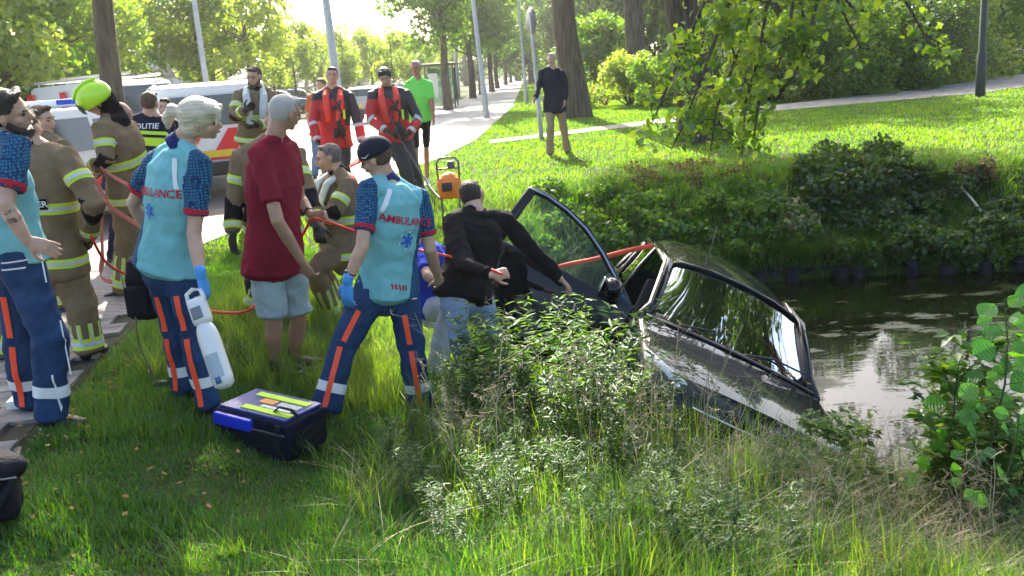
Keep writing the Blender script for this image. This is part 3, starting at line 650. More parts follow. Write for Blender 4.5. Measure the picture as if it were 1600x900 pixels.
# bus shelter
b = P(690, 163, 50); b.z = tz(b.x, b.y)
rt = empty('bus_shelter', b, 'glass bus shelter with dark frame beside the cycle path', 'bus shelter')
FRM = mat('shelter_frame', (.05, .06, .06), .5)
for dx in (-.75, .75):
    for dy in (0, 3.2): bm = bmesh.new(); box(bm, b+Vector((dx, dy, 1.15)), (.08, .08, 2.3)); finish(bm, 'post', FRM, rt, False)
bm = bmesh.new(); box(bm, b+Vector((0, 1.6, 2.36)), (1.9, 3.7, .12), bevel=.03); finish(bm, 'roof', FRM, rt, False)
for (c, s) in (((.0, 0, 1.2), (1.36, .012, 1.9)), ((.75, 1.6, 1.2), (.012, 3.0, 1.9)), ((0, 3.2, 1.2), (1.36, .012, 1.9))): bm = bmesh.new(); box(bm, b+Vector(c), s); finish(bm, 'pane', GLASSC, rt, False)
bm = bmesh.new(); box(bm, b+Vector((.45, 1.6, .5)), (.35, 2.2, .05)); [box(bm, b+Vector((.45, 1.6+k, .25)), (.05, .05, .5)) for k in (-.9, .9)]; finish(bm, 'bench', FRM, rt, False)
bm = bmesh.new(); box(bm, b+Vector((-.35, -.02, 1.25)), (.5, .06, 1.3)); finish(bm, 'timetable', mat('paper', (.6, .62, .62), .6), rt, False)
# white building edge glimpsed at the top
b = P(252, 20, 120); rt = empty('office_building', (b.x, b.y, 0), 'pale building glimpsed between the trees at top left', 'building')
bm = bmesh.new(); box(bm, (b.x-6, b.y+6, 5), (16, 12, 10.4), bevel=.05); finish(bm, 'wall', mat('pale_render', (.55, .56, .56), .8, var=.1), rt, False)
bm = bmesh.new(); box(bm, (b.x-5, b.y+5.5, 10.4), (18.5, 13.5, .5)); finish(bm, 'roof', mat('roof_edge', (.38, .38, .39), .7), rt, False)
for k in range(6):
    for j in range(3): bm = bmesh.new(); box(bm, (b.x-13+k*2.6, b.y-.02, 1.8+j*3), (1.6, .1, 1.6)); f = finish(bm, 'window', VG, rt, False)
# piles along the far waterline
PILE = mat('tarred_timber', (.018, .018, .021), .85, var=.4, vscale=12, bump=.6, bscale=30)
rp = empty('bank_revetment', (4.5, 10.5, -1), 'dark timber piles and plank along the far waterline', 'revetment')
def edge(x):
    for i in range(0, 5):
        a, b_ = POND[i], POND[i+1]
        if a[0] <= x <= b_[0]: return a[1]+(b_[1]-a[1])*(x-a[0])/(b_[0]-a[0])
for k, px in enumerate((1085, 1160, 1226, 1298, 1330, 1413, 1466, 1505, 1588, 1640, 1700)):
    lo = 1.0
    for _ in range(60):
        pr = (px-800)/FP; x = lo
        # find x on the edge whose column matches px
        lo += .2
        d = Vector((x, edge(x), WATER))-CAM; col = 800+FP*d.dot(RT)/d.dot(FW)
        if col >= px: break
    y = edge(x)-.06; r_ = .075 if k % 3 else .095
    bm = bmesh.new(); tube(bm, [Vector((x, y, -1.6)), Vector((x+.01, y, WATER+.10+.08*(k % 3)/2))], [r_, r_], n=12, cap=.1); finish(bm, 'pile', PILE, rp)
bm = bmesh.new(); ps = [Vector((x, edge(x)+.06, WATER+.02)) for x in np.linspace(1.0, 14, 24)]; tube(bm, ps, [(.03, .12)]*24, side=(0, 1, 0), n=6); finish(bm, 'plank', PILE, rp)
# ------------------------------------------------------------------ vegetation
GRASS = leafmat('grass_blades', (.018, .105, .006), (.20, .23, .05), .5, .03, (1.1, 1.35, .3))
LAWN = leafmat('lawn_blades', (.040, .13, .006), (.17, .25, .03), .5, .04, (1.15, 1.25, .3))
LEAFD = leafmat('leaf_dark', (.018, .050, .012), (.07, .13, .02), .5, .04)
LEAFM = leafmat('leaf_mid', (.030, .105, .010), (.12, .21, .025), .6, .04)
LEAFY = leafmat('leaf_light', (.08, .16, .02), (.25, .30, .05), .62, .06, (1.2, 1.2, .4))
LEAFW = leafmat('weed_leaf', (.020, .075, .012), (.075, .135, .030), .5, .03)
DRY = leafmat('dry_stalk', (.16, .12, .06), (.46, .40, .25), .3, .04, (1, .9, .6))
BARK = mat('bark', (.070, .056, .042), .95, var=.25, vscale=7, bump=1.0, bscale=16, col2=(.09, .078, .06))
for nd in [x for x in BARK.node_tree.nodes if x.type == 'TEX_NOISE']:
    mpn = BARK.node_tree.nodes.new('ShaderNodeMapping'); mpn.inputs['Scale'].default_value = (1.6, 1.6, .22); src = nd.inputs['Vector'].links[0].from_socket
    BARK.node_tree.links.new(src, mpn.inputs[0]); BARK.node_tree.links.new(mpn.outputs[0], nd.inputs['Vector'])
BARKG = mat('bark_grey', (.12, .11, .09), .95, var=.3, vscale=9, bump=.8, bscale=30)
STEM = mat('green_stem', (.06, .09, .03), .7)

def blades(x, y, h, w, bend, v, seg=3, zoff=-.01, base=None, jit=1.0):
    n = len(x); z = terr(x, y)+zoff if base is None else base
    a = rng.uniform(0, 2*np.pi, n); dx, dy = np.cos(a), np.sin(a); px_, py_ = -dy, dx
    b = bend*h; vs = []; 
    for k in range(seg+1):
        t = k/seg; off = b*t*t; zz = z+h*t*(1-.25*bend*t); ww = w*(1-t**1.5)*.5
        cx = x+dx*off; cy = y+dy*off
        if k < seg: vs.append(np.stack([cx-px_*ww, cy-py_*ww, zz], 1)); vs.append(np.stack([cx+px_*ww, cy+py_*ww, zz], 1))
        else: vs.append(np.stack([cx, cy, zz], 1))
    m = 2*seg+1; V = np.stack(vs, 1).reshape(-1, 3); o = (np.arange(n)*m)[:, None]; F = []
    for k in range(seg-1): F += [o+np.array([2*k, 2*k+1, 2*k+3]), o+np.array([2*k, 2*k+3, 2*k+2])]
    F.append(o+np.array([2*seg-2, 2*seg-1, 2*seg])); F = np.concatenate(F)
    return V, F, np.repeat(v, m)
def nz(x, y, s, seed=0):
    """cheap smooth 2-D noise 0..1"""
    r = np.zeros_like(x); q = np.random.default_rng(seed)
    for k in range(6):
        a = q.uniform(0, 6.28); f = s*(1+.7*k); r += np.sin((x*np.cos(a)+y*np.sin(a))*f+q.uniform(0, 6.28))
    return .5+.5*np.tanh(r/2.2)
def in_poly(x, y, P_):
    ins = np.zeros(x.shape, bool); n = len(P_)
    for i in range(n):
        ax, ay = P_[i]; bx, by = P_[(i+1) % n]
        ins ^= ((ay > y) != (by > y)) & (x < (bx-ax)*(y-ay)/((by-ay) if by != ay else 1e-9)+ax)
    return ins
def merge(parts):
    Vs, Fs, As = [], [], []; o = 0
    for V_, F_, A_ in parts: Vs.append(V_); Fs.append(F_+o); As.append(A_); o += len(V_)
    return np.concatenate(Vs), np.concatenate(Fs), np.concatenate(As)
PAVED = [[(-2.28, 0), (-2.42, 3.6), (-2.70, 5.4), (-2.9, 7.3), (-3.9, 8.3), (-3.4, 11), (-2.6, 14), (-1.4, 19), (-.66, 24), (.7, 45), (3.6, 128), (-60, 128), (-60, 0)],
         [(-.3, 22.2), (3.9, 24.7), (7.7, 26.4), (14.1, 27.2), (22, 31), (40, 36), (40, 39.5), (20, 34.5), (14, 30.6), (8.2, 28.6), (3.7, 26.1), (-.3, 23.3)]]
def okg(x, y, d0=.02):
    k = (pond_d(x, y) > d0)
    for P_ in PAVED: k &= ~in_poly(x, y, P_)
    return k
def visible(x, y, m=80):
    Z_ = terr(x, y); D = np.stack([x, y, Z_-1.7], 1); dep = D @ np.array(FW); c = 800+FP*(D @ np.array(RT))/dep; r = 450-FP*(D @ np.array(UP))/dep
    return (dep > .3) & (c > -m) & (c < 1600+m) & (r < 900+m*2)
# near bank: three zones blended by noise
N = 460000; x = np.where(rng.uniform(0, 1, N) < .45, rng.uniform(-3.0, -.3, N), rng.uniform(-.6, 5.4, N)); y = 2.0+7.5*rng.uniform(0, 1, N)**1.35
k = okg(x, y) & visible(x, y); x, y = x[k], y[k]
tall = sst((x+1.0)/1.3)*.75+.25*nz(x, y, 2.2, 3)*sst((x+1.6)/1.2)
pt = nz(x, y, 1.6, 5)
near_car = ((x > .35) & (x < 2.1) & (y > 5.3) & (y < 9))
k = rng.uniform(0, 1, len(x)) < np.clip(.50+.5*nz(x, y, 3, 9)-.35*tall-.9*near_car, .05, 1); x, y, tall, pt = x[k], y[k], tall[k], pt[k]; n = len(x)
h = (.062+.055*rng.uniform(0, 1, n)**2)+tall*(.05+.24*rng.uniform(0, 1, n)**2.2); h *= (.7+.6*pt)*(1-.5*sst((x-1.3)/.9)*sst((6-y)/1.5))*(.55+.45*sst((.86-nz(x, y, 1.3, 41))/.2))
dryp = .04+.25*tall+.40*sst((x-.1)/1.6)*sst((6.5-y)/2)*(.4+.6*nz(x, y, 3.1, 77))
v = np.where(rng.uniform(0, 1, n) < dryp, rng.uniform(.6, 1, n), rng.uniform(0, .42, n)**1.15+.15*pt)
tag(npmesh('grass', *(lambda a: (a[0], a[1]))(B := blades(x, y, h, .0056+.0028*rng.uniform(0, 1, n), rng.uniform(.1, .9, n), v)), GRASS, attr=B[2]), 'green grass covering the near bank', None, None, 'stuff')
# tufts: fans of long blades
def tufts(cx, cy, nb, h0, spread=.05, vlo=0, vhi=.6, w=.006, seg=4, bend=(.3, 1.1)):
    n = len(cx)*nb; r = np.abs(rng.normal(0, spread, n)); a = rng.uniform(0, 6.28, n)
    x = np.repeat(cx, nb)+r*np.cos(a); y = np.repeat(cy, nb)+r*np.sin(a); hh = np.repeat(h0, nb)*rng.uniform(.45, 1, n)
    return blades(x, y, hh, np.full(n, w)*rng.uniform(.7, 1.3, n), rng.uniform(*bend, n), rng.uniform(vlo, vhi, n)+np.repeat(rng.uniform(-.1, .15, len(cx)), nb), seg)
m_ = 900; cx = rng.uniform(-1.3, 5.2, m_); cy = rng.uniform(2.2, 6.8, m_); k = okg(cx, cy, .1) & (rng.uniform(0, 1, m_) < sst((cx+1.4)/1.6)+.15); cx, cy = cx[k], cy[k]
k = ~((cx > .3) & (cx < 2.1) & (cy > 5.3)) & ~((cx > 1.5) & (cy > 3.6) & (rng.uniform(0, 1, len(cx)) < .7)); cx, cy = cx[k], cy[k]
B = tufts(cx, cy, 30, .18+.18*rng.uniform(0, 1, len(cx)))
tag(npmesh('long_grass', B[0], B[1], GRASS, attr=B[2]), 'long tufted grass on the near bank', None, None, 'stuff')
# lawn beyond the pond (blades widen with distance so they still read)
N = 430000; x = rng.uniform(-4.5, 34, N); y = 9+34*rng.uniform(0, 1, N)**1.6
k = okg(x, y, 1.9) & visible(x, y); x, y = x[k], y[k]; n = len(x); pt = nz(x, y, 1.1, 6)
B = blades(x, y, (.045+.05*rng.uniform(0, 1, n))*(.7+.5*pt), .007+.0011*y, rng.uniform(.1, .9, n), np.clip(rng.uniform(.1, .7, n)+.35*pt-.1, 0, 1), 2)
tag(npmesh('lawn', B[0], B[1], LAWN, attr=B[2]), 'sunlit mown lawn beyond the pond', None, None, 'stuff')
# verge of the avenue, far
N = 60000; x = rng.uniform(-14, 30, N); y = rng.uniform(40, 120, N); k = okg(x, y, 2) ; x, y = x[k], y[k]; n = len(x)
B = blades(x, y, .10+.08*rng.uniform(0, 1, n), .10+.0*y, rng.uniform(.1, .9, n), rng.uniform(.2, .9, n), 1)
tag(npmesh('verge_grass', B[0], B[1], LAWN, attr=B[2]), 'grass verge along the avenue of trees', None, None, 'stuff')
# far bank: rough grass, tufts hanging to the water
m_ = 9500; cx = rng.uniform(.2, 13, m_); cy = rng.uniform(7.8, 14.5, m_); d = pond_d(cx, cy); k = (d > .02) & (d < 3.0) & (cy > 8.6-.12*cx) & (rng.uniform(0, 1, m_) < .45+.55*nz(cx, cy, 2.0, 12)); cx, cy = cx[k], cy[k]; d = d[k]
B = tufts(cx, cy, 22, .10+.20*rng.uniform(0, 1, len(cx))*(1-.4*sst((d-1.9)/.8)), .07, 0, .55, .011, 3)
tag(npmesh('bank_grass', B[0], B[1], GRASS, attr=B[2]), 'rough grass and sedge on the far bank', None, None, 'stuff')
m_ = 2600; cx = rng.uniform(.2, 13, m_); cy = rng.uniform(9, 15.5, m_); d = pond_d(cx, cy); k = (d > 1.7) & (d < 3.3) & (cy > 8.6-.12*cx) & (rng.uniform(0, 1, m_) < .2+.8*nz(cx, cy, 1.4, 22)); cx, cy = cx[k], cy[k]
B = tufts(cx, cy, 22, .10+.16*rng.uniform(0, 1, len(cx)), .07, .45, 1.0, .011, 3)
tag(npmesh('crest_grass', B[0], B[1], GRASS, attr=B[2]), 'pale dry grass along the crest of the far bank', None, None, 'stuff')
m_ = 3000; cx = rng.uniform(.2, 13, m_); cy = rng.uniform(8.5, 11.5, m_); d = pond_d(cx, cy); k = (d > -.02) & (d < .45) & (cy > 8.6-.12*cx); cx, cy = cx[k], cy[k]
B = tufts(cx, cy, 26, .22+.22*rng.uniform(0, 1, len(cx)), .05, 0, .45, .010, 4, (.8, 2.0))
tag(npmesh('overhanging_grass', B[0], B[1], GRASS, attr=B[2]), 'grass hanging over the far waterline', None, None, 'stuff')
# left end of the pond and slope by the men
m_ = 700; cx = rng.uniform(-1.6, .6, m_); cy = rng.uniform(6.5, 12.5, m_); k = okg(cx, cy, .05); cx, cy = cx[k], cy[k]
B = tufts(cx, cy, 26, .14+.22*rng.uniform(0, 1, len(cx)), .06, .1, .8, .008, 3)
tag(npmesh('slope_grass', B[0], B[1], GRASS, attr=B[2]), 'pale seeding grass on the slope behind the man in maroon', None, None, 'stuff')

def leafcloud(c, size, v, asp=.62, up=.25, fold=.18):
    """diamond leaves, slightly folded, at centres c"""
    n = len(c); d = rng.normal(0, 1, (n, 3)); d[:, 2] -= up*1.5; d /= np.linalg.norm(d, axis=1)[:, None]
    nr = rng.normal(0, 1, (n, 3)); nr[:, 2] += up*4; s = np.cross(d, nr); s /= np.linalg.norm(s, axis=1)[:, None]+1e-9; nn = np.cross(s, d)
    L = size[:, None]*.5; Wd = L*asp
    V = np.stack([c-d*L, c+s*Wd+nn*Wd*fold-d*L*.1, c+d*L, c-s*Wd+nn*Wd*fold-d*L*.1], 1).reshape(-1, 3)
    o = (np.arange(n)*4)[:, None]; F = np.concatenate([o+np.array([0, 1, 2]), o+np.array([0, 2, 3])])
    return V, F, np.repeat(v, 4)
def leafhex(c, size, v, asp=.8, up=.35):
    n = len(c); d = rng.normal(0, 1, (n, 3)); d[:, 2] -= up*1.5; d /= np.linalg.norm(d, axis=1)[:, None]
    nr = rng.normal(0, .8, (n, 3)); nr[:, 2] += up*4; s = np.cross(d, nr); s /= np.linalg.norm(s, axis=1)[:, None]+1e-9; nn = np.cross(s, d)
    L = size[:, None]*.5; Wd = L*asp; dr = nn*L*.22
    V = np.stack([c-d*L, c-d*L*.45+s*Wd*.85+nn*Wd*.2, c+d*L*.25+s*Wd*.75+nn*Wd*.2, c+d*L-dr, c+d*L*.25-s*Wd*.75+nn*Wd*.2, c-d*L*.45-s*Wd*.85+nn*Wd*.2, c-d*L*.45, c+d*L*.25], 1).reshape(-1, 3)
    o = (np.arange(n)*8)[:, None]; F = np.concatenate([o+np.array(t) for t in ([0, 1, 6], [1, 2, 7], [1, 7, 6], [2, 3, 7], [0, 6, 5], [6, 7, 4], [6, 4, 5], [7, 3, 4])])
    return V, F, np.repeat(v, 8)
def clumps(cs, rs, n, rg=None):
    """n points spread through clump shells"""
    rs = np.asarray(rs); w = rs**2; i = rng.choice(len(cs), n, p=w/w.sum()); q = rng.normal(0, 1, (n, 3)); q /= np.linalg.norm(q, axis=1)[:, None]
    rad = rng.uniform(.25, 1, n)**.5; return np.asarray(cs)[i]+q*(rs[i]*rad)[:, None], i
def tree_meshes(H, r, cz, crad, ncl, nleaf, ls, cr=(.6, 1.1), lean=(0, 0), seed=1, flat=1.0, trunk_top=.9, limbs=True, asp=.62, vert=None):
    """returns (trunk mesh, crown arrays) in local coords"""
    q = np.random.default_rng(seed); axis_ = lambda t: np.array([lean[0]*t, lean[1]*t, H*t])
    cs = []; 
    while len(cs) < ncl:
        p = q.uniform(-1, 1, 3)
        if .25 < np.linalg.norm(p) < 1: cs.append([p[0]*crad[0]+lean[0]*.8, p[1]*crad[1]+lean[1]*.8, cz+p[2]*crad[2]])
    cs = np.array(cs); rs = q.uniform(*cr, ncl)
    bm = bmesh.new(); ts = np.linspace(0, trunk_top, 8)
    pts = [axis_(t)+q.normal(0, r*.15, 3)*np.array([1, 1, 0])*(t > 0) for t in ts]
    tube(bm, [pts[0]-np.array([0, 0, .25])]+[Vector(p) for p in pts], [r*1.5]+[r*(1.25 if t == 0 else 1-.72*t) for t in ts], n=12)
    if limbs:
        for c in cs[:min(ncl, 26)]:
            t0 = np.clip((c[2]-np.hypot(c[0]-lean[0]*.8, c[1]-lean[1]*.8)*.7)/H, .18, trunk_top); a = axis_(t0); m = (a+c)/2+np.array([0, 0, -.08*H*.3]); rr = r*.38*(1-.5*t0)
            tube(bm, [Vector(a), Vector(m), Vector(c)], [rr, rr*.6, rr*.2], n=6, cap=.5)
    me = bpy.data.meshes.new('trunk'); bm.to_mesh(me); bm.free(); me.polygons.foreach_set('use_smooth', [True]*len(me.polygons))
    P_, i = clumps(cs, rs, nleaf); tone = q.uniform(-.18, .22, ncl)[i]
    v = np.clip(rng.uniform(.1, .75, nleaf)+tone, 0, 1)
    return me, leafcloud(P_, ls*rng.uniform(.6, 1.25, nleaf), v, asp)
def mk_tree(name, label, base, tm, m_leaf, m_bark, cat='tree', group=None):
    root = empty(name, base, label, cat, group); me, (V_, F_, A_) = tm; me.materials.append(m_bark)
    o = bpy.data.objects.new('trunk', me); COL.objects.link(o); o.parent = root
    c = npmesh('crown', V_, F_, m_leaf, attr=A_); c.parent = root; return root
def gp(px, y, z=None): p = P(px, 200, y); return Vector((p.x, p.y, tz(p.x, p.y) if z is None else z))
# big leaning tree on the lawn
b = P(1098, 212, 18.5); b.z = tz(b.x, b.y)-.1; tp = P(1034, 0, 18.5); q = (tp-b)/(tp.z-b.z)
Hh = 16; lt = mk_tree('leaning_tree', 'thick leaning tree trunk on the lawn behind the drooping leafy branches', b, tree_meshes(Hh, .40, 12.6, (3.6, 4.2, 3.0), 34, 15000, .18, (.7, 1.2), (q.x*Hh*.6, q.y*Hh*.6), 5), LEAFM, BARK)
# drooping branches of that tree hang in front of the trunk: real limbs with clumps of bigger leaves
LEAFH = leafmat('leaf_hanging', (.045, .14, .010), (.22, .32, .03), .65, .05)
def hang(name, pts_px, y0, y1, nl, size, m, rad, parent, top=None, seed=0):
    q = np.random.default_rng(seed); bm = bmesh.new(); cs = []; rs = []
    for path in pts_px:
        P_ = [P(px, py, y0+(y1-y0)*i/max(1, len(path)-1)+q.uniform(-.3, .3)) for i, (px, py) in enumerate(path)]
        tube(bm, P_, [.035-.026*i/(len(P_)-1) for i in range(len(P_))], n=6)
        for a, c in zip(P_, P_[1:]):
            for t in np.linspace(0.0, 1, 5):
                p = lerp(a, c, t); cs.append(np.array(p)+q.normal(0, rad*.45, 3)); rs.append(rad*q.uniform(.55, 1.1))
                tube(bm, [p, Vector(cs[-1])], [.008, .003], n=4, cap=0)
    br = finish(bm, name, BARK, parent); Pp, i = clumps(cs, rs, nl); tone = q.uniform(-.2, .25, len(cs))[i]
    B = leafhex(Pp, size*rng.uniform(.5, 1.2, nl), np.clip(rng.uniform(.1, .8, nl)+tone, 0, 1), .78, .35)
    return npmesh('leaves', B[0], B[1], m, br, attr=B[2])
hang('branch', [[(1180, -160), (1120, -40), (1075, 60), (1045, 130), (1020, 190)], [(1200, -150), (1140, 0), (1100, 110), (1070, 190), (1050, 232)], [(1220, -150), (1180, 0), (1150, 90), (1120, 170), (1110, 235)], [(1240, -150), (1200, 0), (1185, 90), (1165, 160), (1160, 240)],
               [(1230, -150), (1240, -20), (1235, 50), (1215, 105)], [(1200, -150), (1150, -20), (1130, 40), (1150, 90)], [(1080, 90), (1100, 160), (1130, 200), (1150, 215)], [(1230, -140), (1250, 0), (1262, 60), (1240, 120)], [(1240, -140), (1280, -10), (1268, 40), (1205, 75)], [(1150, 100), (1185, 160), (1178, 215)]], 13.2, 12.4, 2900, .135, LEAFH, .25, lt, seed=4)
hang('branch', [[(1260, -140), (1290, -40), (1330, 10), (1370, 25)], [(1280, -140), (1380, -50), (1420, 10), (1445, 55), (1470, 68)], [(1260, -140), (1300, -20), (1330, 45), (1345, 75)], [(1300, -140), (1400, -60), (1460, -10)]], 12.8, 12.2, 420, .13, LEAFH, .22, lt, seed=8)
# big straight trunk (and its neighbour behind)
b = P(902, 163, 31); b.z = tz(b.x, b.y)
mk_tree('avenue_tree', 'massive straight trunk beside the man in the dark jumper', b, tree_meshes(22, .42, 17.5, (4.4, 4.4, 4.0), 34, 16000, .26, (.9, 1.5), (-1.5, 0), 9), LEAFM, BARK)
b = gp(996, 44); mk_tree('ivy_tree', 'dark ivy covered trunk rising behind the rounded bushes', b, tree_meshes(20, .50, 15.5, (4.4, 4.4, 4.5), 30, 12000, .32, (1.0, 1.6), (0, 0), 10), LEAFD, BARK)
# left foreground tree
b = gp(176, 15.5); tp = P(157, 0, 15.5); q = (tp-b)/(tp.z-b.z)
mk_tree('street_tree', 'single tree trunk rising in front of the fire service van', b, tree_meshes(11.5, .20, 8.3, (4.3, 4.4, 2.6), 40, 15000, .17, (.5, 1.0), (q.x*11, q.y*11), 12), LEAFY, BARK)
# unseen trees added out of frame for dark foliage reflections in the windscreen
for i, (bx, by, lab) in enumerate(((13.2, 16.8, 'unseen lawn tree added for reflections just outside the right picture edge'), (17.5, 13.5, 'second unseen lawn tree added for reflections beyond the right picture edge'))):
    mk_tree('reflected_tree', lab, Vector((bx, by, tz(bx, by))), tree_meshes(15, .3, 10.6, (4.6, 4.4, 4.0), 50, 15000, .28, (.9, 1.5), (-3 if i == 0 else 0, -2.2 if i == 0 else 0), 130+i), LEAFD, BARK)
# tree masses at the left
LM = [('broad tree with dark trunk at the far left edge', 28, 30, 1.0), ('dense tree left of the single trunk', 112, 34, 1.0), ('dense rounded tree right of the single trunk', 192, 38, .82), ('dark tree filling the gap behind the fire van', 150, 46, 1.15), ('low tree behind the leftmost heads', -60, 26, .9), ('tall tree far behind the left tree group', 60, 52, 1.2)]
for i, (lab, px, yy, s) in enumerate(LM):
    mk_tree('roadside_tree', lab, gp(px, yy), tree_meshes(9*s, .20, 4.9*s, (3.0*s, 2.8*s, 4.1*s), 44, 11500, .24, (.6, 1.05), (0, 0), 20+i), [LEAFM, LEAFY, LEAFY][i % 3], BARK)
# young light trees across the road: one proto per kind, copies
pro = []
for s_ in range(3): pro.append(mk_tree('young_tree', 'slender young tree with light green crown across the road', (0, 0, 0), tree_meshes(7.2, .10, 4.4, (1.9, 1.9, 2.6), 22, 5200, .22, (.45, .85), (0, 0), 40+s_), LEAFY, BARKG, group='young trees across the road'))
sp = [(326, 40, 1.05), (345, 44, 1.2), (402, 40, 1.2), (372, 56, 1.1), (436, 60, .86), (470, 54, .80), (500, 66, .80), (548, 58, .74), (590, 66, .78), (622, 60, .70), (650, 72, .76), (568, 80, .85), (525, 84, .9), (680, 84, .8), (330, 64, 1.2), (455, 78, .95), (610, 92, .9), (640, 100, .95), (708, 104, .95)]
for i, (px, yy, s) in enumerate(sp):
    t_ = pro[i % 3] if i < 3 else copy_tree(pro[i % 3]); t_.location = gp(px, yy, 0); t_.scale = (s, s, s); t_.rotation_euler = (0, 0, i*1.3)
# avenue on the right of the path
pro = [mk_tree('avenue_tree', 'avenue tree in the row receding along the cycle path', (0, 0, 0), tree_meshes(14, .23, 8.3, (3.4, 3.4, 4.9), 42, 12000, .30, (.8, 1.3), (0, 0), 60+s_), LEAFM, BARK, group='row of avenue trees') for s_ in range(2)]
av = [(700, 163, 47), (738, 140, 66), (768, 134, 84), (777, 132, 100), (790, 126, 122), (798, 124, 145), (806, 122, 170), (752, 137, 76)]
for i, (px, py, yy) in enumerate(av):
    t_ = pro[i % 2] if i < 2 else copy_tree(pro[i % 2]); p = P(px, py, yy); t_.location = (p.x, p.y, 0); t_.rotation_euler = (0, 0, i*2.1); s = 1.0 if i else .92; t_.scale = (s, s, s)
# masses behind the lawn: background trees
BG = [(835, 120, 1.3, 1), (880, 95, 1.3, 0), (930, 75, 1.1, 1), (985, 70, 1.1, 0), (1045, 62, 1.1, 1), (1110, 52, 1.05, 1), (1175, 48, 1.0, 0), (1250, 50, 1.05, 1), (1330, 50, 1.0, 0), (1410, 54, 1.1, 1), (1490, 52, 1.05, 0), (1570, 55, 1.1, 1), (1640, 52, 1.1, 0), (1290, 70, 1.3, 1), (1440, 75, 1.3, 1)]
pro = [mk_tree('woodland_tree', 'tree in the dense woodland beyond the lawn', (0, 0, 0), tree_meshes(11, .28, 5.6, (4.2, 4.0, 5.2), 46, 15000, .30, (.8, 1.4), (0, 0), 80+s_), LEAFM if s_ == 0 else LEAFD, BARK, group='woodland beyond the lawn') for s_ in range(2)]
seen = set()
for i, (px, yy, s, kd) in enumerate(BG):
    t_ = pro[kd] if kd not in seen else copy_tree(pro[kd]); seen.add(kd); t_.location = gp(px, yy); t_.rotation_euler = (0, 0, i*.9); t_.scale = (s, s, s*(1.35 if px > 960 else 1))
for i, px in enumerate(range(-250, 900, 82)):       # far backdrop wood
    t_ = copy_tree(pro[i % 2]); t_.location = gp(px, 150+14*(i % 3), 0); t_.rotation_euler = (0, 0, i); t_.scale = (1.5, 1.5, .72+.10*(i % 3)); t_['label'] = 'tree in the far off belt behind the road'; t_['group'] = 'far off belt of trees'
# bushes
def bush(name, label, px, yy, w, h, n, ls, m, seed, group=None, dpt=None, up=.25):
    c = gp(px, yy); q = np.random.default_rng(seed); k = max(8, int(w*8)); cs = []; rs = []
    for _ in range(k):
        a = q.uniform(0, 6.28); r_ = q.uniform(0, 1)**.5; hh = q.uniform(.12, 1); rr = (1-.55*hh**2)
        cs.append([c.x+math.cos(a)*r_*w*.5*rr, c.y+math.sin(a)*r_*(dpt or w)*.5*rr, c.z+hh*h*.88]); rs.append(q.uniform(.10, .2)*min(w, h*1.4))
    root = empty(name, c, label, 'bush', group); bm = bmesh.new()
    for cc in cs[:14]: tube(bm, [c+Vector((q.uniform(-.1, .1), q.uniform(-.1, .1), -.05)), lerp(c, Vector(cc), .5)+Vector((0, 0, .1*h)), Vector(cc)], [.03, .02, .006], n=5)
    finish(bm, 'stems', BARK, root); Pp, i = clumps(cs, rs, n); Pp[:, 2] = np.maximum(Pp[:, 2], c.z+.03); tone = q.uniform(-.2, .25, len(cs))[i]
    B = leafcloud(Pp, ls*rng.uniform(.6, 1.25, n), np.clip(rng.uniform(.1, .8, n)+tone, 0, 1), .7, up); npmesh('foliage', B[0], B[1], m, root, attr=B[2]); return root
bush('bush', 'bright green bush between the massive trunk and the leaning tree', 985, 37, 3.2, 2.2, 9000, .13, LEAFY, 1)
bush('bush', 'tall loose bush behind the massive trunk', 940, 48, 5, 4.2, 8000, .2, LEAFM, 2)
bush('bush', 'low bush right of the massive trunk, greener', 1030, 34, 2.6, 1.9, 6000, .12, LEAFM, 3)
REDL = leafmat('leaf_red', (.14, .04, .03), (.32, .14, .09), .4, .05, (1, .7, .5))
bush('red_bush', 'small reddish brown bush beside the massive trunk', 928, 38, 1.1, .95, 1600, .08, REDL, 4)
HB = [(1205, 31.0, 3.6, 2.0), (1262, 31.5, 4.4, 3.2), (1330, 32, 5.0, 3.5), (1402, 33, 5.2, 3.7), (1478, 34.5, 5.6, 3.8), (1560, 38, 6.5, 4.2), (1640, 42, 7, 4.6), (1300, 38, 6, 4.8), (1440, 41, 6, 5.2)]
HLAB = ['pale leafy shrub at the left end of the hedge by the path', 'tall shrub with yellowish leaves second from the left end of the hedge', 'broad shrub in the middle of the long hedge', 'shrub in the long hedge left of the green lamp post', 'dark shrub in the long hedge behind the green lamp post', 'big shrub of the hedge right of the green lamp post', 'last shrub of the hedge at the right picture edge', 'tall shrub in the second row behind the hedge, left one', 'tall shrub in the second row behind the hedge, right one']
for i, (px, yy, w, h_) in enumerate(HB): bush('hedge_shrub', HLAB[i], px, yy, w, h_, 12000, .14, [LEAFY, LEAFM, LEAFM, LEAFD][i % 4], 10+i)
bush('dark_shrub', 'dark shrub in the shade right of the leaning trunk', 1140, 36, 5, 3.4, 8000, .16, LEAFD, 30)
for i, (px, yy) in enumerate(((262, 46), (55, 30), (20, 29), (165, 46))): bush('verge_shrub', ['grey green shrub right of the single trunk near the van', 'shrub behind the white estate car', 'shrub at far left under the broad tree', 'shrub behind the ladders of the fire van'][i], px, yy, 3.2, 1.9, 5000, .12, LEAFM, 50+i)
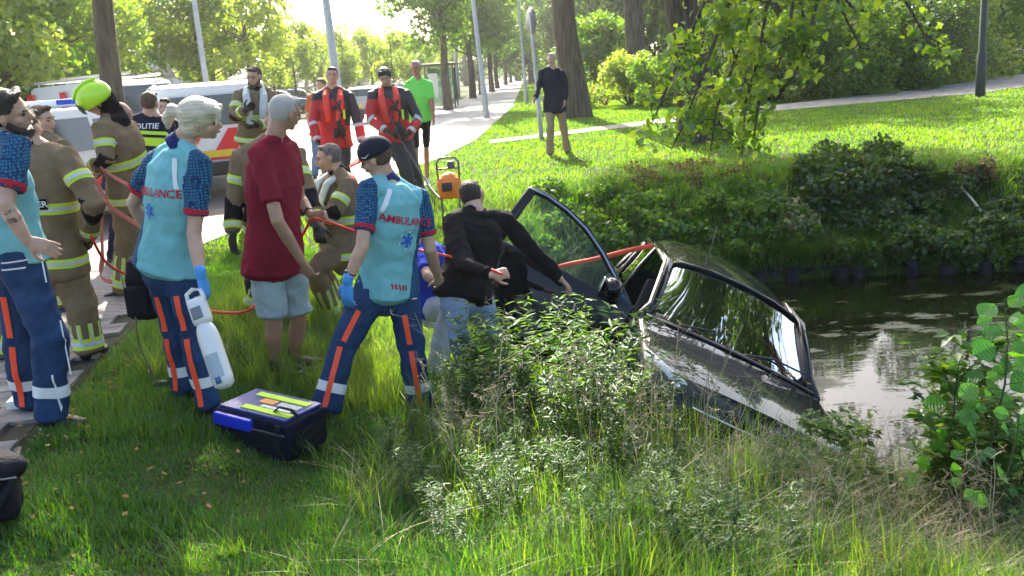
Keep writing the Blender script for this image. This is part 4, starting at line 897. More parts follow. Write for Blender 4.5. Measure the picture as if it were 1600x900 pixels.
# brambles and ivy on the far bank
def bankplants(name, label, pts, n, ls, m, rad, seed, up=.3):
    q = np.random.default_rng(seed); cs = []; rs = []
    for px, py in pts:
        p = GT(px, py); cs.append([p.x, p.y-.05, p.z+.08]); rs.append(rad*q.uniform(.7, 1.3))
    c0 = Vector(cs[0]); root = empty(name, c0, label, 'plant'); bm = bmesh.new()
    for a in cs: tube(bm, [Vector(a)+Vector((q.uniform(-.2, .2), .15, -.15)), Vector(a)+Vector((0, 0, .05)), Vector(a)+Vector((q.uniform(-.3, .3), -.25, q.uniform(-.1, .2)))], [.008, .007, .003], n=4)
    finish(bm, 'vines', BARK, root); Pp, i = clumps(cs, rs, n); B = leafcloud(Pp, ls*rng.uniform(.6, 1.3, n), np.clip(rng.uniform(.0, .8, n)+q.uniform(-.2, .2, len(cs))[i], 0, 1), .8, up); npmesh('foliage', B[0], B[1], m, root, attr=B[2])
rr = random.Random(9)
J_ = lambda x0, x1, y0, y1, n: [(rr.uniform(x0, x1), rr.uniform(y0, y1)) for _ in range(n)]
bankplants('bramble', 'dark glossy bramble tumbling over the top of the far bank', J_(1255, 1390, 245, 330, 22), 5200, .085, LEAFD, .26, 1)
bankplants('bramble', 'leafy bramble strand hanging to the right of the dark hollow', J_(1390, 1450, 270, 400, 14), 2400, .08, LEAFD, .22, 2)
bankplants('nettle_patch', 'lighter nettles above the car roof on the far bank', J_(1010, 1250, 300, 385, 26), 4200, .075, LEAFM, .20, 3)
bankplants('nettle_patch', 'sunlit weeds on the bank seen through the open door window', J_(850, 1010, 300, 400, 22), 3600, .07, LEAFM, .18, 4)
bankplants('bank_weeds', 'low weeds just above the piles at the right', J_(1440, 1600, 330, 410, 18), 2400, .08, LEAFD, .18, 5)
bankplants('bank_weeds', 'pale flowering weeds at the left of the bramble', J_(1225, 1265, 290, 370, 6), 700, .06, leafmat('leaf_pale', (.22, .24, .12), (.42, .42, .24), .4, .05), .14, 6)
bankplants('ground_ivy', 'dark ivy carpeting the hollow under the crest of the far bank', J_(1240, 1600, 275, 380, 46), 6000, .055, LEAFD, .16, 7)
bankplants('ground_ivy', 'low greenery along the foot of the far bank', J_(1080, 1600, 360, 420, 40), 4200, .06, LEAFM, .13, 8)
bankplants('dead_stems', 'brown dead stems and leaves on the eroded crest of the bank', J_(980, 1560, 262, 300, 40), 2600, .05, leafmat('leaf_brown', (.06, .035, .02), (.20, .15, .08), .3, .03), .12, 9)
# bare pale branch stuck in the bank
p0, p1, p2, p3 = GT(1496, 303), GT(1512, 322), GT(1536, 356), GT(1537, 378); b = p1
bm = bmesh.new(); tube(bm, [p0+Vector((0, -.1, .1)), p1+Vector((0, -.15, .08)), p2+Vector((0, -.15, .08)), p3+Vector((0, -.1, .02))], [.012, .016, .014, .008], n=6)
tag(finish(bm, 'bare_branch', mat('bleached_wood', (.5, .46, .38), .8)), 'bleached bare branch sticking out of the shaded far bank', 'branch')

# ------------------------------------------------------------------ weeds on the near bank
def weed_mesh(h, nl, ls, seed, m1, m2, flower=0, lean=.15, asp=.32, br=5):
    q = np.random.default_rng(seed); bm = bmesh.new(); L = []; 
    def stem(p, d, ln, r):
        pts = [Vector(p)]; 
        for k in range(4): d = (d+Vector(q.normal(0, .10, 3))+Vector((0, 0, .05))).normalized(); pts.append(pts[-1]+d*ln/4)
        tube(bm, pts, [r*(1-.2*i) for i in range(5)], n=4, cap=0); return pts
    main = stem((0, 0, -.05), Vector((q.normal(0, lean), q.normal(0, lean), 1)).normalized(), h, .0055); st = [(main, h)]
    for k in range(br):
        t = q.uniform(.25, .8); i = int(t*4); p = main[i].lerp(main[i+1], t*4-i); a = q.uniform(0, 6.28); s = stem(p, Vector((math.cos(a)*.75, math.sin(a)*.75, .8)).normalized(), h*q.uniform(.25, .45), .003); st.append((s, h*.35))
    tot = sum(x[1] for x in st)
    C_, D_ = [], []
    for pts, ln in st:
        for _ in range(int(nl*ln/tot)):
            t = q.uniform(.06, 1)*3.999; i = int(t); p = pts[i].lerp(pts[i+1], t-i); a = q.uniform(0, 6.28); d = Vector((math.cos(a), math.sin(a), q.uniform(-.35, .6))).normalized(); C_.append(p+d*ls*.45); D_.append(d)
    n = len(C_); c = np.array([tuple(v) for v in C_]); d = np.array([tuple(v) for v in D_]); s = np.cross(d, np.array([0, 0, 1.])+q.normal(0, .3, (n, 3))); s /= np.linalg.norm(s, axis=1)[:, None]; nn = np.cross(s, d)
    ll = (ls*q.uniform(.5, 1.1, n))[:, None]*.5; ww = ll*asp
    V_ = np.stack([c-d*ll, c+s*ww+nn*ww*.25-d*ll*.15, c+d*ll-nn*ll*.25, c-s*ww+nn*ww*.25-d*ll*.15], 1).reshape(-1, 3); o = (np.arange(n)*4)[:, None]; F_ = np.concatenate([o+np.array([0, 1, 2]), o+np.array([0, 2, 3])]); A_ = np.repeat(np.clip(q.uniform(0, .9, n), 0, 1), 4)
    if flower:
        fp = []
        for pts, ln in st: fp += [np.array(pts[-1])+q.normal(0, .022, 3)+np.array([0, 0, -q.uniform(0, .12)]) for _ in range(flower)]
        X_ = leafcloud(np.array(fp), np.full(len(fp), .012), np.full(len(fp), 1.0), .8); V_ = np.concatenate([V_, X_[0]]); F_ = np.concatenate([F_, X_[1]+len(A_)]); A_ = np.concatenate([A_, X_[2]])
    me = npmesh('_', V_, F_, attr=A_); me.name = 'leaves'; me.materials.append(m1)
    sm = bpy.data.meshes.new('stem'); bm.to_mesh(sm); bm.free(); sm.materials.append(m2); return sm, me
WEEDS2 = [weed_mesh(1.0, 240, .11, s, LEAFM if s % 2 else LEAFY, STEM, br=6, asp=.5) for s in (21, 22, 23)]
WEEDS = [weed_mesh(1.0, 290, .095, s, LEAFW if s % 3 else LEAFM, STEM, flower=14 if s % 2 else 0, br=7, asp=.20+.06*(s % 3)) for s in range(6)]
def put(kind, loc, sc, rz, name, label, cat, group=None):
    r = empty(name, loc, label, cat, group)
    for me, nm in zip(kind, ('stem', 'leaves')):
        o = bpy.data.objects.new(nm, me); COL.objects.link(o); o.parent = r
    r.scale = (sc,)*3; r.rotation_euler = (random.uniform(-.12, .12), random.uniform(-.12, .12), rz); return r
spots = [(700, 560, 5.0), (722, 520, 5.1), (748, 500, 5.3), (775, 492, 5.2), (800, 462, 5.4), (828, 436, 5.6), (852, 470, 5.3), (880, 462, 5.2), (905, 448, 5.5), (932, 440, 5.6), (958, 478, 5.3), (985, 520, 5.2), (1010, 548, 5.1), (1040, 575, 5.1), (1068, 600, 5.0), (730, 600, 4.7), (780, 560, 4.8), (830, 540, 4.9), (870, 550, 4.7), (920, 540, 4.8), (970, 590, 4.6), (1015, 640, 4.6), (1060, 660, 4.7), (1100, 690, 4.7), (690, 640, 4.6), (640, 640, 4.8), (1275, 604, 5.0), (1300, 612, 4.9), (1335, 645, 4.8), (1370, 700, 4.7), (1250, 660, 4.8), (1440, 522, 4.7), (1462, 560, 4.7), (1490, 600, 4.6), (1440, 640, 4.5), (1530, 560, 4.5), (1560, 600, 4.5), (1590, 560, 4.6), (1480, 690, 4.4), (1590, 660, 4.3), (1540, 680, 4.4), (1500, 500, 4.4), (1535, 520, 4.3), (1575, 500, 4.2), (1595, 600, 4.0), (1460, 600, 4.3), (1510, 560, 4.1), (1560, 640, 4.0), (1330, 730, 4.4), (1410, 760, 4.2), (865, 610, 4.5), (900, 640, 4.3), (810, 620, 4.4), (1180, 715, 4.7), (1225, 700, 4.75)]
spots += [(705, 500, 5.7), (725, 478, 5.9), (752, 470, 5.8), (776, 465, 5.8), (742, 540, 5.2), (690, 520, 5.5), (760, 530, 5.0), (812, 500, 5.0), (845, 510, 5.0), (890, 500, 4.9), (935, 500, 5.0), (990, 555, 4.9), (715, 575, 4.9), (795, 590, 4.6), (1035, 610, 4.8), (950, 640, 4.4), (1000, 690, 4.3), (875, 665, 4.3), (1120, 720, 4.5), (1290, 640, 4.7), (1310, 680, 4.5), (1350, 690, 4.5), (1395, 730, 4.3), (1455, 690, 4.3), (1505, 660, 4.3), (1540, 620, 4.4), (1570, 700, 4.1)]
WG = 'tall weeds on the near bank'
for i, (px, py, yy) in enumerate(spots):
    p = P(px, py, yy); z = tz(p.x, p.y); hh = max(.30, p.z-z)
    hh *= random.uniform(.78, 1.12)
    if z < -1.0: z = -1.05
    put(WEEDS2[i % 3] if px > 1270 and i % 3 else WEEDS[i % 6], (p.x, p.y, z), hh/1.0, i*1.7, 'tall_weed', 'tall green weed with narrow leaves in the thicket before the car' if px < 1200 else 'tall leafy weed at the water edge right of the car', 'weed', WG+(' before the car' if px < 1200 else ' right of the car'))
for i in range(120):
    px = random.uniform(600, 1330); yy = random.uniform(3.3, 4.9); p = P(px, 700, yy); z = tz(p.x, p.y)
    put(WEEDS[i % 6], (p.x, p.y, z-.02), random.uniform(.16, .46), i*2.1, 'low_weed', 'low weed among the long grass of the foreground', 'weed', 'low weeds in the foreground grass')
# dry umbels and bents
def dry_plants(pts, name, label, seed, lenr=(.5, .95)):
    q = np.random.default_rng(seed); parts = []
    bm = bmesh.new()
    for px, py, yy in pts:
        p = P(px, py, yy); z = tz(p.x, p.y); z = max(z, -1.0); h_ = max(.3, p.z-z); c = Vector((p.x, p.y, z)); le = Vector((q.normal(0, .16), q.normal(0, .12), 1)).normalized()
        top = c+le*h_; mid = (c+top)/2+Vector(q.normal(0, .03, 3)); tube(bm, [c, mid, top], [.0028, .0022, .0014], n=4, cap=0)
        for k in range(int(q.integers(5, 11))):
            t = q.uniform(.45, 1); s = mid.lerp(top, (t-.45)/.55); d = Vector((q.normal(0, .6), q.normal(0, .6), q.uniform(.1, .8))).normalized(); e = s+d*q.uniform(.06, .17)
            tube(bm, [s, (s+e)/2+Vector((0, 0, -.005)), e], [.0009]*3, n=3, cap=0)
            for _ in range(5): ee = e+Vector(q.normal(0, .016, 3)); tube(bm, [e, ee], [.0006, .0016], n=3, cap=0)
    return tag(finish(bm, name, DRYM, smooth=False), label, kind='stuff')
DRYM = mat('dry_stalks', (.30, .23, .13), .9, var=.4, vscale=6, col2=(.40, .33, .22))
dp = [(random.uniform(690, 1130), random.uniform(480, 700), random.uniform(4.1, 5.3)) for _ in range(60)]+[(random.choice((random.uniform(1100, 1290), random.uniform(1290, 1600))), random.uniform(700, 790), random.uniform(3.6, 4.8)) for _ in range(46)]+[(960, 560, 4.5), (905, 585, 4.3), (1165, 690, 4.2)]
dry_plants(dp, 'dry_stalks', 'dry brown stalks and seed heads in the long grass', 2)
N = 11000; x = rng.uniform(-.9, 4.8, N); y = rng.uniform(2.3, 5.6, N); k = okg(x, y, .1) & (rng.uniform(0, 1, N) < .15+.85*sst((x-.2)/2)); x, y = x[k], y[k]; n = len(x)
B = blades(x, y, (.18+.30*rng.uniform(0, 1, n)**1.5)*np.clip((y-1.6)/2.4, .3, 1), np.full(n, .0036), rng.uniform(.5, 2.0, n), rng.uniform(.2, 1, n), 5); tag(npmesh('dry_grass', B[0], B[1], DRY, attr=B[2]), 'straw coloured dead grass lying among the green', None, None, 'stuff')
m_ = 420; cx = rng.uniform(-.75, 3.2, m_); cy = rng.uniform(3.7, 5.6, m_); k = okg(cx, cy, .1) & (nz(cx, cy, 2.4, 31) > .35); cx, cy = cx[k], cy[k]; k = (cx < 1.2) | (rng.uniform(0, 1, len(cx)) < .35); cx, cy = cx[k], cy[k]
B = tufts(cx, cy, 16, .38+.42*rng.uniform(0, 1, len(cx))*sst((cy-3.6)/1.2), .07, .05, .95, .0055, 5, (.1, .8)); tag(npmesh('tall_grass', B[0], B[1], GRASS, attr=B[2]), 'tall thin grass standing among the weeds before the car', None, None, 'stuff')
# pale seeding grass by the maroon man and behind the kit bag
m_ = 260; cx = rng.uniform(-2.35, -.7, m_); cy = rng.uniform(5.3, 8.2, m_); k = okg(cx, cy, .5); cx, cy = cx[k], cy[k]
B = tufts(cx, cy, 30, .20+.25*rng.uniform(0, 1, len(cx)), .05, .35, 1.0, .0055, 4, (.2, .9)); tag(npmesh('seeding_grass', B[0], B[1], GRASS, attr=B[2]), 'tall yellowing grass around the legs of the man in maroon', None, None, 'stuff')
# alder sapling with big ribbed leaves at the right
ALD = leafmat('alder_leaf', (.045, .17, .010), (.13, .30, .02), .6, .05, (1.1, 1.35, .25))
def bigleaf(r):
    """round toothed leaf, pleated along its side veins; lies in x (length) y (width)"""
    V_ = []; F_ = []; n = 14; m = 6
    for i in range(n+1):
        t = i/n; w = r*.46*math.sin(math.pi*min(1, t*.97+.03)**1.1)**.75*(1+.04*(i % 2))
        for j in range(-m, m+1):
            s = j/m; V_.append((r*(t-.0), w*s, .05*r*abs(s)*1.6-.10*r*t*t+.011*r*((-1)**i)*(abs(s) > .05)))
    k = 2*m+1
    for i in range(n):
        for j in range(k-1): F_.append((i*k+j, i*k+j+1, (i+1)*k+j+1, (i+1)*k+j))
    return np.array(V_), np.array(F_)
lm = []
for s, vv in ((.13, .12), (.12, .8), (.11, .45)):
    V_, F_ = bigleaf(s); me = npmesh('_', V_, F_, attr=np.full(len(V_), vv), smooth=True); me.name = 'leaf'; me.materials.append(ALD); lm.append(me); me.polygons.foreach_set('use_smooth', np.zeros(len(me.polygons), bool))
def sapling(label, px, py, pxb, yy, n, seed, z1=None, big=()):
    q = np.random.default_rng(seed); base = P(pxb, 700, yy); base.z = max(-1.0, tz(base.x, base.y)); top = P(px, py, yy); root = empty('alder_sapling', base, label, 'sapling')
    pts = [lerp(base, top, t)+Vector((.03*math.sin(t*6+seed), .03*math.cos(t*5), 0)) for t in np.linspace(0, 1, 7)]; bm = bmesh.new(); tube(bm, pts, [.010, .009, .008, .007, .006, .004, .003], n=6)
    LL = []
    for k in range(n):
        t = .18+.82*(k/(n-1)); i = min(5, int(t*6)); p = pts[i].lerp(pts[i+1], min(1, t*6-i)); a = k*2.4+q.uniform(-.4, .4)
        d = Vector((math.cos(a), math.sin(a)*.8, q.uniform(.0, .6))).normalized(); e = p+d*q.uniform(.03, .16*(1.1-t)+.04); tube(bm, [p, e], [.0025, .0018], n=4, cap=0); LL.append((e, d))
    finish(bm, 'stem', STEM, root)
    for k, (e, d) in enumerate(LL):
        o = bpy.data.objects.new('leaf', lm[k % 3]); COL.objects.link(o); o.parent = root
        xa = (d+Vector((0, -.35, q.uniform(-.5, .3)))).normalized(); nrm = Vector((q.normal(0, .4), -.75, .75)).normalized(); ya = nrm.cross(xa).normalized(); za = xa.cross(ya)
        s_ = q.uniform(.35, 1.0); o.matrix_basis = Matrix.Translation(e-base) @ Matrix((xa*s_, ya*s_, za*s_)).transposed().to_4x4()
sapling('alder sapling with big ribbed leaves reaching over the water at the right', 1566, 470, 1552, 4.0, 40, 3)
sapling('second alder sapling half cut by the right picture edge', 1602, 520, 1606, 4.1, 30, 5)
sapling('slender alder shoot left of the bigger saplings', 1500, 560, 1488, 4.2, 22, 13)
sapling('small broad leaved sapling low at the right picture edge', 1585, 640, 1580, 3.8, 16, 8)
# ------------------------------------------------------------------ people
SKIN = mat('skin', (.52, .31, .22), .5, var=.12, vscale=14, bump=.08, bscale=90)
SKIN2 = mat('skin_tanned', (.38, .20, .13), .5, var=.15, vscale=14, bump=.08, bscale=90)
HAIRD = mat('hair_dark', (.022, .015, .011), .55, var=.5, vscale=60, bump=.9, bscale=90)
HAIRB = mat('hair_brown', (.10, .06, .035), .55, var=.5, vscale=60, bump=.9, bscale=90)
HAIRG = mat('hair_grey', (.42, .40, .37), .6, var=.10, vscale=60, bump=.5, bscale=160)
HAIRL = mat('hair_blonde', (.66, .57, .42), .5, var=.22, vscale=30, bump=.6, bscale=60)
for hm in (HAIRL, HAIRG):
    for nd in [x for x in hm.node_tree.nodes if x.type == 'TEX_NOISE']:
        mpn = hm.node_tree.nodes.new('ShaderNodeMapping'); mpn.inputs['Scale'].default_value = (.35, .35, 2.2); mpn.inputs['Rotation'].default_value = (0, R(70), 0); src = nd.inputs['Vector'].links[0].from_socket
        hm.node_tree.links.new(src, mpn.inputs[0]); hm.node_tree.links.new(mpn.outputs[0], nd.inputs['Vector'])
EYE = mat('eye_dark', (.02, .015, .012), .3)
LIP = mat('lips', (.36, .14, .11), .5)
TURQ = mat('turquoise_shirt', (.18, .46, .49), .75, var=.07, vscale=10, bump=.25, bscale=30)
def hexmat():
    m = mat('honeycomb_cloth', (.03, .16, .28), .7); n = m.node_tree.nodes; l = m.node_tree.links
    tc = n.new('ShaderNodeTexCoord'); v = n.new('ShaderNodeTexVoronoi'); v.feature = 'DISTANCE_TO_EDGE'; v.inputs['Scale'].default_value = 62; v.inputs['Randomness'].default_value = .35
    l.new(tc.outputs['Object'], v.inputs['Vector']); c = n.new('ShaderNodeValToRGB'); c.color_ramp.elements[0].position = .10; c.color_ramp.elements[0].color = (.012, .035, .11, 1)
    c.color_ramp.elements[1].position = .22; c.color_ramp.elements[1].color = (.03, .18, .30, 1); l.new(v.outputs['Distance'], c.inputs[0]); l.new(c.outputs[0], n['Principled BSDF'].inputs['Base Color']); return m
HEX = hexmat()
NAVY = mat('navy_cloth', (.020, .052, .125), .8, var=.18, vscale=9, bump=.35, bscale=35)
NAVYC = mat('navy_collar', (.02, .03, .13), .8)
REDC = mat('red_trim', (.50, .02, .04), .7)
ORNG = mat('fluorescent_orange', (.95, .09, .03), .6)
WHT = mat('white_reflective', (.72, .74, .74), .45, var=.06, vscale=20)
SILV = mat('silver_tape', (.55, .57, .55), .35, var=.08, vscale=20)
YEL = mat('fluorescent_yellow', (.55, .80, .04), .6, var=.05, vscale=12)
TAN = mat('tan_turnout_cloth', (.20, .145, .085), .85, var=.15, vscale=8, bump=.4, bscale=30)
BLK = mat('black_cloth', (.008, .008, .010), .8, var=.3, vscale=8, bump=.35, bscale=35)
BLKR = mat('black_rubber', (.012, .012, .013), .45)
MAROON = mat('maroon_cotton', (.20, .010, .028), .85, var=.12, vscale=9, bump=.35, bscale=30)
DENIML = mat('light_denim', (.36, .43, .45), .85, var=.1, vscale=10, bump=.3, bscale=30)
DENIM = mat('blue_denim', (.10, .17, .28), .85, var=.2, vscale=14, bump=.3, bscale=30)
GLOVE = mat('blue_nitrile', (.06, .30, .72), .35, bump=.2, bscale=40)
REDD = mat('red_drysuit', (.52, .014, .02), .6, var=.15, vscale=8, bump=.35, bscale=30)
BLKD = mat('black_drysuit', (.02, .018, .022), .55, var=.3, vscale=8, bump=.35, bscale=30)
LIFE = mat('red_lifejacket', (.80, .05, .03), .5)
GREENS = mat('lime_shirt', (.18, .80, .12), .7, bump=.2, bscale=25)
POLB = mat('police_navy', (.012, .016, .03), .8, bump=.3, bscale=30)
BEIGE = mat('beige_trousers', (.34, .25, .16), .85, bump=.3, bscale=25)
DNAVY = mat('dark_navy_jumper', (.012, .018, .035), .9, bump=.3, bscale=30)
BLUES = mat('royal_blue_cloth', (.02, .05, .42), .8, bump=.3, bscale=30)
LEATHER = mat('black_leather', (.013, .012, .011), .4, bump=.2, bscale=40)
SOLE = mat('grey_sole', (.35, .35, .36), .7)

def bones(J):
    out = {}
    for s in 'LR':
        out['sh'+s], out['el'+s], out['wr'+s] = J['sh'+s], J['el'+s], J['wr'+s]
    return out
def mk_hand(bm, wr, d, palm, k, curl=.5, side=1, scale=1.0):
    """palm + 4 fingers + thumb. d finger direction, palm = palm normal (fingers curl towards it)"""
    d = Vector(d).normalized(); pn = Vector(palm); pn = (pn-d*pn.dot(d)).normalized(); lat = d.cross(pn)*side; s = scale*k
    tube(bm, [wr, wr+d*.035*s, wr+d*.075*s, wr+d*.095*s], [(.026*s, .019*s), (.036*s, .017*s), (.042*s, .015*s), (.039*s, .013*s)], side=lat, n=10)
    for i, (off, ln) in enumerate(((.030, .070), (.010, .080), (-.011, .074), (-.031, .058))):
        p = wr+d*.090*s+lat*off*s; dd = (d+lat*off*2.0).normalized(); pts = [p]; ang = curl*(.35+.10*i)
        for q, f in enumerate((.45, .32, .23)):
            ang += curl*(.75 if q else .25)
            dirv = dd*math.cos(ang)+pn*math.sin(ang); pts.append(pts[-1]+dirv*ln*f*s)
        tube(bm, pts, [.0092*s, .0088*s, .0080*s, .0066*s], side=lat, n=8, cap=.9)
    b = wr+d*.030*s+lat*.026*s; t1 = b+(d*.55+lat*.7+pn*.35).normalized()*.040*s; t2 = t1+(d*.85+lat*.35+pn*.45).normalized()*.032*s; t3 = t2+(d*.9+lat*.05+pn*.55).normalized()*.024*s
    tube(bm, [b, t1, t2, t3], [.014*s, .0115*s, .0098*s, .0075*s], side=pn, n=8, cap=.9)

def mk_head(bm, c, f, up, k, jaw=1.0):
    f = Vector(f).normalized(); up = Vector(up); up = (up-f*up.dot(f)).normalized(); r = f.cross(up)
    q = lambda x, y, z: c+(r*x+f*y+up*z)*k
    A = (r, f, up)
    ell(bm, q(0, -.012, .022), (.076*k, .096*k, .088*k), A, 20)
    ell(bm, q(0, .018, -.030), (.062*k, .072*k, .075*k), A, 18)
    tube(bm, [q(0, -.01, -.05), q(0, .045, -.075), q(0, .068, -.088)], [(.055*k*jaw, .035*k), (.040*k*jaw, .028*k), (.024*k, .018*k)], side=r, n=12)
    tube(bm, [q(0, .078, .016), q(0, .092, -.008), q(0, .108, -.026), q(0, .094, -.034)], [(.010*k, .010*k), (.012*k, .012*k), (.016*k, .012*k), (.013*k, .008*k)], side=r, n=8)  # nose
    tube(bm, [q(-.048, .062, .022), q(-.02, .083, .027), q(.02, .083, .027), q(.048, .062, .022)], [.011*k, .012*k, .012*k, .011*k], side=up, n=8)   # brow ridge
    for s in (-1, 1):
        ell(bm, q(.046*s, .052, -.022), (.022*k, .022*k, .024*k), A, 10)                       # cheek bones
        e = q(.076*s, -.008, -.008)
        tube(bm, [e+up*.028*k-f*.006*k, e+r*.010*s*k, e-up*.030*k+f*.006*k], [(.007*k, .015*k), (.008*k, .017*k), (.006*k, .009*k)], side=r, n=8)  # ears
    tube(bm, [q(-.020, .084, -.056), q(0, .092, -.054), q(.020, .084, -.056)], [.007*k, .009*k, .007*k], side=up, n=8)   # lips
    return r, f, up
def head_parts(root, c, A, k, hair=None, style='short', beard=None, eyes=True):
    r, f, up = A; q = lambda x, y, z: c+(r*x+f*y+up*z)*k
    if eyes:
        for s in (-1, 1):
            bm = bmesh.new(); ell(bm, q(.029*s, .0775, .004), (.014*k, .007*k, .0065*k), A, 10); finish(bm, 'eye', EYE, root)
            if hair is not None:
                bm = bmesh.new(); tube(bm, [q(.012*s, .093, .024), q(.030*s, .090, .030), q(.046*s, .076, .026)], [.0035*k]*3, side=up, n=6); finish(bm, 'eyebrow', hair, root)
        bm = bmesh.new(); tube(bm, [q(-.022, .088, -.056), q(0, .1005, -.055), q(.022, .088, -.056)], [(.004*k, .003*k), (.005*k, .003*k), (.004*k, .003*k)], side=up, n=6); finish(bm, 'mouth', LIP, root)
    if hair is not None and style != 'none':
        bm = bmesh.new()
        if style == 'short':
            ell(bm, q(0, -.024, .034), (.083*k, .096*k, .087*k), A, 18); ell(bm, q(0, -.040, -.004), (.077*k, .074*k, .080*k), A, 16)
            tube(bm, [q(-.045, .045, .095), q(0, .058, .102), q(.045, .045, .095)], [.022*k]*3, side=up, n=8)
            sc = [(.02, .010)]
        elif style == 'crop':
            ell(bm, q(0, -.022, .028), (.080*k, .094*k, .085*k), A, 18); ell(bm, q(0, -.036, .0), (.076*k, .073*k, .070*k), A, 16); tube(bm, [q(-.045, .040, .088), q(0, .054, .094), q(.045, .040, .088)], [.017*k]*3, side=up, n=8); sc = [(.014, .009)]
        elif style == 'bob':
            ell(bm, q(0, -.018, .040), (.094*k, .108*k, .096*k), A, 18); ell(bm, q(0, -.040, -.010), (.090*k, .082*k, .088*k), A, 18)
            ell(bm, q(.0, .040, .078), (.075*k, .060*k, .042*k), A, 14)
            tube(bm, [q(.02, .098, .085), q(.045, .102, .05), q(.066, .088, .01)], [(.022*k, .016*k), (.022*k, .014*k), (.010*k, .008*k)], side=r, n=8)
            tube(bm, [q(-.02, .100, .085), q(-.045, .095, .05), q(-.070, .075, .01)], [(.022*k, .016*k), (.022*k, .014*k), (.010*k, .008*k)], side=r, n=8)
            tube(bm, [q(-.01, -.10, .02), q(-.03, -.155, .03), q(-.04, -.185, -.03), q(-.035, -.18, -.085)], [.034*k, .042*k, .034*k, .014*k], side=r, n=10)
            sc = [(.06, .010), (.012, .006)]
        elif style == 'bun':
            ell(bm, q(0, -.022, .034), (.086*k, .10*k, .090*k), A, 18); ell(bm, q(0, -.040, -.01), (.080*k, .076*k, .08*k), A, 16); ell(bm, q(0, -.12, -.02), (.04*k, .045*k, .05*k), A, 12); sc = [(.02, .012)]
        link('hair', remesh(bm, .009*max(1, k), 1, sc), hair, root)
    if beard is not None:
        bm = bmesh.new(); tube(bm, [q(-.070, .004, -.035), q(-.058, .038, -.070), q(-.030, .068, -.096), q(0, .080, -.098), q(.030, .068, -.096), q(.058, .038, -.070), q(.070, .004, -.035)], [.018*k, .021*k, .022*k, .023*k, .022*k, .021*k, .018*k], side=up, n=8)
        link('beard', remesh(bm, .008, 1, [(.015, .006)]), beard, root)

def torso_pts(J, k, a=0.0, w=1.0, lo=None, top=True):
    hip, nk = J['hip'], J['neck']; shc = (J['shL']+J['shR'])*.5; side = (J['shR']-J['shL'])
    ch = lerp(hip, shc, .68); wa = lerp(hip, shc, .32)
    pts = [hip-(shc-hip)*.10, hip, wa, ch, lerp(hip, shc, .90), lerp(shc, nk, .45)]
    wd = [(.165, .125), (.182, .135), (.172, .130), (.200, .140), (.192, .118), (.098, .082)]
    if not top: pts = pts[:4]; wd = wd[:4]
    return pts, [((x*w*k+a), (y*w*k+a)) for x, y in wd], side

